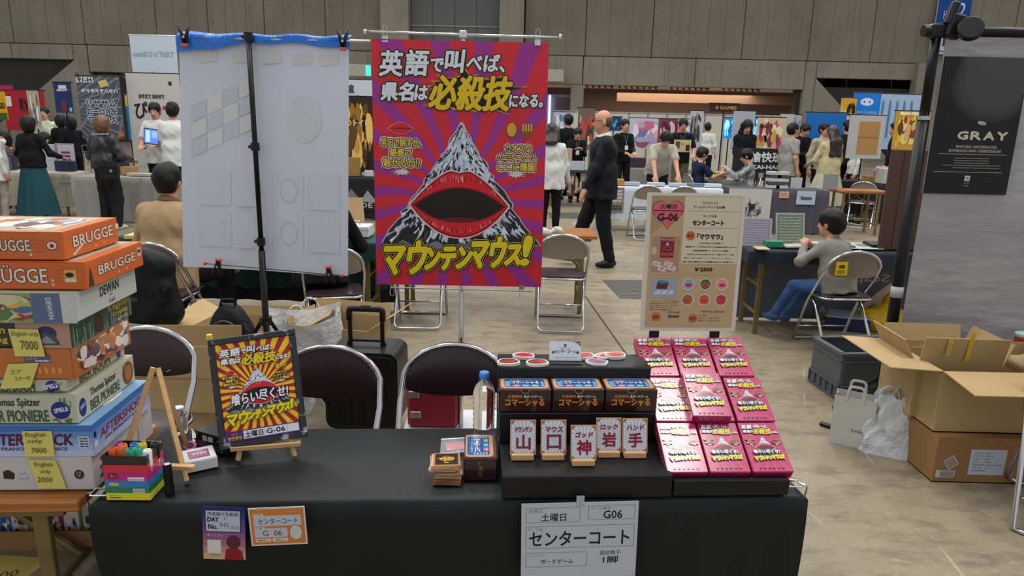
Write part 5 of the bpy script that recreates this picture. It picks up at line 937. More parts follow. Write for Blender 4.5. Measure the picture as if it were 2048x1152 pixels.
def d_or(m, w, h):
    m.at(1).rect(-w * .47, -h * .46, w * .47, h * .46, 'cf7a2e'); m.at(2).poly(rrect(-w * .42, h * .02, w * .42, h * .29, .003), 'b9c0c9'); m.poly(rrect(-w * .42, h * .26, -w * .24, h * .35, .002), 'c9c6c0'); m.poly(rrect(-w * .42, -h * .28, w * .16, -h * .04, .003), 'b9c0c9'); m.poly(rrect(-w * .42, -h * .06, -w * .24, h * .0, .002), 'c9c6c0'); m.poly(rrect(-w * .42, -h * .4, -w * .14, -h * .31, .003), 'd9c9b4'); m.poly(rrect(-w * .12, -h * .4, w * .16, -h * .31, .003), 'd9c9b4')
    m.at(4).text('ボードゲーム', w * .18, h * .35, w * .4, h * .4, 'e6dcd0'); m.text('ブース名', -w * .4, h * .3, -w * .28, h * .34, '3a3028'); m.text('センターコート', -w * .34, h * .07, w * .36, h * .22, '3c4048'); m.text('G  06', -w * .28, -h * .24, w * .06, -h * .1, '3c4048'); m.text('試遊あり', -w * .38, -h * .38, -w * .2, -h * .33, '3a3028'); m.text('試遊なし', -w * .06, -h * .38, w * .1, -h * .33, '3a3028'); m.text('ブース番号', -w * .4, -h * .05, -w * .28, -h * .01, '3a3028')
    m.at(3).disc(w * .31, -h * .17, w * .115, h * .2, '4a4038'); m.at(4).disc(w * .31, -h * .17, w * .11, h * .19, 'cbc8c4')
hang('orange booth card reading センターコート G 06 on the black cloth', 'booth_card', (495, 1017), d_or, 'cfcac4', .137, .104, roll=2)
# ------------------------------------------------------------------ left neighbour's table with the stack of game boxes
folding_table('wooden folding table on the left carrying the tall stack of game boxes', T(-.935, .225, -.7), YW, 1.8, .45, .7, group='booth tables in front')
def VX(px, py, y): return W(px, py, y)
def game_box(label, crn, ytop, ybot, y0, depth, cols, art, w=.31, rzd=0., lid_frac=1., group='stacked board game boxes', top=None, shrink=False):
    """crn: pixel x of the front right corner; ytop/ybot: pixel rows of its top and bottom edge; y0: front face's y in the table frame"""
    x1, z1 = W(crn, ytop, y0); _, z0 = W(crn, ybot, y0); h = z1 - z0; w = w; o = thing('board_game_box', label, 'board game box', T(x1, y0, z0), YW + R(rzd), group)
    m = MB(); m.box((-w / 2, depth / 2, h / 2 + .001), (w, depth, h - .002), bev=.0022, col=cols[0]); o1 = m.build('box_lid', PRG if shrink else PRS, o)
    f = MB(); f.M = Matrix.Translation((-w / 2, -.0004, h / 2)) @ Matrix.Rotation(R(90), 4, 'X'); s_ = MB(); s_.M = Matrix.Translation((.0004, depth / 2, h / 2)) @ Matrix.Rotation(R(90), 4, 'Z') @ Matrix.Rotation(R(90), 4, 'X'); t = MB(); t.M = Matrix.Translation((-w / 2, depth / 2, h + .0004))
    art(f, w, h, s_, depth, t); f.build('front_print', PRG if shrink else PRS, o1)
    if s_.f: s_.build('side_print', PRG if shrink else PRS, o1)
    if t.f: t.build('top_print', PRS, o1)
    return o, (x1, z0, h)
def blot(m, x0, y0, x1, y1, cols, n, seed, L=1):
    r_ = random.Random(seed); a = abs(x1 - x0); b = abs(y1 - y0)
    for i in range(n):
        w_, h_ = a * r_.uniform(.05, .16), b * r_.uniform(.12, .3); cx, cy = r_.uniform(x0 + w_, x1 - w_), r_.uniform(y0 + h_, y1 - h_); m.at(L + i % 3)
        k = r_.randint(5, 9); ph = r_.random() * 6; m.poly([(cx + w_ * r_.uniform(.6, 1) * math.cos(ph + 2 * pi * j / k), cy + h_ * r_.uniform(.6, 1) * math.sin(ph + 2 * pi * j / k)) for j in range(k)], r_.choice(cols))
    m.at(0)
def a_choc(f, w, h, s_, d, t):
    for x, k in ((.01, 0), (.02 + .0, 1), (.12 - .0, 2), (-.08, 3)):
        f.at(1)
        if k == 0: f.poly([(x - .013 - .06, -.012), (x + .012 - .06, -.014), (x + .015 - .06, .002), (x + .002 - .06, .012), (x - .012 - .06, .008)], '3a211c')
        if k == 1:
            for q in range(4): f.disc(x - .035, -.011 + q * .006, .015 - q * .0035, .004, 'c4c2c6' if q % 2 else 'aaa8ae')
        if k == 2: f.disc(x - .0, -.002, .012, .013, '3a2420'); blot(f, x - .01, -.012, x + .01, .01, ['a08a7c', '6a4a3c'], 14, 3, 2)
        if k == 3: f.disc(x - .04, -.002, .012, .011, '4a2a20')
    for i in range(5): s_.at(1).disc(-.12 + (i % 2) * .01, -.022 + i * .011, .018 - i * .002, .006, '7c3c44')
    s_.at(1).text('CHOCOLAT', .05, -.015, .10, -.003, '8a7c7c', rot=1.4); s_.frame(.07, -.02, .1, .02, .001, '9a9090')
def a_after(f, w, h, s_, d, t):
    for i in range(5): f.rect(-w / 2, -h / 2 + h * i / 5, w / 2, -h / 2 + h * (i + 1) / 5, ('b4c0dc', '9ab0d8', '7fa0d2', '5f8ac6', '3f70b4')[i]); s_.rect(-d / 2, -h / 2 + h * i / 5, d / 2, -h / 2 + h * (i + 1) / 5, ('b4c0dc', '9ab0d8', '7fa0d2', '5f8ac6', '3f70b4')[i])
    f.at(2).text('AFTERSHOCK', -.107, -.011, .108, .019, '5a1730', [(.0012, 'c9cfe4')], .12, bold=.0012); f.text('SAN FRANCISCO & VENICE', -.1, -.025, .092, -.0165, '5a1730', bold=.0003); s_.at(2).text('AFTERSHOCK', -.12, -.008, .13, .014, '8a2038', [(.0012, 'dfe4f0')], .1, bold=.001); s_.text('SAN FRANCISCO & VENICE', -.10, -.021, .12, -.013, '5a1730', bold=.0003)
    f.at(1).rect(.12, -.02, .145, .012, 'c9cdd8'); f.at(2).lines(.123, -.018, .143, .01, 4, '4a4e5c'); s_.at(1).rect(-.15, -.02, -.135, -.005, 'd9dce4'); s_.rect(-.15, .004, -.138, .02, '1c2030')
    t.rect(-w / 2, -d / 2, w / 2, d / 2, '7fa6cc'); blot(t, -w / 2 + .01, -d / 2, w / 2 - .005, d / 2, ['c9b48a', 'a8804a', 'b9c0a0', 'c85a34', 'dfe0d4', '8a6a44'], 60, 5)
def a_beer(title, sub, thomas):
    def a(f, w, h, s_, d, t):
        f.at(1).text(title, -.062 if thomas else -.012, -h * .4, .086 if thomas else .078, -h * .02 if thomas else h * .2, '3f5a34', bold=.0009); 
        if thomas: f.text('Thomas Spitzer', -.053, h * .05, .07, h * .38, '27402c', bold=.0006)
        f.at(1).disc(.116 if thomas else .12, -.002, .023 if thomas else .017, None, '1d2f7a'); f.at(2).text('SPIELE', .1, -.006, .134, .005, 'e6e8f0', rot=.2, bold=.0004); blot(f, .085, -h * .5, .15, -h * .25, ['5c7a3c', '8a9a5a', '6c5a34'], 8, 4); blot(f, .11, 0, .145, h * .45, ['5c7a3c', '8a9a5a'], 6, 9)
        s_.at(1).text(title, -.09, -h * .36, .06, -h * .02 if thomas else h * .3, '3f5a34', bold=.0007)
        if thomas: s_.text('Thomas Spitzer', -.085, h * .05, .045, h * .36, '27402c', bold=.0005); s_.disc(-.125, -.004, .016, .024, '1d2f7a'); s_.at(2).text('SPIELE', -.137, -.006, -.113, .004, 'e6e8f0', rot=.3)
        s_.at(1).disc(.11, 0, .03 if thomas else .012, h * .42, '7a4a2c' if thomas else '1d2f7a'); s_.at(2).disc(.112, .002, .019 if thomas else .009, h * .3, 'b0703c' if thomas else '3a50a0'); blot(s_, .08, 0, .15, h * .4, ['4a6a34', '6c8a4a'], 7, 8); t.rect(-w / 2, -d / 2, w / 2, d / 2, 'b9b49a')
    return a
def a_luna(f, w, h, s_, d, t):
    f.at(1).rect(.045, .004, .105, .026, '4a5480'); f.at(2).text('LUNA', .05, .012, .075, .022, 'd9a45a'); f.lines(.07, .006, .103, .012, 1, 'dfe2ec'); f.at(1)
    for i in range(6): f.disc(.045 + i * .016, -.016, .005, .01, 'd98a44'); 
    blot(f, -.15, -.03, -.07, .03, ['8a4a24', '5a3020', 'a0562c', 'd9a060'], 20, 2); f.at(1).disc(.03, -.018, .02, .014, 'a8562a'); s_.rect(-d / 2, -h / 2, d / 2, h / 2, 'b06a34'); blot(s_, -d / 2 + .01, -h / 2, d / 2, h / 2, ['b9703a', 'd99a5a', '7a3c24', 'e0d4c8', '5a4a5c', 'e9e4de', '8a5a34', '3c3a5c'], 90, 6, 1)
def a_king(f, w, h, s_, d, t):
    f.at(1).text('Kingdom', -.11, .0, .005, .022, 'd9a92c', [(.001, '3a2410')], bold=.0008); f.text('Crossing', -.09, -.022, .008, -.003, 'd9a92c', [(.001, '3a2410')], bold=.0006); f.rect(.03, -h / 2, w / 2, h / 2, 'b08a74'); f.at(2).disc(.1, .005, .024, .018, '33305c'); f.poly([(.06, -.024), (.13, -.024), (.12, .0), (.095, .008), (.07, -.002)], '4a4a52'); f.at(3).poly([(.075, -.02), (.12, -.02), (.1, .0)], '8a8a94'); f.disc(.042, -.005, .012, .02, '5c6280'); s_.rect(-d / 2, -h / 2, d / 2, h / 2, '3c5a48')
    for i in range(26): s_.at(1).rect(-d / 2 + i * .012, -h / 2, -d / 2 + i * .012 + .003, h * .3 * math.sin(i * 1.3), '8aa088' if i % 3 else '22382c')
    s_.at(3).text('Kingdom', .03, .004, .135, .026, 'd9a92c', [(.001, '3a2410')], bold=.0007); s_.text('Crossing', .05, -.014, .13, .002, 'd9a92c', [(.001, '3a2410')], bold=.0005); s_.disc(-.02, -.005, .022, .026, '4a2c22'); s_.text('Legends', .06, -.028, .13, -.018, 'c9ccd0'); s_.frame(-.13, -.02, -.1, .012, .002, '16231c')
def a_dewan(f, w, h, s_, d, t):
    f.rect(-w / 2, -h / 2, w / 2 - .033, h / 2, '8a9468'); blot(f, -w / 2, -h / 2, w / 2 - .05, h / 2, ['a8b06a', 'c9c49a', '5c7a4a', 'b9a08a', '8a4a3c', 'd9a44a', '5a6a8a', '6f8a54'], 90, 12); f.at(4).poly([(-.09, -h / 2), (-.04, -h / 2), (-.03, .0), (-.05, .014), (-.08, .0)], 'b0604a'); f.at(4).poly([(-.13, -h / 2), (-.095, -h / 2), (-.085, .01), (-.10, h / 2), (-.125, h / 2)], '2f5a96'); f.at(4).rect(.055, -h / 2, w / 2 - .033, h / 2, '596a86'); f.at(5).text('DEWAN', .07, -.006, .122, .006, 'c9ccd0', rot=-1.5, bold=.0004)
    f.at(4).poly([(w / 2 - .036, -h / 2), (w / 2, -h / 2), (w / 2, h / 2), (w / 2 - .034, h / 2), (w / 2 - .038, .012), (w / 2 - .033, -.004)], 'c3c5c0')
    s_.at(1).text('DEWAN', -.04, .002, .055, .025, '2a2624', skew=.1, rot=.03, bold=.0007); s_.text('戦略', .005, -.008, .02, -.002, '5a5654')
    for i in range(3): s_.at(1).poly([(.0 + i * .011, -.025), (.008 + i * .011, -.025), (.004 + i * .011, -.012)], '5a4a58')
    t.rect(-w / 2, -d / 2, w / 2, d / 2, '9a9a80'); blot(t, -w / 2, -d / 2, w / 2, d / 2, ['c9c49a', 'd9a44a', '8a9ab0', 'b9705a', '6a7a54'], 40, 9)
def a_br(umlaut, top):
    def a(f, w, h, s_, d, t):
        T_ = 'BRÜGGE' if umlaut else 'BRUGGE'; x0, x1 = (-.083, .066) if umlaut else (-.02, .078)
        f.at(1).text(T_, x0, -.016 if umlaut else -.011, x1, .015 if not umlaut else .026, 'ddd6cc', [(.0022, '54381f')], bold=.0005); s_.at(1).text(T_, -.09, -.008, .10, .019, 'ddd6cc', [(.002, '54381f')], rot=.0, bold=.0005)
        f.lines(.084, -.016, .112, .02, 4, 'b5622a', fill=.3); f.disc(.078, -.01, .003, .004, 'cbbba8'); f.disc(.078, -.02, .0035, .0035, 'cbbba8')
        if umlaut: f.rect(.105, -.014, .133, .016, 'd9a94a'); f.at(2).disc(.118, .004, .01, .006, '1d1c34'); f.rect(.107, -.013, .131, -.006, 'cfd0d4'); s_.at(1).rect(.115, -.002, .135, .022, 'c9bba0'); s_.at(2).disc(.125, .012, .007, .005, '1d1c24'); s_.at(1).poly([(-.14, -.028), (-.115, -.028), (-.12, .0), (-.128, .02), (-.134, .0)], '4a3526')
        else: f.disc(.128, .003, .013, .012, '9a3020'); f.at(2).disc(.128, .003, .011, .0095, 'd9d0c4'); f.at(3).disc(.128, .002, .005, .005, '8a2a20'); s_.at(1).disc(.125, .012, .01, .008, 'd9c4b4'); s_.poly([(-.1, -.026), (-.09, -.028), (-.045, -.008), (-.05, -.002)], 'cfc4ba')
        for q in range(2): s_.at(1).disc(.01 + q * .04, -.02, .003, None, 'd9c4a4')
        t.rect(-w / 2, -d / 2, w / 2, d / 2, 'c9642c'); t.at(1).rect(-w / 2, -d / 2 + .02, w / 2 - .03, d / 2 - .01, 'a8a48c'); blot(t, -w / 2, -d / 2 + .02, w / 2 - .035, d / 2 - .01, ['d9d4c0', 'b9602c', 'd9a04a', '8aa0b0', 'e0c890', '6a4a3c', 'c9ccd0'], 70, 21, 2)
    return a
gb = {}
gb['choc'] = game_box('pale game box with chocolates printed on it, bottom of the stack', 183, 913, 981, .05, .33, ('c3bdbc',), a_choc)
gb['after'] = game_box('blue game box lettered AFTERSHOCK, second from the bottom of the stack', 182, 850, 911, .05, .31, ('8aa6d2',), a_after)
gb['pion'] = game_box('cream game box lettered BIER PIONIERE in the lower stack', 152, 803, 862, .055, .30, ('b9bba6',), a_beer('BIER PIONIERE', '', True))
gb['boom'] = game_box('thin cream game box lettered BIER BOOM', 135, 776, 802, .065, .29, ('b9bba6',), a_beer('BIER BOOM', '', False))
gb['luna'] = game_box('shrink-wrapped orange game box in the middle of the stack', 143, 714, 776, .06, .29, ('b9692a',), a_luna, shrink=True)
gb['king'] = game_box('dark green game box lettered Kingdom Crossing', 140, 662, 713, .06, .30, ('33402f',), a_king)
gb['dew'] = game_box('white and painted game box lettered DEWAN', 150, 603, 662, .05, .305, ('b9bcb8',), a_dewan)
gb['br2'] = game_box('orange game box lettered BRÜGGE, second from the top', 170, 536, 592, .075, .295, ('c9642c',), a_br(True, 0))
gb['br1'] = game_box('orange game box lettered BRUGGE on the very top of the stack', 125, 471, 528, .085, .26, ('c9682e',), a_br(False, 1))
# make the stack sit: every box rests on the one below
prev = 0
for k in ('choc', 'after', 'pion', 'boom', 'luna', 'king', 'dew', 'br2', 'br1'):
    o, (x1, z0, h) = gb[k]; o.location = T(x1, {'choc': .05, 'after': .05, 'pion': .055, 'boom': .065, 'luna': .06, 'king': .06, 'dew': .05, 'br2': .075, 'br1': .085}[k], prev + .0008); prev += h + .0012
NOTE = mat('sticky_yellow', 'd3c96a', .7, bump=(8, .3, .01))
def note(label, x0, y0, x1, y1, yoff, lines_, skew=0.):
    a = W(x0, y0, yoff); b = W(x1, y1, yoff); w_, h_ = b[0] - a[0], a[1] - b[1]; m = MB(); m.dz = .0001; n = 6
    m.grid(lambda u, v: ((u - .5) * w_ + skew * (v - .5) * .01, (v - .5) * h_, .0012 + .002 * (1 - v) ** 3), 4, n, col='d3c96a'); m.M = Matrix.Translation((0, 0, .0028))
    for t, u0, v0, u1, v1 in lines_: m.at(14).text(t, (u0 - .5) * w_, (.5 - v1) * h_, (u1 - .5) * w_, (.5 - v0) * h_, '4a4632')
    o = m.build('sticky_note', PRM); o.matrix_world = Matrix.Translation(T((a[0] + b[0]) / 2, yoff, (a[1] + b[1]) / 2)) @ Matrix.Rotation(YW, 4, 'Z') @ Matrix.Rotation(R(90), 4, 'X') @ Matrix.Rotation(R(skew), 4, 'Z'); tag(o, label, 'sticky note', 'yellow price notes on the game boxes')
note('yellow sticky note 7000 on the dark green game box', 20, 658, 88, 712, .057, (('English only', .05, .08, .95, .28), ('7000', .3, .42, .88, .75)), -1)
note('yellow sticky note in Japanese on the shrink-wrapped orange box', 5, 727, 74, 775, .057, (('エア', .25, .25, .6, .42), ('ルナー付', .35, .5, .85, .7)), 3)
note('yellow sticky note 7000 on the blue game box', 44, 862, 111, 912, .047, (('English', .12, .05, .8, .25), ('only', .15, .3, .65, .5), ('7000', .25, .65, .75, .85)), 0)
note('yellow sticky note 2000 on the chocolate game box', 63, 920, 127, 975, .047, (('English', .1, .06, .75, .26), ('only', .28, .32, .65, .5), ('2000', .15, .6, .68, .78)), -2)
# under the left table: open cartons with boxes
c0 = carton('brown carton under the left table holding colourful game boxes', T(-.2, .42, -.7), YW, .52, .34, .46, None, CARD2); m = MB()
cs = ['3a6a9c', 'c9c4c0', 'b9a6c0', '8a3c7c', 'd9d4c4', 'a8b09a', '5c6a4a']; x = -.24
for i in range(9): w_ = rnd.uniform(.035, .06); q = thing('board_game_box', f'{["blue white","pale","lilac","purple","cream","grey green","olive","blue grey","grey"][i]} game box standing on end in the carton under the left table', 'board game box', T(-.2 + x + .03, .42, -.69), YW, 'game boxes in the carton'); m = MB(); m.box((0, 0, .26), (w_ - .004, .28, .5), bev=.002, col=cs[i % 7]); m.build('box_body', PRS, q); m = MB(); m.M = Matrix.Translation((0, -.1404, .3)) @ Matrix.Rotation(R(90), 4, 'X') @ Matrix.Rotation(R(90), 4, 'Z'); blot(m, .06, -w_ * .4, .19, w_ * .4, ['2a3a7c', 'e6e4dc', '8a3c7c', 'd9a44a', '3a3a3c', 'c9c4c0'], 24, i); m.build('spine_print', PRS, q); x += w_
carton('closed brown carton standing behind the left table leg', T(.12, .1, -.7) + Vector((-.18, .42, 0)), YW + .1, .4, .3, .42, {'r': -60}, CARD)
q = thing('board_game_box', 'game box with a 6000 note lying on the pile under the left table', 'board game box', T(-.3, .06, -.7), YW); m = MB(); m.box((0, .15, .2), (.36, .3, .4), bev=.003, col='9a948a'); m.build('box_body', PRS, q); m = MB(); m.M = Matrix.Translation((0, .15, .4006)); m.rect(-.18, -.15, .18, .15, '8f8678'); m.at(1).text('MIND', .07, -.12, .16, -.09, '3a2420', rot=.5); m.poly([(-.14, -.14), (.02, -.14), (.05, .0), (-.11, .02)], 'd3c96a'); m.at(2).text('6000', -.09, -.09, .0, -.06, '4a4632', rot=.3); m.build('top_print', PRS, q)
q = thing('canvas_bag', 'grey canvas bag slumped under the edge of the left table', 'bag', T(-.02, .08, -.7), YW + .3); sd = SD((-.2, -.15, -.02), (.2, .2, .45), .012); sd.cap((-.05, 0, .08), (.05, .05, .08), .08, k=.05).cap((0, .02, .1), (.02, .03, .34), .075, .03, k=.06); sd.wave(.004); net_obj('bag_body', [sd], cloth('canvas', '8f877b'), q)
# ------------------------------------------------------------------ chairs behind the booth table and what is on them
for lab, px, py, Y in (('brown pipe chair behind the bare easel', 296, 655, 2.72), ('brown pipe chair behind the framed poster', 655, 697, 2.53), ('brown pipe chair nearest the display steps', 912, 690, 2.59)):
    p = P(px, py, Y); pipe_chair(lab, (p.x, Y - .2, 0), R(180) + R((2, -3, 1)[(px > 400) + (px > 800)]), 'brown pipe chairs behind the booth table')
# red leather bag on the third chair, white paper under
def P0(px, py, Y, z=0): p = P(px, py, Y); return Vector((p.x, Y, z))
bg = thing('leather_bag', 'crimson flap bag with a silver lock standing on a white sheet behind the third chair', 'bag', P0(868, 800, 3.12), R(1)); RED = mat('crimson_leather', '8c1830', .38, bump=(90, .1, .002)); REDL = mat('crimson_flap', 'b53a4c', .4)
zb, zt = P(868, 846, 3.12).z - .0, P(868, 752, 3.12).z; bw = P(923, 800, 3.12).x - P(822, 800, 3.12).x; bh = zt - zb
st_ = thing('storage_box', 'white storage box under the crimson bag behind the third chair', 'box', P0(868, 860, 3.16), R(1)); m = MB(); m.box((.09, 0, zb / 2), (bw + .2, .26, zb - .002), bev=.004); m.build('box_body', mat('white_box', 'c9ccd0', .5), st_); m = MB(); m.box((.09, 0, zb - .02), (bw + .21, .27, .03), bev=.004); m.build('box_lid', mat('white_box', 'c9ccd0', .5), st_)
bg.location.z = zb; m = MB(); m.box((0, 0, bh / 2), (bw, .12, bh), bev=.015); m.build('bag_body', RED, bg, auto=40)
m = MB(); n = 20; m.add([(bw / 2 * 1.005 * (2 * i / n - 1), -.066, z_) for i in range(n + 1) for z_ in (bh * 1.0, bh * (.72 + .10 * abs(2 * i / n - 1) ** 4))] , [(2 * i, 2 * i + 1, 2 * i + 3, 2 * i + 2) for i in range(n)]); m.box((0, 0, bh + .004), (bw, .134, .006), bev=.002); m.build('flap', REDL, bg)
for x, z in ((-bw * .36, bh * .72), (-bw * .33, bh * .3)): m = MB(); m.box((x, -.068, z), (.05, .012, .035), bev=.003); m.cyl((x, -.072, z), (x, -.08, z), .006, 10); m.build('lock', STEEL, bg)
# black suitcase
sc_ = thing('suitcase', 'black upright suitcase with its pull handle raised between the chairs', 'suitcase', P0(738, 860, 3.5), R(-3)); SUIT = mat('suitcase_shell', '0a0b0c', .42, bump=(70, .2, .002), spec=.3); hz = .40; wS = P(822, 710, 3.5).x - P(678, 710, 3.5).x
zt = P(750, 700, 3.42).z
m = MB(); rr2 = rrect(-wS / 2, 0, wS / 2, zt - .05, .05, 5); m.M = Matrix.Translation((0, .13, .05)) @ Matrix.Rotation(R(90), 4, 'X'); m.prism(rr2, 0, .26); m.build('shell', SUIT, sc_, auto=35)
m = MB(); m.M = Matrix.Translation((0, -.131, .05)) @ Matrix.Rotation(R(90), 4, 'X')
for z_ in (.0,): m.tube([(x * .93, (y - .2) * .9 + .2, 0) for x, y in rr2], .006, 6, True)
for i in range(5): m.box((-wS / 2 + .07 + i * (wS - .14) / 4, (zt - .1) / 2, .0), (.012, zt - .2, .006))
m.build('shell_rib', SUIT, sc_, auto=40)
m = MB(); 
for q in (-1, 1): m.box((q * .085, .0, (zt + P(738, 618, 3.5).z) / 2), (.022, .014, P(738, 618, 3.5).z - zt), bev=.003)
m.build('pull_rod', BLKP, sc_); zh = P(745, 618, 3.5).z
m = MB(); m.tube(rounded([(-.088, 0, zh - .06), (-.088, 0, zh), (.088, 0, zh), (.088, 0, zh - .06)], .018), .0165, 8); m.build('pull_grip', BLKP, sc_, True); m = MB(); m.box((0, 0, zh + .015), (.05, .02, .008), bev=.003); m.build('release_button', BLKM, sc_); m = MB(); m.tube(rounded([(-.1, 0, zt - .0), (-.09, 0, zt + .025), (.09, 0, zt + .025), (.1, 0, zt)], .01), .008, 6); m.build('carry_handle', BLKP, sc_)
for x in (-1, 1):
    for y in (-.08, .08): m = MB(); m.cyl((x * (wS / 2 - .05) - .012, y, .025), (x * (wS / 2 - .05) + .012, y, .025), .025, 12); m.build('wheel', BLKP, sc_)
# left big flat carton behind the easel (brown sheet standing)
p = P0(400, 860, 2.95); carton('large brown carton with tall flaps behind the first chair', (P(300, 800, 3.2).x, 3.2, 0), R(4), .78, .42, .40, {'f': -80, 'l': 20, 'b': 86}, CARD, fl={'b': .18})
o = thing('cardboard_sheet', 'folded brown cardboard sheet standing upright behind the framed poster', 'cardboard', (0, 0, 0)); a, b = P(362, 690, 2.98), P(437, 692, 2.98); m = MB(); m.panel([(P(245, 880, 2.98).x, 2.98, .3), (P(430, 880, 2.98).x + .08, 2.98, .3), (P(428, 692, 3.02).x, 3.02, P(428, 692, 3.02).z), (P(252, 692, 3.02).x, 3.02, P(300, 700, 3.02).z)], .006); m.build('cardboard_panel', CARD, o); m = MB(); zc = P(400, 758, 2.99).z; m.box(((P(250, 758, 2.99).x + P(428, 758, 2.99).x) / 2, 2.992, zc), (P(428, 758, 2.99).x - P(250, 758, 2.99).x, .004, .004)); m.build('fold_crease', CARD2, o)
m = MB()
for x_ in (P(262, 800, 2.99).x, P(420, 800, 2.99).x): m.box((x_, 2.995, .15), (.02, .02, .3))
m.build('cardboard_foot', CARD, o)
# black backpack behind first chair on carton
bxc = P0(330, 700, 3.75); bx = carton('taped cardboard box with the tall black bag standing on it', (P(330, 690, 3.75).x - .08, 3.78, 0), R(-6), .52, .36, P(330, 655, 3.7).z, closed=True, name='cardboard_box'); ztop = P(330, 655, 3.7).z + .008
bp = thing('backpack', 'tall black roll-top backpack standing on the taped box', 'bag', (P(300, 640, 3.72).x, 3.76, ztop), R(-10)); hB = P(300, 500, 3.72).z - ztop; wB = P(352, 600, 3.72).x - P(252, 600, 3.72).x; BAG = mat('bag_nylon', '0a0a0c', .62, bump=(7, .7, .02), spec=.25)
sd = SD((-wB, -.2, -.02), (wB, .2, hB + .08), .01)
sd.cap((-wB * .3, 0, .07), (wB * .3, 0, .07), .08, k=.05).cap((-wB * .33, 0, .07), (-wB * .36, 0, hB - .08), .075, .06, .05).cap((wB * .33, 0, .07), (wB * .28, 0, hB - .1), .08, .06, .05).cap((0, 0, .1), (0, 0, hB - .08), .095, .07, .08).cap((-wB * .36, 0, hB - .05), (wB * .3, 0, hB - .09), .05, k=.05).cap((wB * .3, -.04, .06), (wB * .42, -.05, hB * .5), .05, .03, .05); sd.wave(.002); sd.D = np.maximum(sd.D, -(sd.lo[2] + sd.h * np.arange(sd.n[2]))[None, None, :].astype(np.float32)); net_obj('bag_body', [sd], BAG, bp)
m = MB(); m.tube([(-wB * .42 + wB * .8 * i / 14, -.055 - .01 * math.sin(pi * i / 14), hB - .03 - .05 * i / 14) for i in range(15)], .006, 6); m.build('zip_rim', BLKP, bp); m = MB(); m.box((-wB * .12, -.098, hB * .37), (.045, .003, .025)); m.build('label_patch', mat('dark_patch', '2c2d30', .4), bp); m = MB(); m.tube([(wB * .36, -.02, hB * .8), (wB * .5, -.07, hB * .5), (wB * .48, -.08, .15), (wB * .4, -.06, .05)], .014, 6); m.build('strap', BAG, bp); m = MB(); m.box((-.02, -.1, hB * .47), (wB * .8, .006, .012)); m.build('seam_band', BAG, bp)
o = single((lambda m: (m.box((0, 0, .008), (.16, .11, .015), col='8fa09a', bev=.001), m.at(0), m)[2])(MB()), 'magazine', PRS, 'pale green printed booklet lying on the taped box', 'booklet', (P(268, 643, 3.66).x, 3.66, ztop + .0), (0, 0, .1))
# second backpack, round, in front of open carton; cartons
bp2 = thing('backpack', 'rounded black backpack leaning on the open carton', 'bag', (P(465, 700, 3.62).x, 3.62, 0), R(5)); zt2 = P(465, 612, 3.6).z; w2 = P(512, 690, 3.6).x - P(418, 690, 3.6).x
stl = thing('storage_box', 'dark storage tub under the rounded black backpack', 'box', (bp2.location.x, 3.66, 0), 0); m = MB(); m.box((0, 0, .10), (w2, .3, .2), bev=.01); m.build('box_body', BLKP, stl); m = MB(); m.box((0, 0, .205), (w2 + .02, .32, .01), bev=.004); m.build('rim', BLKP, stl); bp2.location.z = .212; hh = zt2 - .212
sd = SD((-w2, -.2, -.02), (w2, .2, hh + .05), .01); sd.ell((0, 0, hh * .45), (w2 * .5, .12, hh * .58), None, .05).ell((0, -.04, hh * .32), (w2 * .44, .12, hh * .4), None, .03); sd.wave(.002); sd.D = np.maximum(sd.D, -(sd.lo[2] + sd.h * np.arange(sd.n[2]))[None, None, :].astype(np.float32)); net_obj('bag_body', [sd], BAG, bp2)
for k_, y_ in ((.94, -.045), (.8, -.11)): m = MB(); m.tube([(w2 * .5 * k_ * math.cos(a), y_, hh * .42 + hh * .55 * k_ * math.sin(a)) for a in (pi * i / 16 for i in range(17))], .006, 6); m.build('zip', mat('zip_grey', '34363a', .4), bp2)
m = MB(); m.tube([(-.04, -.02, hh * 1.0), (-.03, -.02, hh + .035), (.03, -.02, hh + .035), (.04, -.02, hh)], .008, 6); m.build('top_handle', BAG, bp2)
c_ = P(505, 640, 4.0); carton('open brown carton with splayed flaps behind the rounded backpack', (c_.x + .03, 4.1, 0), R(2), .52, .36, .40, {'l': 30, 'r': 30, 'b': 80, 'f': -85}, CARD, fl={'l': .2, 'r': .2, 'b': .06})
c_ = P(680, 700, 4.1); zt3 = P(640, 660, 4.1).z; carton('open brown carton with bubble wrap behind the suitcase', (P(678, 700, 4.0).x, 4.06, 0), R(-12), .50, .34, P(620, 655, 3.9).z, {'r': 35, 'l': 80, 'b': 75}, CARD, fl={'r': .17, 'l': .04, 'b': .08})
bw_ = thing('bubble_wrap', 'wad of bubble wrap in the open carton behind the suitcase', 'packing', (P(665, 665, 4.15).x, 4.15, .02)); sd = SD((-.12, -.12, 0), (.12, .12, .3), .01); sd.cap((-.03, 0, .08), (.04, 0, .18), .07, k=.02); sd.wave(.008); net_obj('wrap', [sd], mat('bubble_film', 'c9c6bb', .2, bump=(70, 1., .01)), bw_)
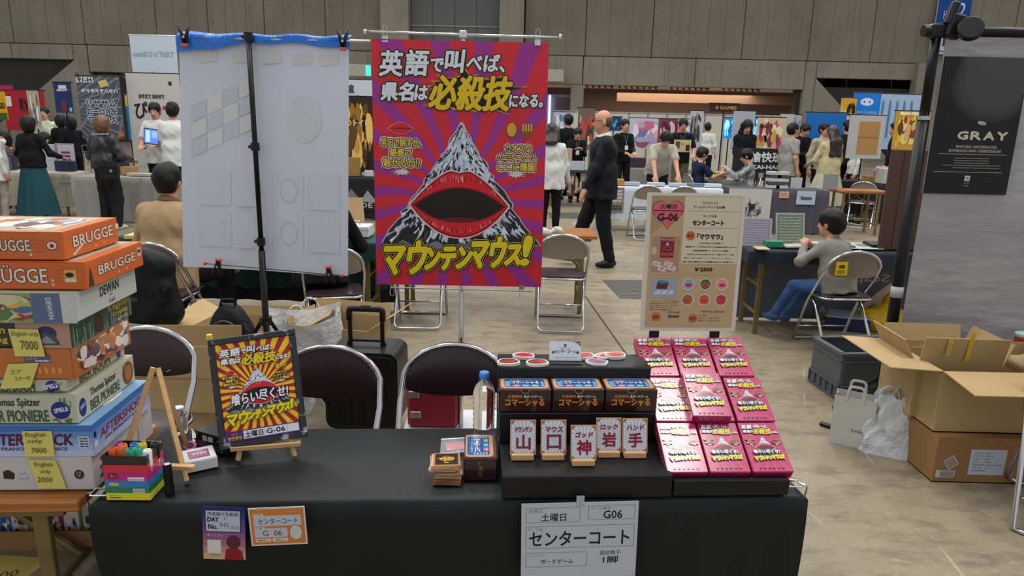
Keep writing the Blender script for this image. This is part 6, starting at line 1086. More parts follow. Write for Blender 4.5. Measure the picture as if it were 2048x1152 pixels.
# white plastic bags
def plastic_bag(label, loc, rz, w, d, h, topw=.8, alpha=.82, name='plastic_bag', m_=None, handles=True, seed=1):
    o = thing(name, label, 'bag', loc, rz); r_ = random.Random(seed); PB = m_ or mat('plastic_bag_film', 'dfe4e8', .35, alpha=alpha, bump=(14, 1.0, .03))
    def fn(u, v):
        a = 2 * pi * u; k = 1 - (1 - topw) * v; wr = .018 * math.sin(5 * a + 8 * v + seed) + .012 * math.sin(11 * a - 9 * v); sx_ = abs(math.cos(a)) ** .55 * (1 if math.cos(a) > 0 else -1); sy_ = abs(math.sin(a)) ** .7 * (1 if math.sin(a) > 0 else -1); return ((w / 2 * k) * sx_ + wr * min(1, v * 5), (d / 2 * k) * sy_ + wr * min(1, v * 5) * .6, h * v * (1 + .12 * abs(math.cos(a)) * v))
    m = MB(); m.grid(fn, 44, 12, closed=True); m.add([fn(i / 44, 0) for i in range(44)], [tuple(range(44))[::-1]]); m.build('bag_film', PB, o, True)
    if handles:
        for q in (-1, 1): m = MB(); m.tube([(q * w * .12 - .0 + w * .16 * math.cos(a), q * d * .25 * topw, h * .98 + h * .22 * math.sin(a)) for a in (pi * i / 12 for i in range(13))], .007, 6, flat=.4); m.build('handle', PB, o)
    return o
plastic_bag('open translucent white bag slumped beside the stand tripod', (P(612, 690, 3.9).x, 3.88, 0), R(20), .36, .28, .50, 1.15, seed=4); 
pbx = plastic_bag('small clear bag of packing in front of the slumped white bag', (P(585, 690, 3.72).x, 3.68, 0), R(10), .2, .16, .36, .9, .6, seed=8, handles=False)
o = bottle('small tea bottle with a yellow cap beside the framed poster', (P(421, 700, 3.3).x, 3.3, 0), 'd9c84a', h=P(421, 667, 3.3).z, r=.035)
# ------------------------------------------------------------------ banner stands
Yb = 3.05; tl_, tr_, bl_, br_ = P(742, 73, Yb), P(1097, 85, Yb), P(760, 572, Yb), P(1078, 575, Yb); bw_, bh_ = .735, 1.04; cx = (tl_.x + tr_.x + bl_.x + br_.x) / 4; cz = (tl_.z + bl_.z + tr_.z + br_.z) / 4
m = MB(); m.dz = .0003; nU, nV = 12, 18
bn = thing('banner', 'pink and red hanging banner of a giant lips mountain', 'banner', (cx, Yb, cz), R(1)); m.M = Matrix.Rotation(R(90), 4, 'X'); mouse_art(m, bw_, bh_, 'banner'); bp_ = m.build('banner_print', PRS, bn)
m = MB(); m.grid(lambda u, v: ((u - .5) * bw_, .0015, (v - .5) * bh_), 2, 2); m.build('banner_sheet', mat('banner_back', 'b9babd', .6), bn)
zb_ = P(925, 74, Yb + .02).z + .012; bs = thing('banner_stand', 'thin silver stand holding the pink lips banner', 'stand', (P(925, 74, Yb).x, Yb + .03, 0), R(1)); m = MB(); m.cyl((0, 0, .03), (0, 0, 1.0), .011, 10); m.build('pole', STEEL, bs, True); m = MB(); m.cyl((0, 0, 1.0), (0, 0, zb_), .008, 10); m.build('pole', STEEL, bs, True); m = MB(); m.cyl((0, 0, .62), (0, 0, .66), .014, 10); m.build('pole_collar', CHR, bs)
m = MB(); m.cyl((-.4, -.005, zb_), (.4, -.005, zb_ - .005), .006, 8); m.build('crossbar', CHR, bs, True); 
for q in (-1, 1): m = MB(); m.cyl((q * .4, -.005, zb_), (q * .41, -.005, zb_), .01, 8); m.build('end_cap', mat('white_cap', 'd9d9d6', .5), bs)
m = MB(); m.box((0, 0, zb_), (.03, .03, .03), bev=.004); m.build('joint', mat('white_cap', 'd9d9d6', .5), bs)
m = MB(); m.cyl((-.32, -.01, cz - bh_ / 2 - .02), (.32, -.01, cz - bh_ / 2 - .025), .003, 6); m.build('lower_rod', CHR, bs)
for i in range(3): m = MB(); a = 2 * pi * i / 3 + .5; m.cyl((0, 0, .12), (.25 * math.cos(a), .25 * math.sin(a), .008), .007, 6); m.build('foot', STEEL, bs)
def binder(label, x, y, z, up=True, s=1.):
    o = thing('binder_clip', label, 'clip', (x, y, z), 0, 'silver binder clips on the pink banner'); k = 1 if up else -1; m = MB(); m.add([(-.012, -.008, -.012 * k), (.012, -.008, -.012 * k), (.012, 0, .012 * k), (-.012, 0, .012 * k), (-.012, .008, -.012 * k), (.012, .008, -.012 * k)], [(0, 1, 2, 3), (3, 2, 5, 4)]); m.build('clip_body', CHR, o); m = MB(); m.tube(rounded([(-.005, -.002, .008 * k), (-.01, -.006, .045 * k), (0, -.008, .055 * k), (.01, -.006, .045 * k), (.005, -.002, .008 * k)], .008), .0014, 5); m.build('wire_handle', CHR, o)
binder('silver binder clip at the top left of the pink banner', cx - .31, Yb, cz + bh_ / 2 + .0); binder('silver binder clip at the top right of the pink banner', cx + .32, Yb, cz + bh_ / 2 + .0); binder('silver binder clip at the bottom left of the pink banner', cx - .3, Yb, cz - bh_ / 2, False); binder('silver binder clip at the bottom right of the pink banner', cx + .28, Yb, cz - bh_ / 2, False)
# white reverse-side banner on black tripod stand
Yw = 3.35; A_, B_, C_, D_ = P(360, 76, Yw), P(700, 84, Yw), P(698, 550, Yw), P(368, 533, Yw)
wb = thing('banner', 'white banner seen from its reverse side with faint print showing through', 'banner', (0, Yw, 0)); WB = mat('banner_reverse', 'd3d9e4', .75); m = MB()
def wbf(u, v): t = A_.lerp(B_, u); b = D_.lerp(C_, u); p = b.lerp(t, v); return (p.x, -.008 + .012 * math.sin(u * 5) * (1 - .3 * v) + .003 * math.sin(u * 17) - .012 * math.exp(-((u - .47) / .03) ** 2), p.z)
m.grid(wbf, 26, 20); m.build('banner_sheet', WB, wb, True)
m = MB(); r_ = random.Random(5)
def put(pts, c): m.add([(lambda q: (q[0], q[1] - .0015 - r_.random() * .0004, q[2]))(wbf(u, v)) for u, v in pts], [tuple(range(len(pts)))], c)
for i in range(4):
    for j in range(3):
        u, v = .06 + i * .095, .5 + j * .075 + i * .035
        if (i + j) % 2 == 0: put([(u, v), (u + .09, v + .03), (u + .09, v + .1), (u, v + .07)], 'c8cdd9')
        else: put([(u, v), (u + .09, v + .03), (u + .09, v + .1), (u, v + .07)], 'd6d9db')
def ringp(cu, cv, ru, rv, c, n=22):
    for k in range(n): a0, a1 = 2 * pi * k / n, 2 * pi * (k + 1) / n; put([(cu + ru * math.cos(a0), cv + rv * math.sin(a0)), (cu + ru * math.cos(a1), cv + rv * math.sin(a1)), (cu + ru * .9 * math.cos(a1), cv + rv * .9 * math.sin(a1)), (cu + ru * .9 * math.cos(a0), cv + rv * .9 * math.sin(a0))], c)
put([(.74 + .1 * math.cos(a), .68 + .1 * math.sin(a)) for a in (2 * pi * k / 16 for k in range(16))], 'd1d4da')
for cu in (.2, .42, .64, .86):
    for cv in (.18, .37): put([(cu - .1, cv - .08), (cu + .09, cv - .08), (cu + .09, cv + .08), (cu - .1, cv + .08)], 'cfd5e0'); ringp(cu, cv, .055, .055, 'c6ccd8', 14)
for cu in (.16, .36, .54, .72, .88): put([(cu - .05, .9), (cu + .06, .91), (cu + .06, .95), (cu - .05, .945)], 'd3d2d1')
m.build('print_show_through', PRM, wb)
ws = thing('banner_stand', 'black tripod stand holding the white reverse-side banner', 'stand', (P(530, 600, Yw - .04).x, Yw - .045, 0)); zt4 = P(517, 76, Yw).z; hubz = P(540, 636, Yw).z; xo = P(517, 80, Yw).x - P(530, 600, Yw).x
m = MB(); m.cyl((0, 0, .06), (0, 0, hubz + .35), .016, 10); m.build('pole', BLKM, ws, True); m = MB(); m.cyl((0, 0, hubz + .35), (0, 0, zt4), .012, 10); m.build('pole', BLKM, ws, True)
for z_ in (P(520, 293, Yw).z, P(530, 480, Yw).z, zt4): m = MB(); m.cyl((0, 0, z_ - .018), (0, 0, z_ + .018), .02, 10); m.cyl((-.03, -.0, z_), (0, 0, z_), .008, 8); m.build('locking_collar', BLKP, ws)
m = MB(); m.cyl((0, 0, hubz - .02), (0, 0, hubz + .02), .03, 10); m.build('hub', BLKP, ws)
for i in range(3): a = 2 * pi * i / 3 - pi / 2 + .5; m = MB(); m.tube([(.02 * math.cos(a), .02 * math.sin(a), hubz), (.42 * math.cos(a), .42 * math.sin(a), .012)], .01, 6); m.build('leg', BLKM, ws); m = MB(); m.cyl((0, 0, hubz * .45), (.21 * math.cos(a), .21 * math.sin(a), hubz * .51), .006, 6); m.build('brace', BLKM, ws)
zz = P(560, 80, Yw).z; m = MB(); m.cyl((P(358, 76, Yw).x - ws.location.x, .03, P(358, 76, Yw).z), (P(742, 84, Yw).x - ws.location.x, .03, P(742, 84, Yw).z), .009, 8); m.build('crossbar', STEEL, ws, True)
o = thing('blue_tape', 'bright blue tarpaulin strip folded over the bar of the white banner', 'sheet', (0, Yw, 0)); m = MB(); m.grid(lambda u, v: (A_.x - .008 + (B_.x - A_.x + .012) * u, -.026 - .004 * math.sin(u * 30) + .05 * (v > .9), A_.z + (B_.z - A_.z) * u + .028 * v - (.05 * max(0, 1 - abs(u) * 2.2) + .016 + .02 * max(0, u - .75) * 4) * (1 - v) * 1.0 + .004 * math.sin(u * 21)), 40, 5); m.build('tarpaulin', mat('blue_tarp', '1870cf', .28, bump=(16, .8, .02)), o, True)
def clamp(label, x, y, z, up=True, rot=0.):
    o = thing('spring_clamp', label, 'clip', (x, y, z), 0, 'black and orange spring clamps on the white banner'); o.rotation_euler = (0, R(rot), 0); k = 1 if up else -1
    for q in (-1, 1): m = MB(); m.tube([(q * .006, 0, -.02 * k), (q * .008, 0, .01 * k), (q * .022, 0, .055 * k)], [.006, .009, .0075], 6); m.build('clamp_arm', BLKP, o, True)
    m = MB(); m.box((0, -.002, -.026 * k), (.026, .02, .012), bev=.002); m.build('orange_jaw', mat('orange_plastic', 'd9492c', .4), o); m = MB(); m.cyl((0, -.012, .008 * k), (0, .012, .008 * k), .006, 8); m.build('pivot', STEEL, o)
q = P(369, 78, Yw - .05); clamp('black spring clamp at the top left of the white banner', q.x, Yw - .05, q.z); q = P(686, 86, Yw - .05); clamp('black spring clamp at the top right of the white banner', q.x, Yw - .05, q.z)
q = P(436, 530, Yw - .05); clamp('black spring clamp at the bottom left of the white banner', q.x, Yw - .05, q.z, False, 12); q = P(658, 545, Yw - .05); clamp('black spring clamp at the bottom right of the white banner', q.x, Yw - .05, q.z, False, -4)
q1, q2 = P(410, 527, Yw - .04), P(682, 551, Yw - .04); o = thing('tension_wire', 'thin wire with orange end beads along the foot of the white banner', 'wire', (0, 0, 0)); m = MB(); m.cyl(q1, q2, .002, 5); m.build('wire', BLKM, o)
for q in (q1, q2): m = MB(); m.lathe([(.004, -.008), (.009, -.004), (.009, .004), (.004, .008)], 8, c=q); m.build('orange_end', mat('orange_plastic', 'd9492c', .4), o, True)
# ------------------------------------------------------------------ next aisle: seated people, tables, chairs
def clothed(label, x, y, w, d, drops, m_, name='tablecloth', rz=0., seed=1, tlabel=None, items=None, amp=.014):
    folding_table(tlabel or 'folding table under the ' + label, (x, y, 0), rz, w, d, .69); return cloth_over(name, label, (x, y, 0), rz, w, d, .69, drops, m_, seed=seed, amp=amp)
GRN = mat('dark_green_cloth', '123c36', .8); BLKC = mat('black_table_cloth', '0d0e11', .85)
clothed('dark green cloth on the table behind the white banner', -2.05, 5.6, 2.05, .5, (.14, .14, .5, .14), GRN)
o = thing('black_skirt_cloth', 'black cloth hanging under the dark green cloth behind the white banner', 'tablecloth', (-2.0, 5.92, 0)); m = MB(); m.grid(lambda u, v: (-1.02 + 2.0 * u, .02 * math.sin(u * 40), .06 + .6 * v), 60, 4); m.build('cloth_sheet', BLKC, o, True)
def bx(name, label, cat, x, y, z, w, d, h, m_, rz=0., group=None, bev=.004, extra=None):
    o = thing(name, label, cat, (x, y, z), rz, group); m = MB(); m.box((0, 0, h / 2), (w, d, h), bev=bev); m.build('box_body', m_, o)
    if extra: extra(o, w, d, h)
    return o
def cash(o, w, d, h): m = MB(); m.tube(rounded([(-.06, 0, h), (-.06, 0, h + .03), (.06, 0, h + .03), (.06, 0, h)], .01), .004, 6); m.build('handle', CHR, o); m = MB(); m.disc(.0, 0, .01, .012, '2a2a2c'); q = m.build('keyhole', PRM, o, M=Matrix.Translation((w * .25, -d / 2 - .001, h * .5)) @ Matrix.Rotation(R(90), 4, 'X')); m = MB(); m.box((0, 0, h * .72), (w + .004, d + .004, .004)); m.build('lid_edge', mat('grey_ring', 'b9bcbc'), o)
p = G(712, 478, .7); bx('cash_box', 'white cash box with a wire handle on the dark green table', 'cash box', p.x - .06, 5.6, .705, .3, .2, .085, mat('white_metal', 'cdd2d2', .4), extra=cash)
p = P(715, 400, 5.75); o = thing('cardboard_sheet', 'tan cardboard sheet leaning upright behind the white cash box', 'cardboard', (p.x - .1, 5.75, .71)); m = MB(); m.panel([(-.2, 0, 0), (.16, 0, 0), (.12, .1, p.z - .7), (-.2, .1, p.z - .7)], .006); m.build('cardboard_panel', CARD, o)
p = G(262, 474, .72); bx('magazine', 'yellow-edged booklet on the left corner of the dark green table', 'booklet', p.x + .05, p.y + .06, .705, .2, .14, .03, mat('yellow_print', 'c9b36a', .5))
# beige man
TAN = cloth('tan', 'a58b69', bs=16, bd=.5); NVY = cloth('navy', '14161c'); BLC = cloth('black', '111114'); WTC = cloth('white', 'c9cbc8'); 
p = P(325, 430, 4.95); pipe_chair('pipe chair under the seated man in beige', (p.x + .06, 4.82, 0), R(-4)); person('seated man in a beige long-sleeved top and black trousers, back to the camera', (p.x + .05, 4.86, 0), R(-6), 1.68, hip=(0, 0, .52), lean=8, head=(4, -6), fl=(-.16, .44, .08), fr=(.2, .46, .08), hl=(-.18, .34, .72), hr=(.26, .36, .56), top=TAN, bottom=NVY, h=.011, fat=.04, hem=.12, knit=-.0015, collar=mat('tan_rib', '6e5438', .8), wide=1.08, kl=(-.3, 1, .3), kr=(.35, 1, .3))
q = P(300, 500, 4.4); pipe_chair('empty pipe chair in front of the seated man in beige', (q.x - .06, 4.62, 0), R(-2))
p = P(640, 540, 4.9); pipe_chair('pipe chair under the black-clad person behind the white banner', (p.x + .12, 4.82, 0), R(14)); person('seated person in black mostly hidden behind the white banner', (p.x, 4.92, 0), R(8), 1.66, hip=(0, 0, .52), lean=12, fl=(-.15, .44, .08), fr=(.2, .42, .08), hl=(-.15, .4, .72), hr=(.2, .4, .72), top=BLC, bottom=BLC, h=.014, fat=.03)
pipe_chair('empty pipe chair partly below the pink banner', (-.75, 5.58, 0), R(1), back='plate'); c2 = pipe_chair('empty pipe chair with a grey back right of the pink banner', (.40, 5.58, 0), R(-2), back='plate')
folding_table('bare wooden folding table right of the pink banner', (-.16, 6.1, 0), .0, 1.75, .45)
p = G(1105, 472, .72); o = thing('plastic_wrap', 'crumpled clear plastic wrap on the corner of the bare wooden table', 'packing', (p.x, p.y + .1, .705)); sd = SD((-.15, -.12, -.01), (.15, .12, .15), .008); sd.cap((-.07, 0, .03), (.06, .02, .035), .03, k=.01); sd.wave(.01); net_obj('wrap', [sd], mat('bubble_film', 'c9c6bb', .2), o)
# suited man walking, white-shirted person
SUITM = cloth('suit_navy', '14161d', bs=6, bd=.25, rough=.7); person('balding man in a dark navy suit and glasses walking to the left', (1.0, 8.05, 0), R(93), 1.79, bag=1.2, wide=1.06, fl=(-.08, -.12, .085), fr=(.1, .3, .08), hl=(-.24, .26, .84), hr=(.25, .12, .86), er=(.5, -1, -.2), top=SUITM, bottom=cloth('suit_trousers', '15171d'), hair='bald', glasses=True, coat_hem=.14, h=.011, collar=cloth('shirt_collar', 'd9dce0'), fat=.04, head=(2, 0))
person('person in an oversized white shirt and black trousers beside the pink banner', (P(1103, 300, 10.0).x, 10.0, 0), R(-12), 1.63, top=WTC, bottom=BLC, hair='medium', hairm=mat('dark_brown_hair', '2a1d18', .4), fat=.045, hem=.16, hl=(-.2, .2, .9), hr=(.24, .15, .8), h=.014)
# ------------------------------------------------------------------ right: navy table, child, crate, cartons, backdrop
NB = mat('navy_cloth', '1b2433', .8); clothed('navy cloth on the table in front of the child', 2.80, 5.62, 1.9, .46, (.1, .1, .12, .1), NB, amp=.006)
o = thing('hanging_sheet', 'dark grey sheet with mirrored lettering hanging from the navy table', 'banner', (2.8, 5.86, 0)); m = MB(); m.box((0, 0, .345), (1.9, .004, .65), col='5a606c'); m.M = Matrix.Translation((.0, -.003, .34)) @ Matrix.Rotation(R(90), 4, 'X'); m.dz = .0006
xm = P(1712, 500, 5.85).x - 2.8; m.at(1).text('Escapesm', xm - .25, .2, xm + .40, .29, 'c9b49c', mirror=True); m.text('&', xm + .02, .1, xm + .1, .19, 'c9b49c', mirror=True); m.text('Scapes', xm - .12, .0, xm + .32, .09, 'c9b49c', mirror=True); m.poly([(xm + .0, -.29), (xm + .34, .02), (xm + .40, .0), (xm + .38, -.06), (xm + .05, -.29)], 'd4bfae'); m.poly([(xm + .22, -.2), (xm + .28, -.2), (xm + .32, -.02), (xm + .26, -.06)], 'c9b49c'); m.build('printed_sheet', PRM, o)
def stand_card(label, px, py, Y, z, w, h, col, ink, rz=0., tilt=12): p = P(px, py, Y); return sheet('display_card', label, 'sign', w, h, (p.x, Y, z + h / 2), upright(rz, tilt), lambda m, w, h: (m.at(1).rect(-w * .45, -h * .45, w * .45, h * .45, col), m.at(2).lines(-w * .4, -h * .4, w * .4, h * .4, 9, ink, int(px), .4)), 'a9aba8', th=.006, dz=.0006)
stand_card('grey green price card standing on the navy table', 1578, 480, 5.6, .705, .24, .26, '6f7a6a', '9aa596', .1); stand_card('pale lilac card standing at the left end of the navy table', 1508, 480, 5.55, .705, .26, .22, '8a8496', 'a9a4b2', -.1)
p = G(1560, 500, .72); bx('tape_box', 'small green box on the left part of the navy table', 'box', p.x + .03, 5.5, .705, .14, .07, .05, mat('green_card', '2c8a63', .5))
for i, (px, w, c, lab) in enumerate(((1525, .1, 'b9a284', 'tan'), (1590, .2, 'b4b0a8', 'white'), (1600, .16, 'a9a59c', 'pale grey'))): p = G(px, 495 - i * 4, .72); bx('leaflet_pile', f'{lab} leaflet pile lying on the navy table', 'leaflets', p.x, p.y + .02, .705, w, .12, .012 + .006 * i, mat('leaf_' + c, c, .6), rz=.2 * i)
p = G(1660, 485, .71); o = sheet('game_mat', 'pale patterned game sheet spread over the navy table', 'leaflets', .62, .3, (p.x, 5.62, .712), (0, 0, -.05), lambda m, w, h: blot(m, -w / 2, -h / 2, w / 2, h / 2, ['8f9a90', 'c9cfc8', 'a8b4a8', '6a746c'], 60, 3), 'aab2aa', dz=.0004)
p = G(1735, 485, .72); bx('game_tray', 'black tray of figures on the navy table', 'tray', p.x + .1, 5.62, .705, .3, .2, .03, BLKP, rz=-.1); bx('board_game_box', 'dark red open game box standing at the right of the navy table', 'board game box', p.x + .33, 5.6, .705, .3, .1, .13, mat('dark_red_print', '4a2220', .5, var=(22, .8, 'b09a84')), rz=.05)
# child
GRY = cloth('grey_hoodie', '85837c', bs=6); cx, cy = P(1670, 560, 5.15).x, 5.1; pipe_chair('pipe chair the child sits on, with a yellow tag on its back', (cx + .02, cy + .02, 0), R(4), back='plate'); 
_, kc = person('child with black hair in a grey hooded top and jeans sitting on a pipe chair', (cx - .01, cy, 0), R(24), 1.16, hs=1.3, hip=(0, -.02, .485), lean=16, head=(6, 16), fl=(-.22, .36, .2), fr=(-.08, .38, .17), hl=(-.1, .25, .76), hr=(-.02, .26, .75), el=(-.8, -.4, -.8), er=(.8, -.3, -.8), top=GRY, bottom=cloth('jeans', '33527c'), shoe=mat('blue_shoe', '22406c', .5), h=.010, fat=.035, hem=.08, collar=GRY, kl=(-.4, 1, .6), kr=(-.2, 1, .6))
p = P(1686, 540, cy - .25); sheet('yellow_tag', 'yellow tag hanging on the back of the child\'s chair', 'tag', .085, .095, (p.x, cy - .23, .665), upright(.05, 0), lambda m, w, h: (m.at(1).disc(.0, h * .15, w * .3, h * .14, '5c4a10'), m.lines(-w * .4, -h * .4, w * .3, -h * .1, 3, '6a5612')), 'e0bf12', dz=.0005)
bottle('yellow tea bottle on the floor under the child\'s chair', G(1643, 654), '3a3a3a', h=.21, r=.033, liquid=(.6, 'b8962a'), name='tea_bottle')
p = G(1688, 660); bx('storage_box', 'navy storage box with a pale lid on the floor beside the child\'s chair', 'box', p.x + .04, p.y + .08, 0, .34, .26, .11, mat('navy_plastic', '17264c', .5), rz=-.3, extra=lambda o, w, d, h: (lambda m: (m.box((0, 0, h + .006), (w + .01, d + .01, .012), bev=.003), m.build('lid', mat('pale_lid', '9fa8b4', .5), o)))(MB()))
p = G(1765, 662); o = thing('yellow_bag', 'bright yellow waterproof bag on the floor behind the black pole', 'bag', (p.x + .02, p.y + .05, 0)); sd = SD((-.3, -.25, -.01), (.3, .25, .5), .011); sd.cap((-.1, 0, .08), (.1, 0, .08), .11, .11, .05).cap((.0, 0, .1), (.06, .03, .28), .1, .04, .05); sd.wave(.007); sd.D = np.maximum(sd.D, -(sd.lo[2] + sd.h * np.arange(sd.n[2]))[None, None, :].astype(np.float32)); net_obj('bag_body', [sd], mat('yellow_tarp', 'd9b312', .4, bump=(9, .6, .03)), o)
# folding crate
CR = mat('crate_grey', '4c5256', .5); cr = thing('folding_crate', 'dark grey plastic folding crate standing open on the floor', 'crate', (2.225, 4.24, 0), R(6)); w, d, h = .44, .34, .30
def cr_side(nm, c, s_, ax):
    m = MB(); m.box(c, s_, bev=.003); q = m.build(nm, CR, cr); m = MB(); n = 5; L_ = s_[ax]; o_ = -1 if (c[1] if ax == 0 else c[0]) < 0 else 1
    for i in range(n + 1):
        t = -L_ / 2 + L_ * i / n; pos = (c[0] + t, c[1] + o_ * .009, .05) if ax == 0 else (c[0] + o_ * .009, c[1] + t, .05); m.box(pos, (.008, .012, .07) if ax == 0 else (.012, .008, .07))
    for z_ in (.012, .09, h - .05, h - .008):
        if ax == 0: m.box((c[0], c[1] + o_ * .009, z_), (L_, .014, .012))
        else: m.box((c[0] + o_ * .009, c[1], z_), (.014, L_, .012))
    m.build('side_rib', CR, cr)['kind'] = 'stuff'
for a in (('side_panel', (0, -d / 2, h / 2), (w, .012, h), 0), ('side_panel', (0, d / 2, h / 2), (w, .012, h), 0), ('end_panel', (-w / 2, 0, h / 2), (.012, d, h), 1), ('end_panel', (w / 2, 0, h / 2), (.012, d, h), 1)): cr_side(*a)
m = MB(); m.box((0, 0, .01), (w, d, .012)); m.build('base', CR, cr); m = MB()
for c, s_ in (((0, -d / 2, h), (w + .03, .03, .016)), ((0, d / 2, h), (w + .03, .03, .016)), ((-w / 2, 0, h), (.03, d, .016)), ((w / 2, 0, h), (.03, d, .016))): m.box(c, s_, bev=.003)
m.build('rim', CR, cr)
# cartons on the right
hb = P(1868, 873, 3.06).z; a = G(1865, 966); KR = mat('brown_carton', '936e42', .8, var=(3, .3, '875b2e')); cb = carton('large closed brown carton with a white product label, bottom right', (a.x + .36, a.y + .29, 0), 0, .72, .56, hb, closed=True, m_=KR)
def d_lab(m, w, h):
    for i, t in enumerate(('PRODUCT:   GRAY', 'QUANTITY:  20UNITS', 'N.W.:      12KG', 'G.W.:      12.8KG', 'DIMENSION: 54.4x33.6x23.8CM', 'CTN NO.:   /P.CS', 'MADE IN CHINA')): m.at(1).text(t, -w * .4, h * (.33 - i * .115), -w * .4 + w * .03 * len(t), h * (.38 - i * .115), '2c3036')
cf = a.y + .0085; sheet('carton_label', 'white MADE IN CHINA label on the bottom brown carton', 'label', .17, .13, (P(1975, 925, cf).x, cf, P(1975, 925, cf).z), upright(0), d_lab, 'b9c0cc', th=.0006, dz=.0002)
sheet('carton_label', 'small tilted pale shipping label on the bottom brown carton', 'label', .055, .055, (P(1902, 928, cf).x, cf, P(1902, 925, cf).z), (R(90), R(-35), 0), lambda m, w, h: m.at(1).lines(-w * .4, -h * .4, w * .4, h * .4, 5, '8a5a4a'), 'b9b3a4', th=.0006, dz=.0002)
sheet('carton_label', 'small barcode label at the foot of the bottom brown carton', 'label', .09, .036, (P(1890, 948, cf).x, cf, P(1892, 948, cf).z), upright(0), lambda m, w, h: m.at(1).lines(-w * .3, -h * .4, w * .45, h * .4, 4, '3c3c40'), 'c4c4c0', th=.0006, dz=.0002)
TC = carton('open brown carton with wide flaps on top of the closed one', (a.x + .37, a.y + .31, hb + .007), R(0.), .74, .5, P(1870, 745, 3.1).z - hb, {'f': -6, 'l': 3, 'r': 20}, CARD, fl={'f': .24, 'l': .25, 'r': .25})
zt = P(1870, 745, 3.1).z; p = P(1815, 700, 3.6); carton('smaller open carton with yellow tape inside the upper carton', (P(1905, 700, 3.33).x, 3.42, hb + .012), R(-2), .40, .34, P(1860, 735, 3.3).z - hb, {'f': 78, 'b': 75, 'l': 62, 'r': 70}, CARD, fl={'f': .17, 'l': .16, 'r': .14, 'b': .13})
pq = P(1940, 690, 3.22); sheet('yellow_tape', 'strip of yellow tape on the front flap of the smaller carton', 'tape', .022, .15, (pq.x, 3.215, pq.z - .01), upright(0, -8), lambda m, w, h: None, 'c9a72c', th=.0008); pq = P(1898, 690, 3.22); sheet('yellow_tape', 'short hand-lettered yellow tape on the front flap of the smaller carton', 'tape', .022, .085, (pq.x, 3.212, pq.z - .01), upright(0, -8), lambda m, w, h: m.at(1).text('スリーブ', -w * .3, -h * .35, w * .2, h * .35, '3a3018'), 'c9ad4c', th=.0008, dz=.0003)
p = P(2010, 700, 3.75); bx('wooden_crate', 'reddish slatted crate behind the cartons at the right edge', 'crate', p.x + .12, 3.8, 0, .55, .4, p.z - .02, mat('red_brown_wood', '6e3a30', .6, var=(3, .6, '4a2620', (1, 20, 1)))); o = thing('packing_paper', 'crumpled kraft packing paper at the right edge', 'packing', (P(2020, 725, 3.6).x + .05, 3.42, zt - .05)); sd = SD((-.25, -.12, -.06), (.25, .12, .1), .009); sd.cap((-.16, 0, 0), (.16, 0, 0), .035, k=.02); sd.wave(.012); net_obj('paper_wad', [sd], mat('kraft_paper', 'a8916c', .8), o)
p = P(2042, 690, 3.7); o = thing('paper_cup', 'red and white paper cup at the right edge behind the cartons', 'cup', (p.x + .02, 3.72, P(2010, 700, 3.75).z - .018)); m = MB(); m.lathe([(.03, 0), (.042, .11)], 18, col='b5473a'); m.lathe([(.044, .11), (.044, .125), (.036, .13)], 18, col='a9c0bc'); m.build('cup_body', PRM, o, auto=40)
# bags
PAPR = mat('white_bag_paper', 'c4c3be', .6, bump=(6, .6, .02)); pb_ = thing('paper_bag', 'white paper carrier bag with a small printed mark on the floor', 'bag', tuple(G(1700, 885)), R(-30)); m = MB(); w, d, h = .2, .11, .27
pts = [(-w / 2, -d / 2, 0), (w / 2, -d / 2, 0), (w / 2, d / 2, 0), (-w / 2, d / 2, 0), (-w / 2, -d / 2, h), (w / 2, -d / 2, h), (w / 2, d / 2, h), (-w / 2, d / 2, h), (-w / 2 + .02, 0, 0), (w / 2 - .02, 0, h)]
m.panel([pts[0], pts[1], pts[5], pts[4]], .001); m.panel([pts[2], pts[3], pts[7], pts[6]], .001); m.add([(-w / 2, -d / 2, 0), (-w / 2, d / 2, 0), (-w / 2, d / 2, h), (-w / 2 + .015, 0, h), (-w / 2, -d / 2, h), (-w / 2, 0, 0)], [(0, 5, 3, 4), (5, 1, 2, 3)]); m.add([(w / 2, -d / 2, 0), (w / 2, d / 2, 0), (w / 2, d / 2, h), (w / 2 - .015, 0, h), (w / 2, -d / 2, h), (w / 2, 0, 0)], [(0, 5, 3, 4), (5, 1, 2, 3)]); m.add(pts[:4], [(3, 2, 1, 0)]); m.build('bag_body', PAPR, pb_)
for q in (-1, 1): m = MB(); m.tube(rounded([(-.04, q * d / 2, h - .02), (-.035, q * d / 2, h + .06), (.035, q * d / 2, h + .06), (.04, q * d / 2, h - .02)], .02), .004, 5, flat=2.); m.build('handle', PAPR, pb_)
m = MB(); m.M = Matrix.Translation((0, -d / 2 - .002, h * .35)) @ Matrix.Rotation(R(90), 4, 'X'); m.text('Kohikan', .0, -.01, .06, .008, '7a3a3c'); m.build('printed_mark', PRM, pb_)
plastic_bag('white translucent plastic carrier bag slumped beside the paper bag', tuple(G(1776, 902)), R(-25), .3, .17, .30, .45, seed=2, alpha=.9)
m = MB(); g_ = G(1765, 915); o = thing('stand_foot', 'flat black foot of the backdrop stand under the plastic bag', 'stand', tuple(G(1750, 880))); m.tube([(-.22, .18, .012), (-.05, .02, .012), (.12, -.13, .012)], .02, 6, flat=.5); m.build('foot_bar', BLKP, o)
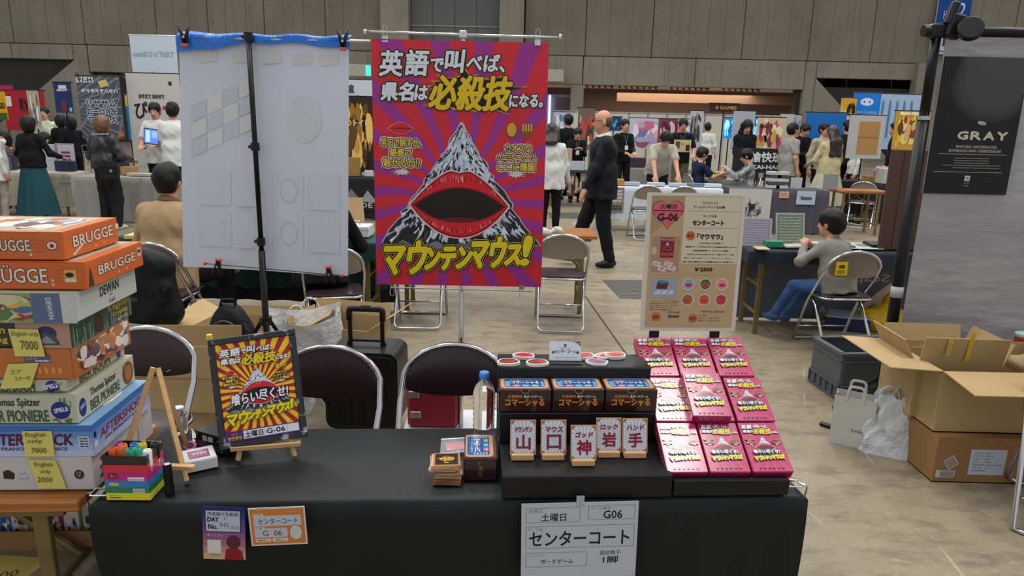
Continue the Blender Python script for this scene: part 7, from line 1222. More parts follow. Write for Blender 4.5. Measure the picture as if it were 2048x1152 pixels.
# black pole, crossbar, backdrop
Yp = 3.72; pl = thing('backdrop_stand', 'thick black pole and crossbar stand carrying the grey backdrop', 'stand', (P(1822, 400, Yp).x, Yp, 0)); zt = P(1872, 62, Yp).z; zs = P(1842, 236, Yp).z
m = MB(); m.cyl((0, 0, .02), (0, 0, zs), .03, 14); m.build('pole', BLKM, pl, True); m = MB(); m.cyl((0, 0, zs), (0, 0, zt), .024, 14); m.build('pole', BLKM, pl, True); m = MB(); m.cyl((0, 0, zs - .01), (0, 0, zs + .01), .033, 14); m.build('pole_ring', STEEL, pl)
zb2 = P(1790, 583, Yp).z; m = MB(); m.cyl((0, 0, zb2 - .03), (0, 0, zb2 + .03), .0315, 14); m.build('printed_band', mat('white_band', 'a9a9a6', .4), pl, True); m = MB(); m.cyl((.0, 0, zt), (.9, 0, zt), .024, 12); m.build('crossbar', BLKM, pl, True); m = MB(); m.box((0, 0, zt), (.075, .07, .07), bev=.01); m.cyl((-.07, 0, zt), (.0, 0, zt), .028, 10); m.build('corner_joint', BLKP, pl)
for i in range(3): a_ = 2 * pi * i / 3 + .3; m = MB(); m.tube([(0, 0, .3), (.24 * math.cos(a_), .24 * math.sin(a_), .015)], .014, 6); m.build('leg', BLKM, pl)
x = P(1914, 45, Yp - .05).x - pl.location.x; m = MB(); m.box((x, -.03, zt + .02), (.08, .06, .12), bev=.012, rot=(0, .2, 0)); m.box((x - .02, -.03, zt + .08), (.04, .05, .12), bev=.012, rot=(0, .25, 0)); m.build('clamp_body', BLKP, pl); x = P(1940, 63, Yp - .1).x - pl.location.x; m = MB(); m.M = Matrix.Translation((x, -.1, zt + .0)) @ Matrix.Rotation(R(65), 4, 'X') @ Matrix.Rotation(R(-20), 4, 'Y'); m.lathe([(.055, -.018), (.058, -.012), (.058, .014), (.054, .018)], 26); m.build('clamp_knob', BLKP, pl, auto=40)
Yd = 3.8; bd = thing('backdrop', 'grey stone-textured backdrop sheet hanging at the right', 'backdrop', (0, Yd, 0)); BD = mat('grey_backdrop', '979599', .5, var=(2.6, .6, 'b5b3b6', (1, 1, 1.6)), bump=(5, .5, .02, (1, 1, 3))); xl0, xl1 = P(1880, 74, Yd).x, P(1795, 700, Yd).x
m = MB(); m.grid(lambda u, v: ((xl1 + (xl0 - xl1) * 0) + 1.15 * u + 0, .012 * math.sin(v * 9) * v, .14 + (zt + .01 - .14) * v), 12, 24); m.build('backdrop_sheet', BD, bd, True)
gp = P(1960, 250, Yd - .03); gw, gh = .445, .70
def d_gray(m, w, h):
    m.at(1).rect(-w / 2, -h / 2, w / 2, h / 2, '121213'); n = 24
    for k, (c, sc_) in enumerate((('2a2a2c', 1.), ('343436', .93), ('3e3e40', .84), ('464648', .72))): m.at(2 + k).poly([q for q in [(w * .5, h * .5)] + [(w * .14 + w * .52 * sc_ * math.cos(a), h * .34 + w * .48 * sc_ * math.sin(a)) for a in (-pi * .06 - pi * .9 * i / n for i in range(n + 1)) if h * .34 + w * .48 * sc_ * math.sin(a) < h * .5 and w * .14 + w * .52 * sc_ * math.cos(a) < w * .5] + [(-w * .3 * sc_, h * .5)]], c)
    m.at(7).disc(w * .06, h * .03, w * .055, h * .014, 'a9a9aa', rot=-.2)
    for i, c in enumerate('GRAY'): m.at(7).text(c, w * (-.2 + .155 * i), -h * .09, w * (-.08 + .155 * i), -h * .035, 'c9c2b0', bold=.003)
    for y0, t, a, b in ((-.145, 'PRODUCE:RAZ  GAME DESIGN:ATSUKI', -.2, .28), (-.175, 'ARTWORK:NAOYA HONGO  CORDENATE:HUN-SAN', -.28, .34)): m.at(7).text(t, w * a, h * (y0 - .01), w * b, h * (y0 + .01), 'a9a49a', bold=.0005)
    m.rect(-w * .4, -h * .202, w * .42, -h * .199, 'b9b4aa'); m.rect(-w * .42, -h * .335, w * .4, -h * .332, 'b9b4aa')
    for i in range(5): m.lines(-w * (.2 + .12 * (i == 3)), -h * (.235 + .018 * i), w * (.22 + .14 * (i > 2)), -h * (.225 + .018 * i), 1, '8a867e', i + 3)
    m.rect(-w * .035, -h * .4, w * .03, -h * .36, 'c9c2b0'); m.at(8).text('N', -w * .015, -h * .39, w * .012, -h * .37, '121213'); m.at(7).text('NUARUS', -w * .035, -h * .42, w * .03, -h * .41, 'a9a49a'); m.text('GAMES', -w * .035, -h * .44, w * .03, -h * .43, 'a9a49a')
sheet('poster', 'black GRAY poster pinned on the grey backdrop', 'poster', gw, gh, (P(1893, 124, Yd - .03).x + gw / 2 - .01, Yd - .02, (P(1893, 124, Yd - .03).z + P(1860, 376, Yd - .03).z) / 2), upright(0), d_gray, '8a8a8c', m_=PRS, th=.008, dz=.0005)
p = P(1830, 300, 5.5); o = thing('wooden_board', 'dark brown wooden board standing behind the black pole', 'board', (P(1820, 400, 5.5).x, 5.5, .705)); hz_ = p.z - .705
for i in range(4): m = MB(); m.box((-.15 + i * .1, 0, hz_ / 2), (.098, .03, hz_), bev=.003); m.build('plank', mat('walnut', '4c3128', .5, var=(3, .6, '38241e', (8, 8, .6))), o)
a = G(2022, 1062); pipe_chair('pipe chair at the bottom right corner, mostly outside the picture', (a.x + .285, a.y + .085, 0), R(150))
# ------------------------------------------------------------------ farther booths
def bnr(label, x0, y0, x1, y1, Y, col, draw=None, name='banner', stand=True, cat='banner', polec=BLKM, m_=None, fr=None):
    a, b = P(x0, y0, Y), P(x1, y1, Y); w, h = b.x - a.x, a.z - b.z; o = thing(name, label, cat, ((a.x + b.x) / 2, Y, 0)); m = MB(); m.dz = .0012; m.M = Matrix.Translation((0, 0, (a.z + b.z) / 2)) @ Matrix.Rotation(R(90), 4, 'X'); m.box((0, 0, -.012), (w, h, .02), col=col); m.at(1)
    if draw: draw(m, w, h)
    m.build('printed_sheet', m_ or PRM, o)
    if stand:
        m = MB(); m.cyl((0, .05, .02), (0, .05, a.z + .03), .014, 6); m.build('pole', polec, o); m = MB(); m.cyl((-w / 2 - .03, .03, a.z + .01), (w / 2 + .03, .03, a.z + .01), .012, 6); m.build('crossbar', polec, o)
        m = MB(); m.box((0, .05, .012), (.5, .04, .02)); m.box((0, .05, .012), (.04, .5, .02)); m.build('foot', polec, o)
    return o
def blk(cols, n, seed, txt=None, ink='e8e8e8'):
    def f(m, w, h):
        blot(m, -w / 2, -h / 2, w / 2, h / 2, cols, n, seed)
        for t, a, b, c, d, *_ in (txt or ()): m.at(6).text(t, w * a, h * b, w * c, h * d, ink, bold=.004)
    return f
def tx(items, bg=()):
    def f(m, w, h):
        for a, b, c, d, col in bg: m.at(1).rect(w * a, h * b, w * c, h * d, col)
        for t, a, b, c, d, col, *k in items: m.at(3).text(t, w * a, h * b, w * c, h * d, col, bold=.006, mirror=bool(k))
    return f
BGC = cloth('beige_table', 'aaa595'); GYC = cloth('grey_table', '8d8d89'); WHC = cloth('white_table', 'c3ccd2'); VEL = cloth('violet_grey', '4c4a55')
FG = mat('far_leg', '7a6a3c')
def row(label, x0, x1, Yf, drops, m_, seed=1, d=.5): a, b = P(x0, 360, Yf).x, P(x1, 360, Yf).x; clothed(label, (a + b) / 2, Yf + d / 2 + .03, b - a, d, drops, m_, seed=seed)
row('beige cloth on the far left table behind the woman in teal', -60, 138, 10.95, (.52, .5, .3, .5), BGC, 2); row('grey translucent cloth behind the girl in the black jacket', 148, 372, 10.45, (.66, .6, .3, .6), GYC, 3)
def pp(label, px, yt, Y, rz, **k):
    if 'hip' not in k: k['H'] = k.get('H', min(1.82, max(1.5, P(px, yt, Y).z)))
    p = P(px, 300, Y); return person(label, (p.x, Y, 0), R(rz), **k)
JKT = mat('black_jacket_nylon', '16171a', .4, bump=(8, .8, .03)); TEAL = cloth('teal', '1f4650')
pp('woman with a black bob, black sweater and long teal skirt seen from behind', 62, 230, 10.47, -8, hair='bob', skirt=.17, bottom=TEAL, top=BLC, fat=.03, hl=(-.2, .25, .95), hr=(.22, .3, .95), hem=.02, h=.011)
pp('girl with bobbed brown hair in a black jacket and wide black trousers', 208, 230, 9.92, -14, hair='bob', hairm=HAIRB, top=JKT, sleeve='puffy', fat=.035, bottom=cloth('trouser_black', '1c1b1d'), bag=1.5, hem=-.02, hl=(-.2, .28, 1.0), hr=(.2, .26, .98), shoe=mat('cream_shoe', 'bab5a4', .6), h=.011, collar=cloth('hood', 'c3c3c3'))
o = thing('shoulder_bag', 'small black flap bag with a silver charm on the girl\'s hip', 'bag', (P(222, 330, 9.78).x, 9.72, P(222, 358, 9.78).z)); m = MB(); m.box((0, 0, .1), (.26, .07, .2), bev=.02); m.build('bag_body', BLKP, o); m = MB(); m.box((0, -.038, .14), (.26, .01, .12), bev=.003); m.build('flap', BLKM, o); m = MB(); m.lathe([(.02, 0), (.02, .004)], 12, c=(.05, 0, 0)); m.build('charm', STEEL, o, M=Matrix.Translation((0, -.045, .12)) @ Matrix.Rotation(R(90), 4, 'X'))
pp('person in a pale shirt cut off by the left edge of the picture', -14, 240, 10.3, -30, top=WTC, bottom=cloth('beige_trousers', '9a9284'), fat=.05, hem=.2)
k_ = dict(sleeve='short', top=WTC, bottom=NVY)
_, kk = pp('man in a white T-shirt holding a glowing tablet behind the grey table', 318, 199, 11.9, 185, hl=(-.1, .3, 1.12), hr=(.16, .3, 1.1), head=(14, 8), h=.011, hem=.14, fat=.02, **k_)
p = P(303, 273, 11.55); o = thing('tablet', 'tablet with a blue-lit screen held by the man in white', 'tablet', tuple(p), 0); m = MB(); m.box((0, 0, 0), (.25, .012, .25), bev=.004, rot=(0, .12, 0)); m.build('tablet_body', BLKP, o); m = MB(); m.M = Matrix.Translation((0, -.007, 0)) @ Matrix.Rotation(.12, 4, 'Y') @ Matrix.Rotation(R(90), 4, 'X'); m.rect(-.11, -.11, .11, .11, '4f7fd0'); m.at(8).rect(-.09, -.09, -.02, .09, '9fc0f0'); m.rect(.01, -.02, .09, .09, '7fa4e4'); m.build('screen', SCR, o)
pp('man in a white T-shirt with his back turned, half behind the white banner', 352, 193, 11.35, 20, hl=(-.12, .3, 1.05), hr=(.2, .2, 1.0), fat=.03, h=.012, hem=.14, **k_)
sit = lambda: dict(hip=(0, 0, .5), fl=(-.14, .44, .08), fr=(.14, .44, .08), hl=(-.16, .32, .74), hr=(.16, .32, .74), H=1.66)
def seat(label, px, Y, rz, **k): p = P(px, 300, Y); pipe_chair('pipe chair under the ' + label, (p.x, Y, 0), R(rz), back='plate'); d = sit(); d.update(k); return person(label, (p.x, Y, 0), R(rz), **d)
seat('seated person with a face mask at the far left edge', 12, 12.3, 190, mask=True, top=cloth('brown', '5c4a40'), hair='bob')
seat('seated young man in a white T-shirt behind the beige table', 92, 12.2, 170, **{k: v for k, v in k_.items() if k != 'bottom'})
pp('person in a green patterned shirt beneath the navy poster', 98, 213, 14.6, 200, top=mat('green_pattern', '9ab08a', .8, var=(14, .9, 'e0e4d6')))
for i, (px, yt, Y) in enumerate(((128, 228, 14.2), (148, 232, 13.6))): pp(f'dark-clothed visitor {"left" if i == 0 else "right"} of the pair under the navy poster', px, yt, Y, 40 * i, top=(BLC, NVY)[i], hair='bob')
bnr('red banner with black marks at the far left', 3, 180, 96, 262, 15.2, 'a3202c', tx([('RW', -.1, 0, .2, .3, '1a1416')], [(-.48, .1, -.3, .35, 'd9d4d0')]))
bnr('magenta flag above the red banner', -20, 170, 28, 200, 15.6, 'b3205c'); bnr('round yellow sign with green box at the left edge', -40, 182, 16, 240, 14.2, 'c99a1c', tx([('GO', .2, -.1, .45, .1, '3a3010')], [(.1, -.5, .5, -.25, '3c5a2c')]))
bnr('tall collage poster leaning beside the red banner', 52, 181, 84, 258, 13.4, 'a8a293', blk(['c9b44a', '5c5a50', 'd9d4c8', '8a8474', '3a5a9c'], 40, 3))
bnr('navy poster with a red capsule picture', 105, 165, 147, 226, 13.2, '16335c', tx([('JELLY', -.3, .22, .3, .28, 'c9ccd8')], [(-.12, -.45, .14, -.12, '7a2c20'), (-.2, .3, .25, .42, 'c9ccd8'), (.3, -.45, .45, -.32, '9fb0c8'), (-.5, .26, .5, .3, '8a2c44')]))
def d_h19(m, w, h):
    for i in range(-6, 8):
        for s_ in (1, -1): pass
    m.rays(-w, 0, -w / 2, -h / 2, w / 2, h / 2, 46, '74767e', duty=.22); m.at(2).rays(w, h, -w / 2, -h / 2, w / 2, h / 2, 50, '6c6f78', duty=.22); m.at(3).rect(-w * .5, h * .4, -w * .1, h * .49, 'b9bcc0'); m.at(4).text('H-19', -w * .45, h * .41, -w * .14, h * .48, '22242a', mirror=True, bold=.004)
    for i, t in enumerate(('ムササリ', 'デドローコ', 'スパロワ')): m.at(5).text(t, -w * .3, h * (.02 - .13 * i), w * .38, h * (.12 - .13 * i), '3c3f4a', [(.02, 'b4b8c4')], mirror=True, bold=.006)
    m.at(5).text('ハラハラドキドキ', -w * .4, h * .24, w * .45, h * .3, 'c4c8d0', mirror=True, bold=.004); m.poly([(w * .0, h * .42), (w * .2, h * .46), (w * .26, h * .36), (w * .06, h * .32)], 'b9b06a'); m.disc(w * .42, -h * .42, w * .07, h * .05, 'b9603c')
bnr('grey H-19 banner seen mirrored from behind on a black stand', 151, 152, 250, 278, 12.2, '4a4d57', d_h19); 
for px, lab in ((148, 'left'), (242, 'right')): q = P(px, 150, 12.1); clamp(f'black clamp on the {lab} top corner of the H-19 banner', q.x, 12.18, q.z)
bnr('narrow yellow and blue standing banner between the grey and white banners', 249, 190, 262, 280, 13.0, '1f7ab9', tx([], [(-.5, .25, .5, .5, 'd9b81c')]))
bnr('tall white banner with bold black lettering behind the tablet man', 250, 146, 372, 334, 12.35, 'b6b3b1', tx([('かぞえて あわせて', -.28, .24, .2, .28, '4a4644'), ('ぴっ', -.38, .02, .1, .2, '201d1c'), ('ハ', -.32, -.18, .02, -.0, '201d1c'), ('簡単で奥深い', -.35, -.26, .2, -.21, 'a8641c')], [(.15, .12, .3, .16, 'b5203c'), (-.35, -.31, .1, -.29, '2c2826'), (.3, .38, .36, .42, '2c2826')]))
bnr('high white banner with faint mirrored lettering', 258, 71, 356, 147, 13.2, 'b4bfca', tx([('てねずっとGames', -.45, -.05, .45, .1, '98a5b2', 1)]), polec=STEEL)
def far_items(spec):
    for lab, nm, px, py, Y, w, d, h, c in spec: p = P(px, py, Y); bx(nm, lab, nm.replace('_', ' '), p.x, Y, .705, w, d, h, mat('far_' + c, c, .5), bev=.003)
far_items((('dark blue card case on the beige table', 'card_case', 133, 340, 11.2, .3, .1, .16, '1c2746'), ('grey display tablet stand at the left of the beige table', 'display_stand', 15, 340, 11.15, .12, .12, .2, '4a4c54'), ('second grey display stand beside the first', 'display_stand', 28, 340, 11.25, .1, .1, .24, '2c3040'), ('purple-bordered price board on the beige table', 'price_sign', 132, 320, 11.4, .3, .03, .42, '8c7a94'), ('white price sign left of the purple-bordered one', 'price_sign', 100, 320, 11.45, .2, .03, .4, 'aeb4b8'), ('pale card piles at the right of the grey table', 'card_pile', 285, 345, 10.65, .42, .12, .04, 'b5ada0'), ('tan carton on the grey table', 'box', 258, 335, 10.8, .2, .14, .12, 'a37b4c'), ('black bin on the grey table', 'box', 240, 330, 10.9, .22, .14, .2, '2a2b30')))
p = P(132, 312, 11.36); sheet('price_print', 'printed sheet with purple lines on the price board', 'sign', .26, .36, (p.x, 11.37, .93), upright(), lambda m, w, h: [m.at(1).rect(-w * .3, h * (.1 - .16 * i), w * .25, h * (.2 - .16 * i), '7a3468') for i in range(3)], 'b4b4bc', dz=.001)
o = thing('wire_rack', 'wire rack of small goods on the grey table', 'rack', (P(220, 330, 10.95).x - .1, 10.95, .705)); 
for i in range(7): m = MB(); m.cyl((-.3 + .1 * i, 0, 0), (-.3 + .1 * i, 0, .42), .004, 5); m.build('wire', STEEL, o)
for i in range(5): m = MB(); m.cyl((-.3, 0, .02 + .1 * i), (.3, 0, .02 + .1 * i), .004, 5); m.build('wire', STEEL, o)
sheet('label', 'small label hanging on the beige cloth', 'sign', .16, .11, (P(130, 360, 10.9).x, 10.935, .61), upright(), lambda m, w, h: m.at(1).lines(-w * .4, -h * .3, w * .4, h * .3, 3, '9a8674'), 'b9b2a4', dz=.001)
# between the two near banners
row('black cloth with white line drawings behind the cash box', 640, 770, 11.3, (.66, .6, .3, .6), BLKC, 5); sheet('drawing_panel', 'black panel of white house drawings on the cloth behind the cash box', 'sign', .6, .5, (P(718, 400, 11.2).x, 11.29, .42), upright(), lambda m, w, h: (m.at(1).poly([(-.26, -.05), (-.14, .1), (-.02, -.05)], '6a6c70'), m.poly([(.0, -.1), (.12, .08), (.28, -.12)], '8a8c90'), m.at(2).text('DE', .0, -.2, .2, -.12, 'b9bcc0')), '141518', dz=.001)
bnr('black and gold fantasy poster seen between the white and pink banners', 680, 193, 752, 345, 11.9, '2a1d12', blk(['8a6424', '5a3c18', 'b98a3c', '3c2812', 'd9b05a', '1a120c'], 90, 5, [('のトイレ', -.35, .12, .35, .2, '')], 'd9bb7c')); bnr('white board with a circled mark above the gold poster', 676, 159, 756, 193, 12.7, 'b6bcc4', tx([('植', -.32, -.3, -.1, .2, '3a4a48')]))
far_items((('small gold-printed game box in front of the gold poster', 'board_game_box', 703, 350, 11.5, .28, .08, .3, '8a6a34'), ('clear price tag stand beside the gold-printed box', 'price_tag', 738, 350, 11.5, .14, .03, .1, 'b4bcc4')))
# right: white table, chairs, violet-grey table
row('white cloth on the far table with the bending man', 1210, 1448, 10.75, (.5, .4, .3, .4), WHC, 6); row('violet-grey velvet cloth on the far right table', 1468, 1662, 10.85, (.66, .6, .3, .6), VEL, 7); folding_table('bare wooden table end beside the violet-grey cloth', (P(1718, 378, 11.1).x, 11.15, 0), 0, .8, .45)
for lab, px in (('left', 1300), ('right', 1372)): q = P(px, 378, 9.9); pipe_chair(f'{lab} pipe chair of the two in front of the white-clothed far table', (q.x, 10.2, 0), R(2), back='plate')
_, kk = pp('man in a cream printed T-shirt bending over papers on the white table', 1318, 262, 11.75, 180, H=1.74, lean=42, head=(22, 0), sleeve='short', top=cloth('cream_tee', 'aba596'), bottom=NVY, hl=(-.2, .72, .79), hr=(.16, .7, .79), h=.011, hem=.12, fat=.03)
pp('long-haired woman in a cream sweater and white tiered skirt, back to the camera', 1662, 250, 12.6, 12, hair='long', hairm=mat('dark_brown_hair', '2a1d18', .4), top=cloth('cream', 'b5ab84'), skirt=.2, bottom=cloth('ivory', 'aba796'), fat=.035, hl=(-.2, .3, 1.0), hr=(.2, .3, 1.0), skirt_hem=.3)
seat('man in a navy T-shirt reading at the long grey table', 1400, 12.7, -80, top=cloth('navy_tee', '1a2440'), sleeve='short', bottom=NVY, hl=(-.1, .42, .8), hr=(.14, .4, .8), head=(20, 0)); seat('person in a black and white patterned shirt seated facing left', 1502, 12.3, 75, top=mat('pattern_shirt', '23282c', .8, var=(9, 1., 'a8acae')), head=(26, 0), hl=(-.12, .36, .9), hr=(.12, .36, .9))
row('long grey cloth between the two seated readers', 1418, 1500, 12.6, (.5, .4, .3, .4), GYC, 8)
B4 = [('man in a dark suit jacket seen from behind at the left booth', 1135, 226, 15.2, 10, BLC, 'short', {}), ('young man in black with a lanyard looking at a phone', 1153, 252, 14.8, 185, BLC, 'short', dict(lanyard=True, head=(25, 0), hl=(-.06, .28, 1.1), hr=(.06, .28, 1.1), H=1.55)), ('young man in black with a green lanyard holding a booklet', 1246, 237, 14.8, 200, BLC, 'short', dict(lanyard=True, hl=(-.1, .3, 1.05), hr=(.1, .3, 1.05))), ('man with glasses in a black T-shirt holding a sign board', 1362, 235, 14.6, 175, BLC, 'short', dict(glasses=True, lanyard=True, sleeve='short', bottom=cloth('olive', '5c5c48'), head=(12, 0), hl=(-.2, .3, 1.05), hr=(.2, .3, 1.05))), ('person in a white T-shirt with a shoulder bag at the back wall', 1412, 244, 19.5, -20, WTC, 'short', {}), ('long-haired man in a navy jacket looking at a phone', 1488, 236, 14.2, 180, NVY, 'medium', dict(head=(28, 0), hl=(-.06, .26, 1.12), hr=(.06, .26, 1.15))), ('young man in a light grey polo shirt facing right', 1580, 244, 13.2, -75, cloth('light_grey', '8f8c88'), 'short', dict(sleeve='short', fat=.03, hem=.16)), ('young man in a black hoodie looking down at a phone', 1601, 243, 14.5, 200, BLC, 'short', dict(head=(28, 0), hl=(-.06, .28, 1.1), hr=(.06, .28, 1.1))), ('man with glasses in a pale shirt behind the woman in cream', 1643, 244, 13.6, 195, cloth('pale_print', 'a59b84'), 'short', dict(glasses=True)), ('man in a dark jacket before the yellow poster', 1691, 237, 14.6, 10, NVY, 'short', {}), ('man in a dark jacket beside the yellow comic poster', 1788, 242, 13.8, 60, NVY, 'short', {}), ('person in a pale top facing left behind the black table', 1712, 262, 13.9, 80, WTC, 'short', dict(H=1.56, head=(25, 0)))]
for lab, px, yt, Y, rz, tp, hr_, kw in B4: pp(lab, px, yt, Y, rz, top=tp, hair=hr_, **kw)
q = P(1366, 292, 14.15); sheet('sign_board', 'tan sign board with two dark pictures held by the man with glasses', 'sign', .34, .24, (q.x, 14.2, q.z), upright(), tx([], [(-.4, -.2, -.15, .35, '4a463c'), (.2, -.4, .42, .1, '2a2018'), (-.1, .1, .15, .2, '8a7a58')]), 'b5a57c', th=.01, dz=.001)
pprs = [('left', 1262, '9fa9b4'), ('middle', 1312, 'b4bac4'), ('centre', 1355, 'a9b6c2'), ('right', 1425, 'c0c6ca')]
for lab, px, c in pprs: far_items(((f'{lab} white paper pile on the white table', 'paper_pile', px, 368, 10.95, .26, .14, .05, c),))
far_items((('small wooden box at the left end of the white table', 'box', 1234, 368, 10.95, .2, .16, .09, 'a8763c'), ('blue grey knotted cloth on the white table', 'cloth_bundle', 1385, 366, 11.0, .34, .12, .05, '5c7080'), ('grey folded notebook on the violet table', 'notebook', 1592, 366, 11.0, .18, .03, .17, 'a8acb0'), ('framed info card at the right end of the violet table', 'price_sign', 1661, 366, 11.0, .22, .03, .24, '7c8482'), ('bright green cup on the grey cloth', 'cup', 1424, 346, 12.7, .09, .09, .13, '55a02c'), ('tan paper in front of the navy T-shirt man', 'paper_pile', 1436, 346, 12.75, .3, .1, .06, 'b08a64')))
for i in range(5):
    for j in (0, 1): q = P(1545 + 17 * j, 366, 11.0); bx('book', f'{["bottom", "second", "middle", "fourth", "top"][i]} black and white book in the {["left", "right"][j]} pile on the violet table', 'book', q.x + .01 * (i % 2), 11.0, .705 + .052 * i, .19, .13, .05, mat('bw_book' + str(i % 2), ('b4b6b8', '3c3e42')[i % 2], .5), rz=.03 * (i % 3), group='black and white books on the violet table', bev=.003)
sheet('ink_cloth', 'white cloth with a black ink splash hanging from the violet table', 'sign', .66, .5, (P(1504, 400, 10.75).x, 10.845, .45), upright(), lambda m, w, h: (spikes(m, .02, -.06, .2, .16, 26, '2a282a', 3, .5, .5), blot(m, -.14, -.2, .2, .05, ['5a585a', 'a8a8a8', '1a181a', '7a7a7c'], 24, 4, 3)), 'b5b4b4', dz=.001)
sheet('name_sheet', 'white sheet reading Raumee on the violet cloth', 'sign', .29, .21, (P(1618, 388, 10.75).x, 10.845, .58), upright(), tx([('Raumee', -.25, -.12, .3, .12, '4a5460')]), 'a9b4c2', dz=.001); sheet('label', 'small orange label on the violet cloth', 'sign', .15, .1, (P(1574, 380, 10.75).x, 10.845, .62), upright(), None or (lambda m, w, h: m.at(1).lines(-w * .4, -h * .3, w * .4, h * .3, 3, 'a8745c')), 'c4a48c', dz=.001)
sheet('price_poster', 'dark grey and white price poster hanging at the left of the white table', 'sign', .28, .38, (P(1232, 400, 10.6).x, 10.745, P(1232, 402, 10.6).z), upright(), lambda m, w, h: (m.at(1).lines(-w * .42, -h * .1, w * .42, h * .42, 4, 'b9b7b2', 2, .7), m.at(1).lines(-w * .42, -h * .42, w * .42, -h * .2, 2, '3a3836', 4, .8)), '7c7872', dz=.001)
row('grey cloth on the back row table behind the suited man', 1190, 1382, 15.6, (.4, .3, .2, .3), GYC, 9); row('dark cloth with photo posters left of the suited man', 1090, 1186, 14.0, (.1, .1, .1, .1), BLKC, 10)
for i, c in enumerate(('6c6258', '4a342c', '54504c')): sheet('hanging_poster', f'{("grey", "brown", "dark")[i]} photo poster on the table left of the suited man', 'sign', .34, .46, (P(1118 + 26 * i, 335, 13.9).x, 13.93, .44), upright(), blk(['8a7c6c', '2a2420', 'a89884'], 14, i), c, dz=.001)
far_items((('tan stacked boxes at the left booth', 'box', 1134, 300, 14.3, .2, .2, .42, 'b09070'), ('white sign card at the left booth', 'price_sign', 1155, 305, 14.2, .3, .04, .18, 'a9b4bc'), ('dark game piles on the back row table', 'board_game_box', 1250, 306, 15.8, .9, .3, .2, '3a2c38')))
# back wall of white exhibition panels
Ys = 24.0; a, b = P(1106, 222, Ys), P(1602, 222, Ys); pw_ = thing('booth_wall', 'row of white exhibition panels closing the far side', 'partition', ((a.x + b.x) / 2, Ys, 0)); n = 13; hz3 = a.z; W3 = b.x - a.x
for i in range(n):
    m = MB(); m.box((-W3 / 2 + W3 * (i + .5) / n, 0, hz3 / 2), (W3 / n - .05, .04, hz3 - .06), bev=.01); m.build('white_panel', mat('panel_cream', 'b9b7a8', .6), pw_); m = MB(); m.box((-W3 / 2 + W3 * i / n, 0, hz3 / 2), (.04, .06, hz3)); m.build('panel_post', STEEL, pw_)
m = MB(); m.box((0, 0, hz3), (W3, .06, .05)); m.build('top_rail', STEEL, pw_)
F_ = [('pale poster with a pink-haired figure blot', 1262, 236, 1388, 300, 18, 'b9bccc', blk(['c46a84', 'a9a4c4', 'd9a4b4', '6a7ab0', 'e0dce4', '9a4a64'], 60, 2)), ('crimson patterned poster beside the pale one', 1318, 238, 1352, 300, 17.2, '7c3a50', blk(['d9b4bc', '9a4a60', '4a2434'], 40, 3)), ('brown and red banner behind the suited man', 1157, 216, 1187, 300, 16.5, '6c5c50', blk(['b94a3c', 'd9ccc4', '4a3a34'], 24, 4)), ('pale blue notice board at the left booth', 1108, 224, 1146, 290, 18.5, '9fb0bc', blk(['5c7a9c', '3a444c', 'c4ccd0'], 24, 5)), ('blue picture panel behind the suited man', 1214, 234, 1242, 262, 18.2, '1c3c6c', blk(['3f9ad0', '16233c'], 12, 6)), ('column of black and white character sheets', 1382, 222, 1402, 292, 16.5, 'b4b6b8', blk(['3a3c40', '8a8c90'], 40, 7)), ('white hanging banner left of the long-haired man', 1468, 222, 1504, 300, 16.0, 'a4abb4', None), ('yellow and pink illustrated banner', 1516, 235, 1564, 306, 14.6, 'c4b08a', blk(['c9a03c', 'b9485c', 'd9a4a0', 'e0d4b4', '7a3c4c'], 50, 8, [('おあいにくさま', -.4, .2, .05, .32, '')], '2a2018')), ('white banner behind the grey polo man', 1562, 228, 1582, 300, 15.4, 'b4b4ac', None), ('white poster with a grey emblem', 1578, 230, 1600, 262, 15.8, 'a8aeb0', blk(['7a8088'], 6, 9)), ('black poster wall lettered 愉快班', 1468, 298, 1560, 362, 13.4, '1c1c20', tx([('愉快班', -.15, .1, .5, .42, 'c9ccce'), ('KAI-HAN', -.1, -.12, .5, .0, 'b9bcc0')], [(.05, -.4, .15, -.25, '8a8c90')])), ('green lit goods shelf', 1500, 278, 1545, 300, 15.6, '2c6a48', blk(['7ac08a', '1c3c2c', 'b4d9b4'], 30, 10)), ('bright blue plain cloth screen', 1614, 225, 1683, 318, 15.0, '1567b4', None), ('yellow poster of black cats', 1684, 196, 1706, 262, 15.2, 'c9982c', blk(['2a2018', 'd9c4a0', 'a85a2c'], 20, 11)), ('blue banner with a white oval emblem', 1709, 186, 1757, 236, 15.4, '1478d0', lambda m, w, h: (m.disc(0, h * .15, w * .24, h * .16, 'c9dcec', rot=0), m.at(2).disc(-w * .1, h * .15, w * .035, None, '1a4a8c'), m.disc(w * .1, h * .15, w * .035, None, '1a4a8c'), m.text('Quick Company', -w * .4, -h * .35, w * .4, -h * .2, '9fd0f4'))), ('pale blue wall of small lettering', 1757, 188, 1842, 300, 16.2, '9fb8d4', tx([('つ', .5 - .12, .3, .48, .42, '2a3a54')] + [('りえもんかるた', -.4 + .14 * i, -.3, -.36 + .14 * i, .4, '5a86b4') for i in range(5)])), ('yellow comic poster under a black header', 1794, 222, 1850, 300, 13.3, 'b9902c', blk(['d9b81c', '8a3c2c', 'c9a46c', '5a3a24', 'e0c874'], 40, 12, [('無料相談所', -.4, .4, .4, .48, '')], 'e8e4d0')), ('cardboard-backed standing panel with a white surround', 1702, 230, 1760, 318, 12.5, 'a9a8a8', tx([], [(-.22, -.4, .38, .36, 'a37b4a'), (-.22, -.02, .38, .0, '7a5a34')]))]
for lab, x0, y0, x1, y1, Y, c, d in F_: bnr(lab, x0, y0, x1, y1, Y, c, d)
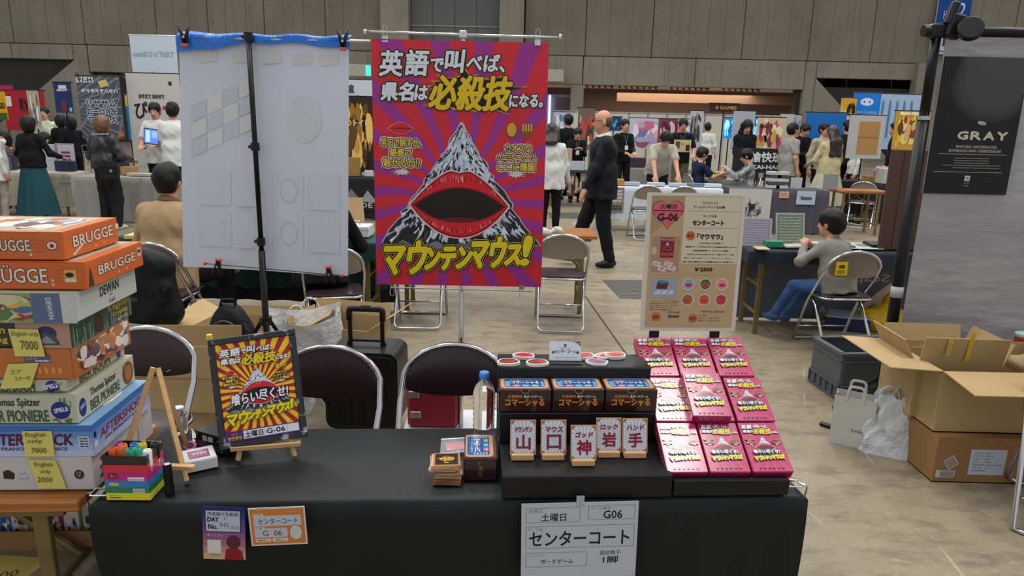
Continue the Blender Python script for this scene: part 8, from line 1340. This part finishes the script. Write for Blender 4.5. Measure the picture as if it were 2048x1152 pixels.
for lab, x0, x1 in (('left', 1449, 1470), ('right', 1504, 1519)): bnr(f'{lab} glowing blue screen behind the long-haired man', x0, 236, x1, 277, 16.8, '1c6ab4', blk(['4fc0f0', '0c3c7c', '9fe0ff'], 30, x0), m_=SCR, name='display_screen', cat='screen')
bnr('dark lettered sign hanging above the white panels', 1420, 207, 1478, 224, 17.5, '24201e', tx([('8 GAMES', -.3, -.2, .4, .2, 'b9783c')])); 
row('black cloth on the table behind the stacked cartons', 1664, 1775, 13.0, (.6, .5, .3, .5), BLKC, 11)
# stacked cartons, chair, bags at the right
a = G(1722, 436); st = [(.72, .5, .42), (.7, .48, .4), (.62, .44, .36)]; z = 0
p = P(1757, 430, 12.9)
for i in range(3): h_ = (P(1757, (402, 384, 360)[i], 12.7).z - z); h_ = max(.2, h_); carton(f'{("bottom", "middle", "top")[i]} carton of the stack of three at the far right', (p.x + .02 * i, 13.0, z), R(3 * i - 3), .56, .42, h_, closed=True, m_=mat('ochre_carton', '9c7c40', .8), group='cartons stacked at the far right'); z += h_ + .008
o = thing('pink_bag', 'crumpled pink plastic bag on top of the far carton stack', 'bag', (p.x + .05, 12.95, z)); sd = SD((-.35, -.25, -.01), (.35, .25, .35), .014); sd.cap((-.12, 0, .08), (.1, 0, .07), .1, k=.03); sd.wave(.014); net_obj('bag_film', [sd], mat('pink_film', 'b584a0', .3, bump=(12, .8, .02)), o)
q = P(1716, 345, 12.2); pipe_chair('empty pipe chair left of the far carton stack', (q.x, 11.9, 0), R(-30), back='plate'); q = G(1700, 425); o = thing('blue_bag', 'blue and black bag on the floor under the far pipe chair', 'bag', (q.x, q.y + .2, 0)); sd = SD((-.4, -.3, -.01), (.4, .3, .5), .016); sd.cap((-.15, 0, .1), (.15, 0, .1), .12, k=.04); sd.wave(.01); sd.D = np.maximum(sd.D, -(sd.lo[2] + sd.h * np.arange(sd.n[2]))[None, None, :].astype(np.float32)); net_obj('bag_body', [sd], mat('blue_bag_cloth', '20406c', .6, var=(3, .8, '15171c')), o)
row('dark cloth table under the open white carton by the wooden board', 1768, 1850, 12.3, (.6, .5, .3, .5), BLKC, 12); q = P(1790, 320, 12.5); bx('box', 'white open carton on the table by the wooden board', 'box', q.x, 12.55, .705, .42, .3, .26, mat('white_carton', 'a9a7a0', .7)); bx('paper_pile', 'heap of papers on the table by the wooden board', 'papers', q.x + .45, 12.5, .705, .4, .3, .3, mat('paper_heap', 'a8acae', .7))
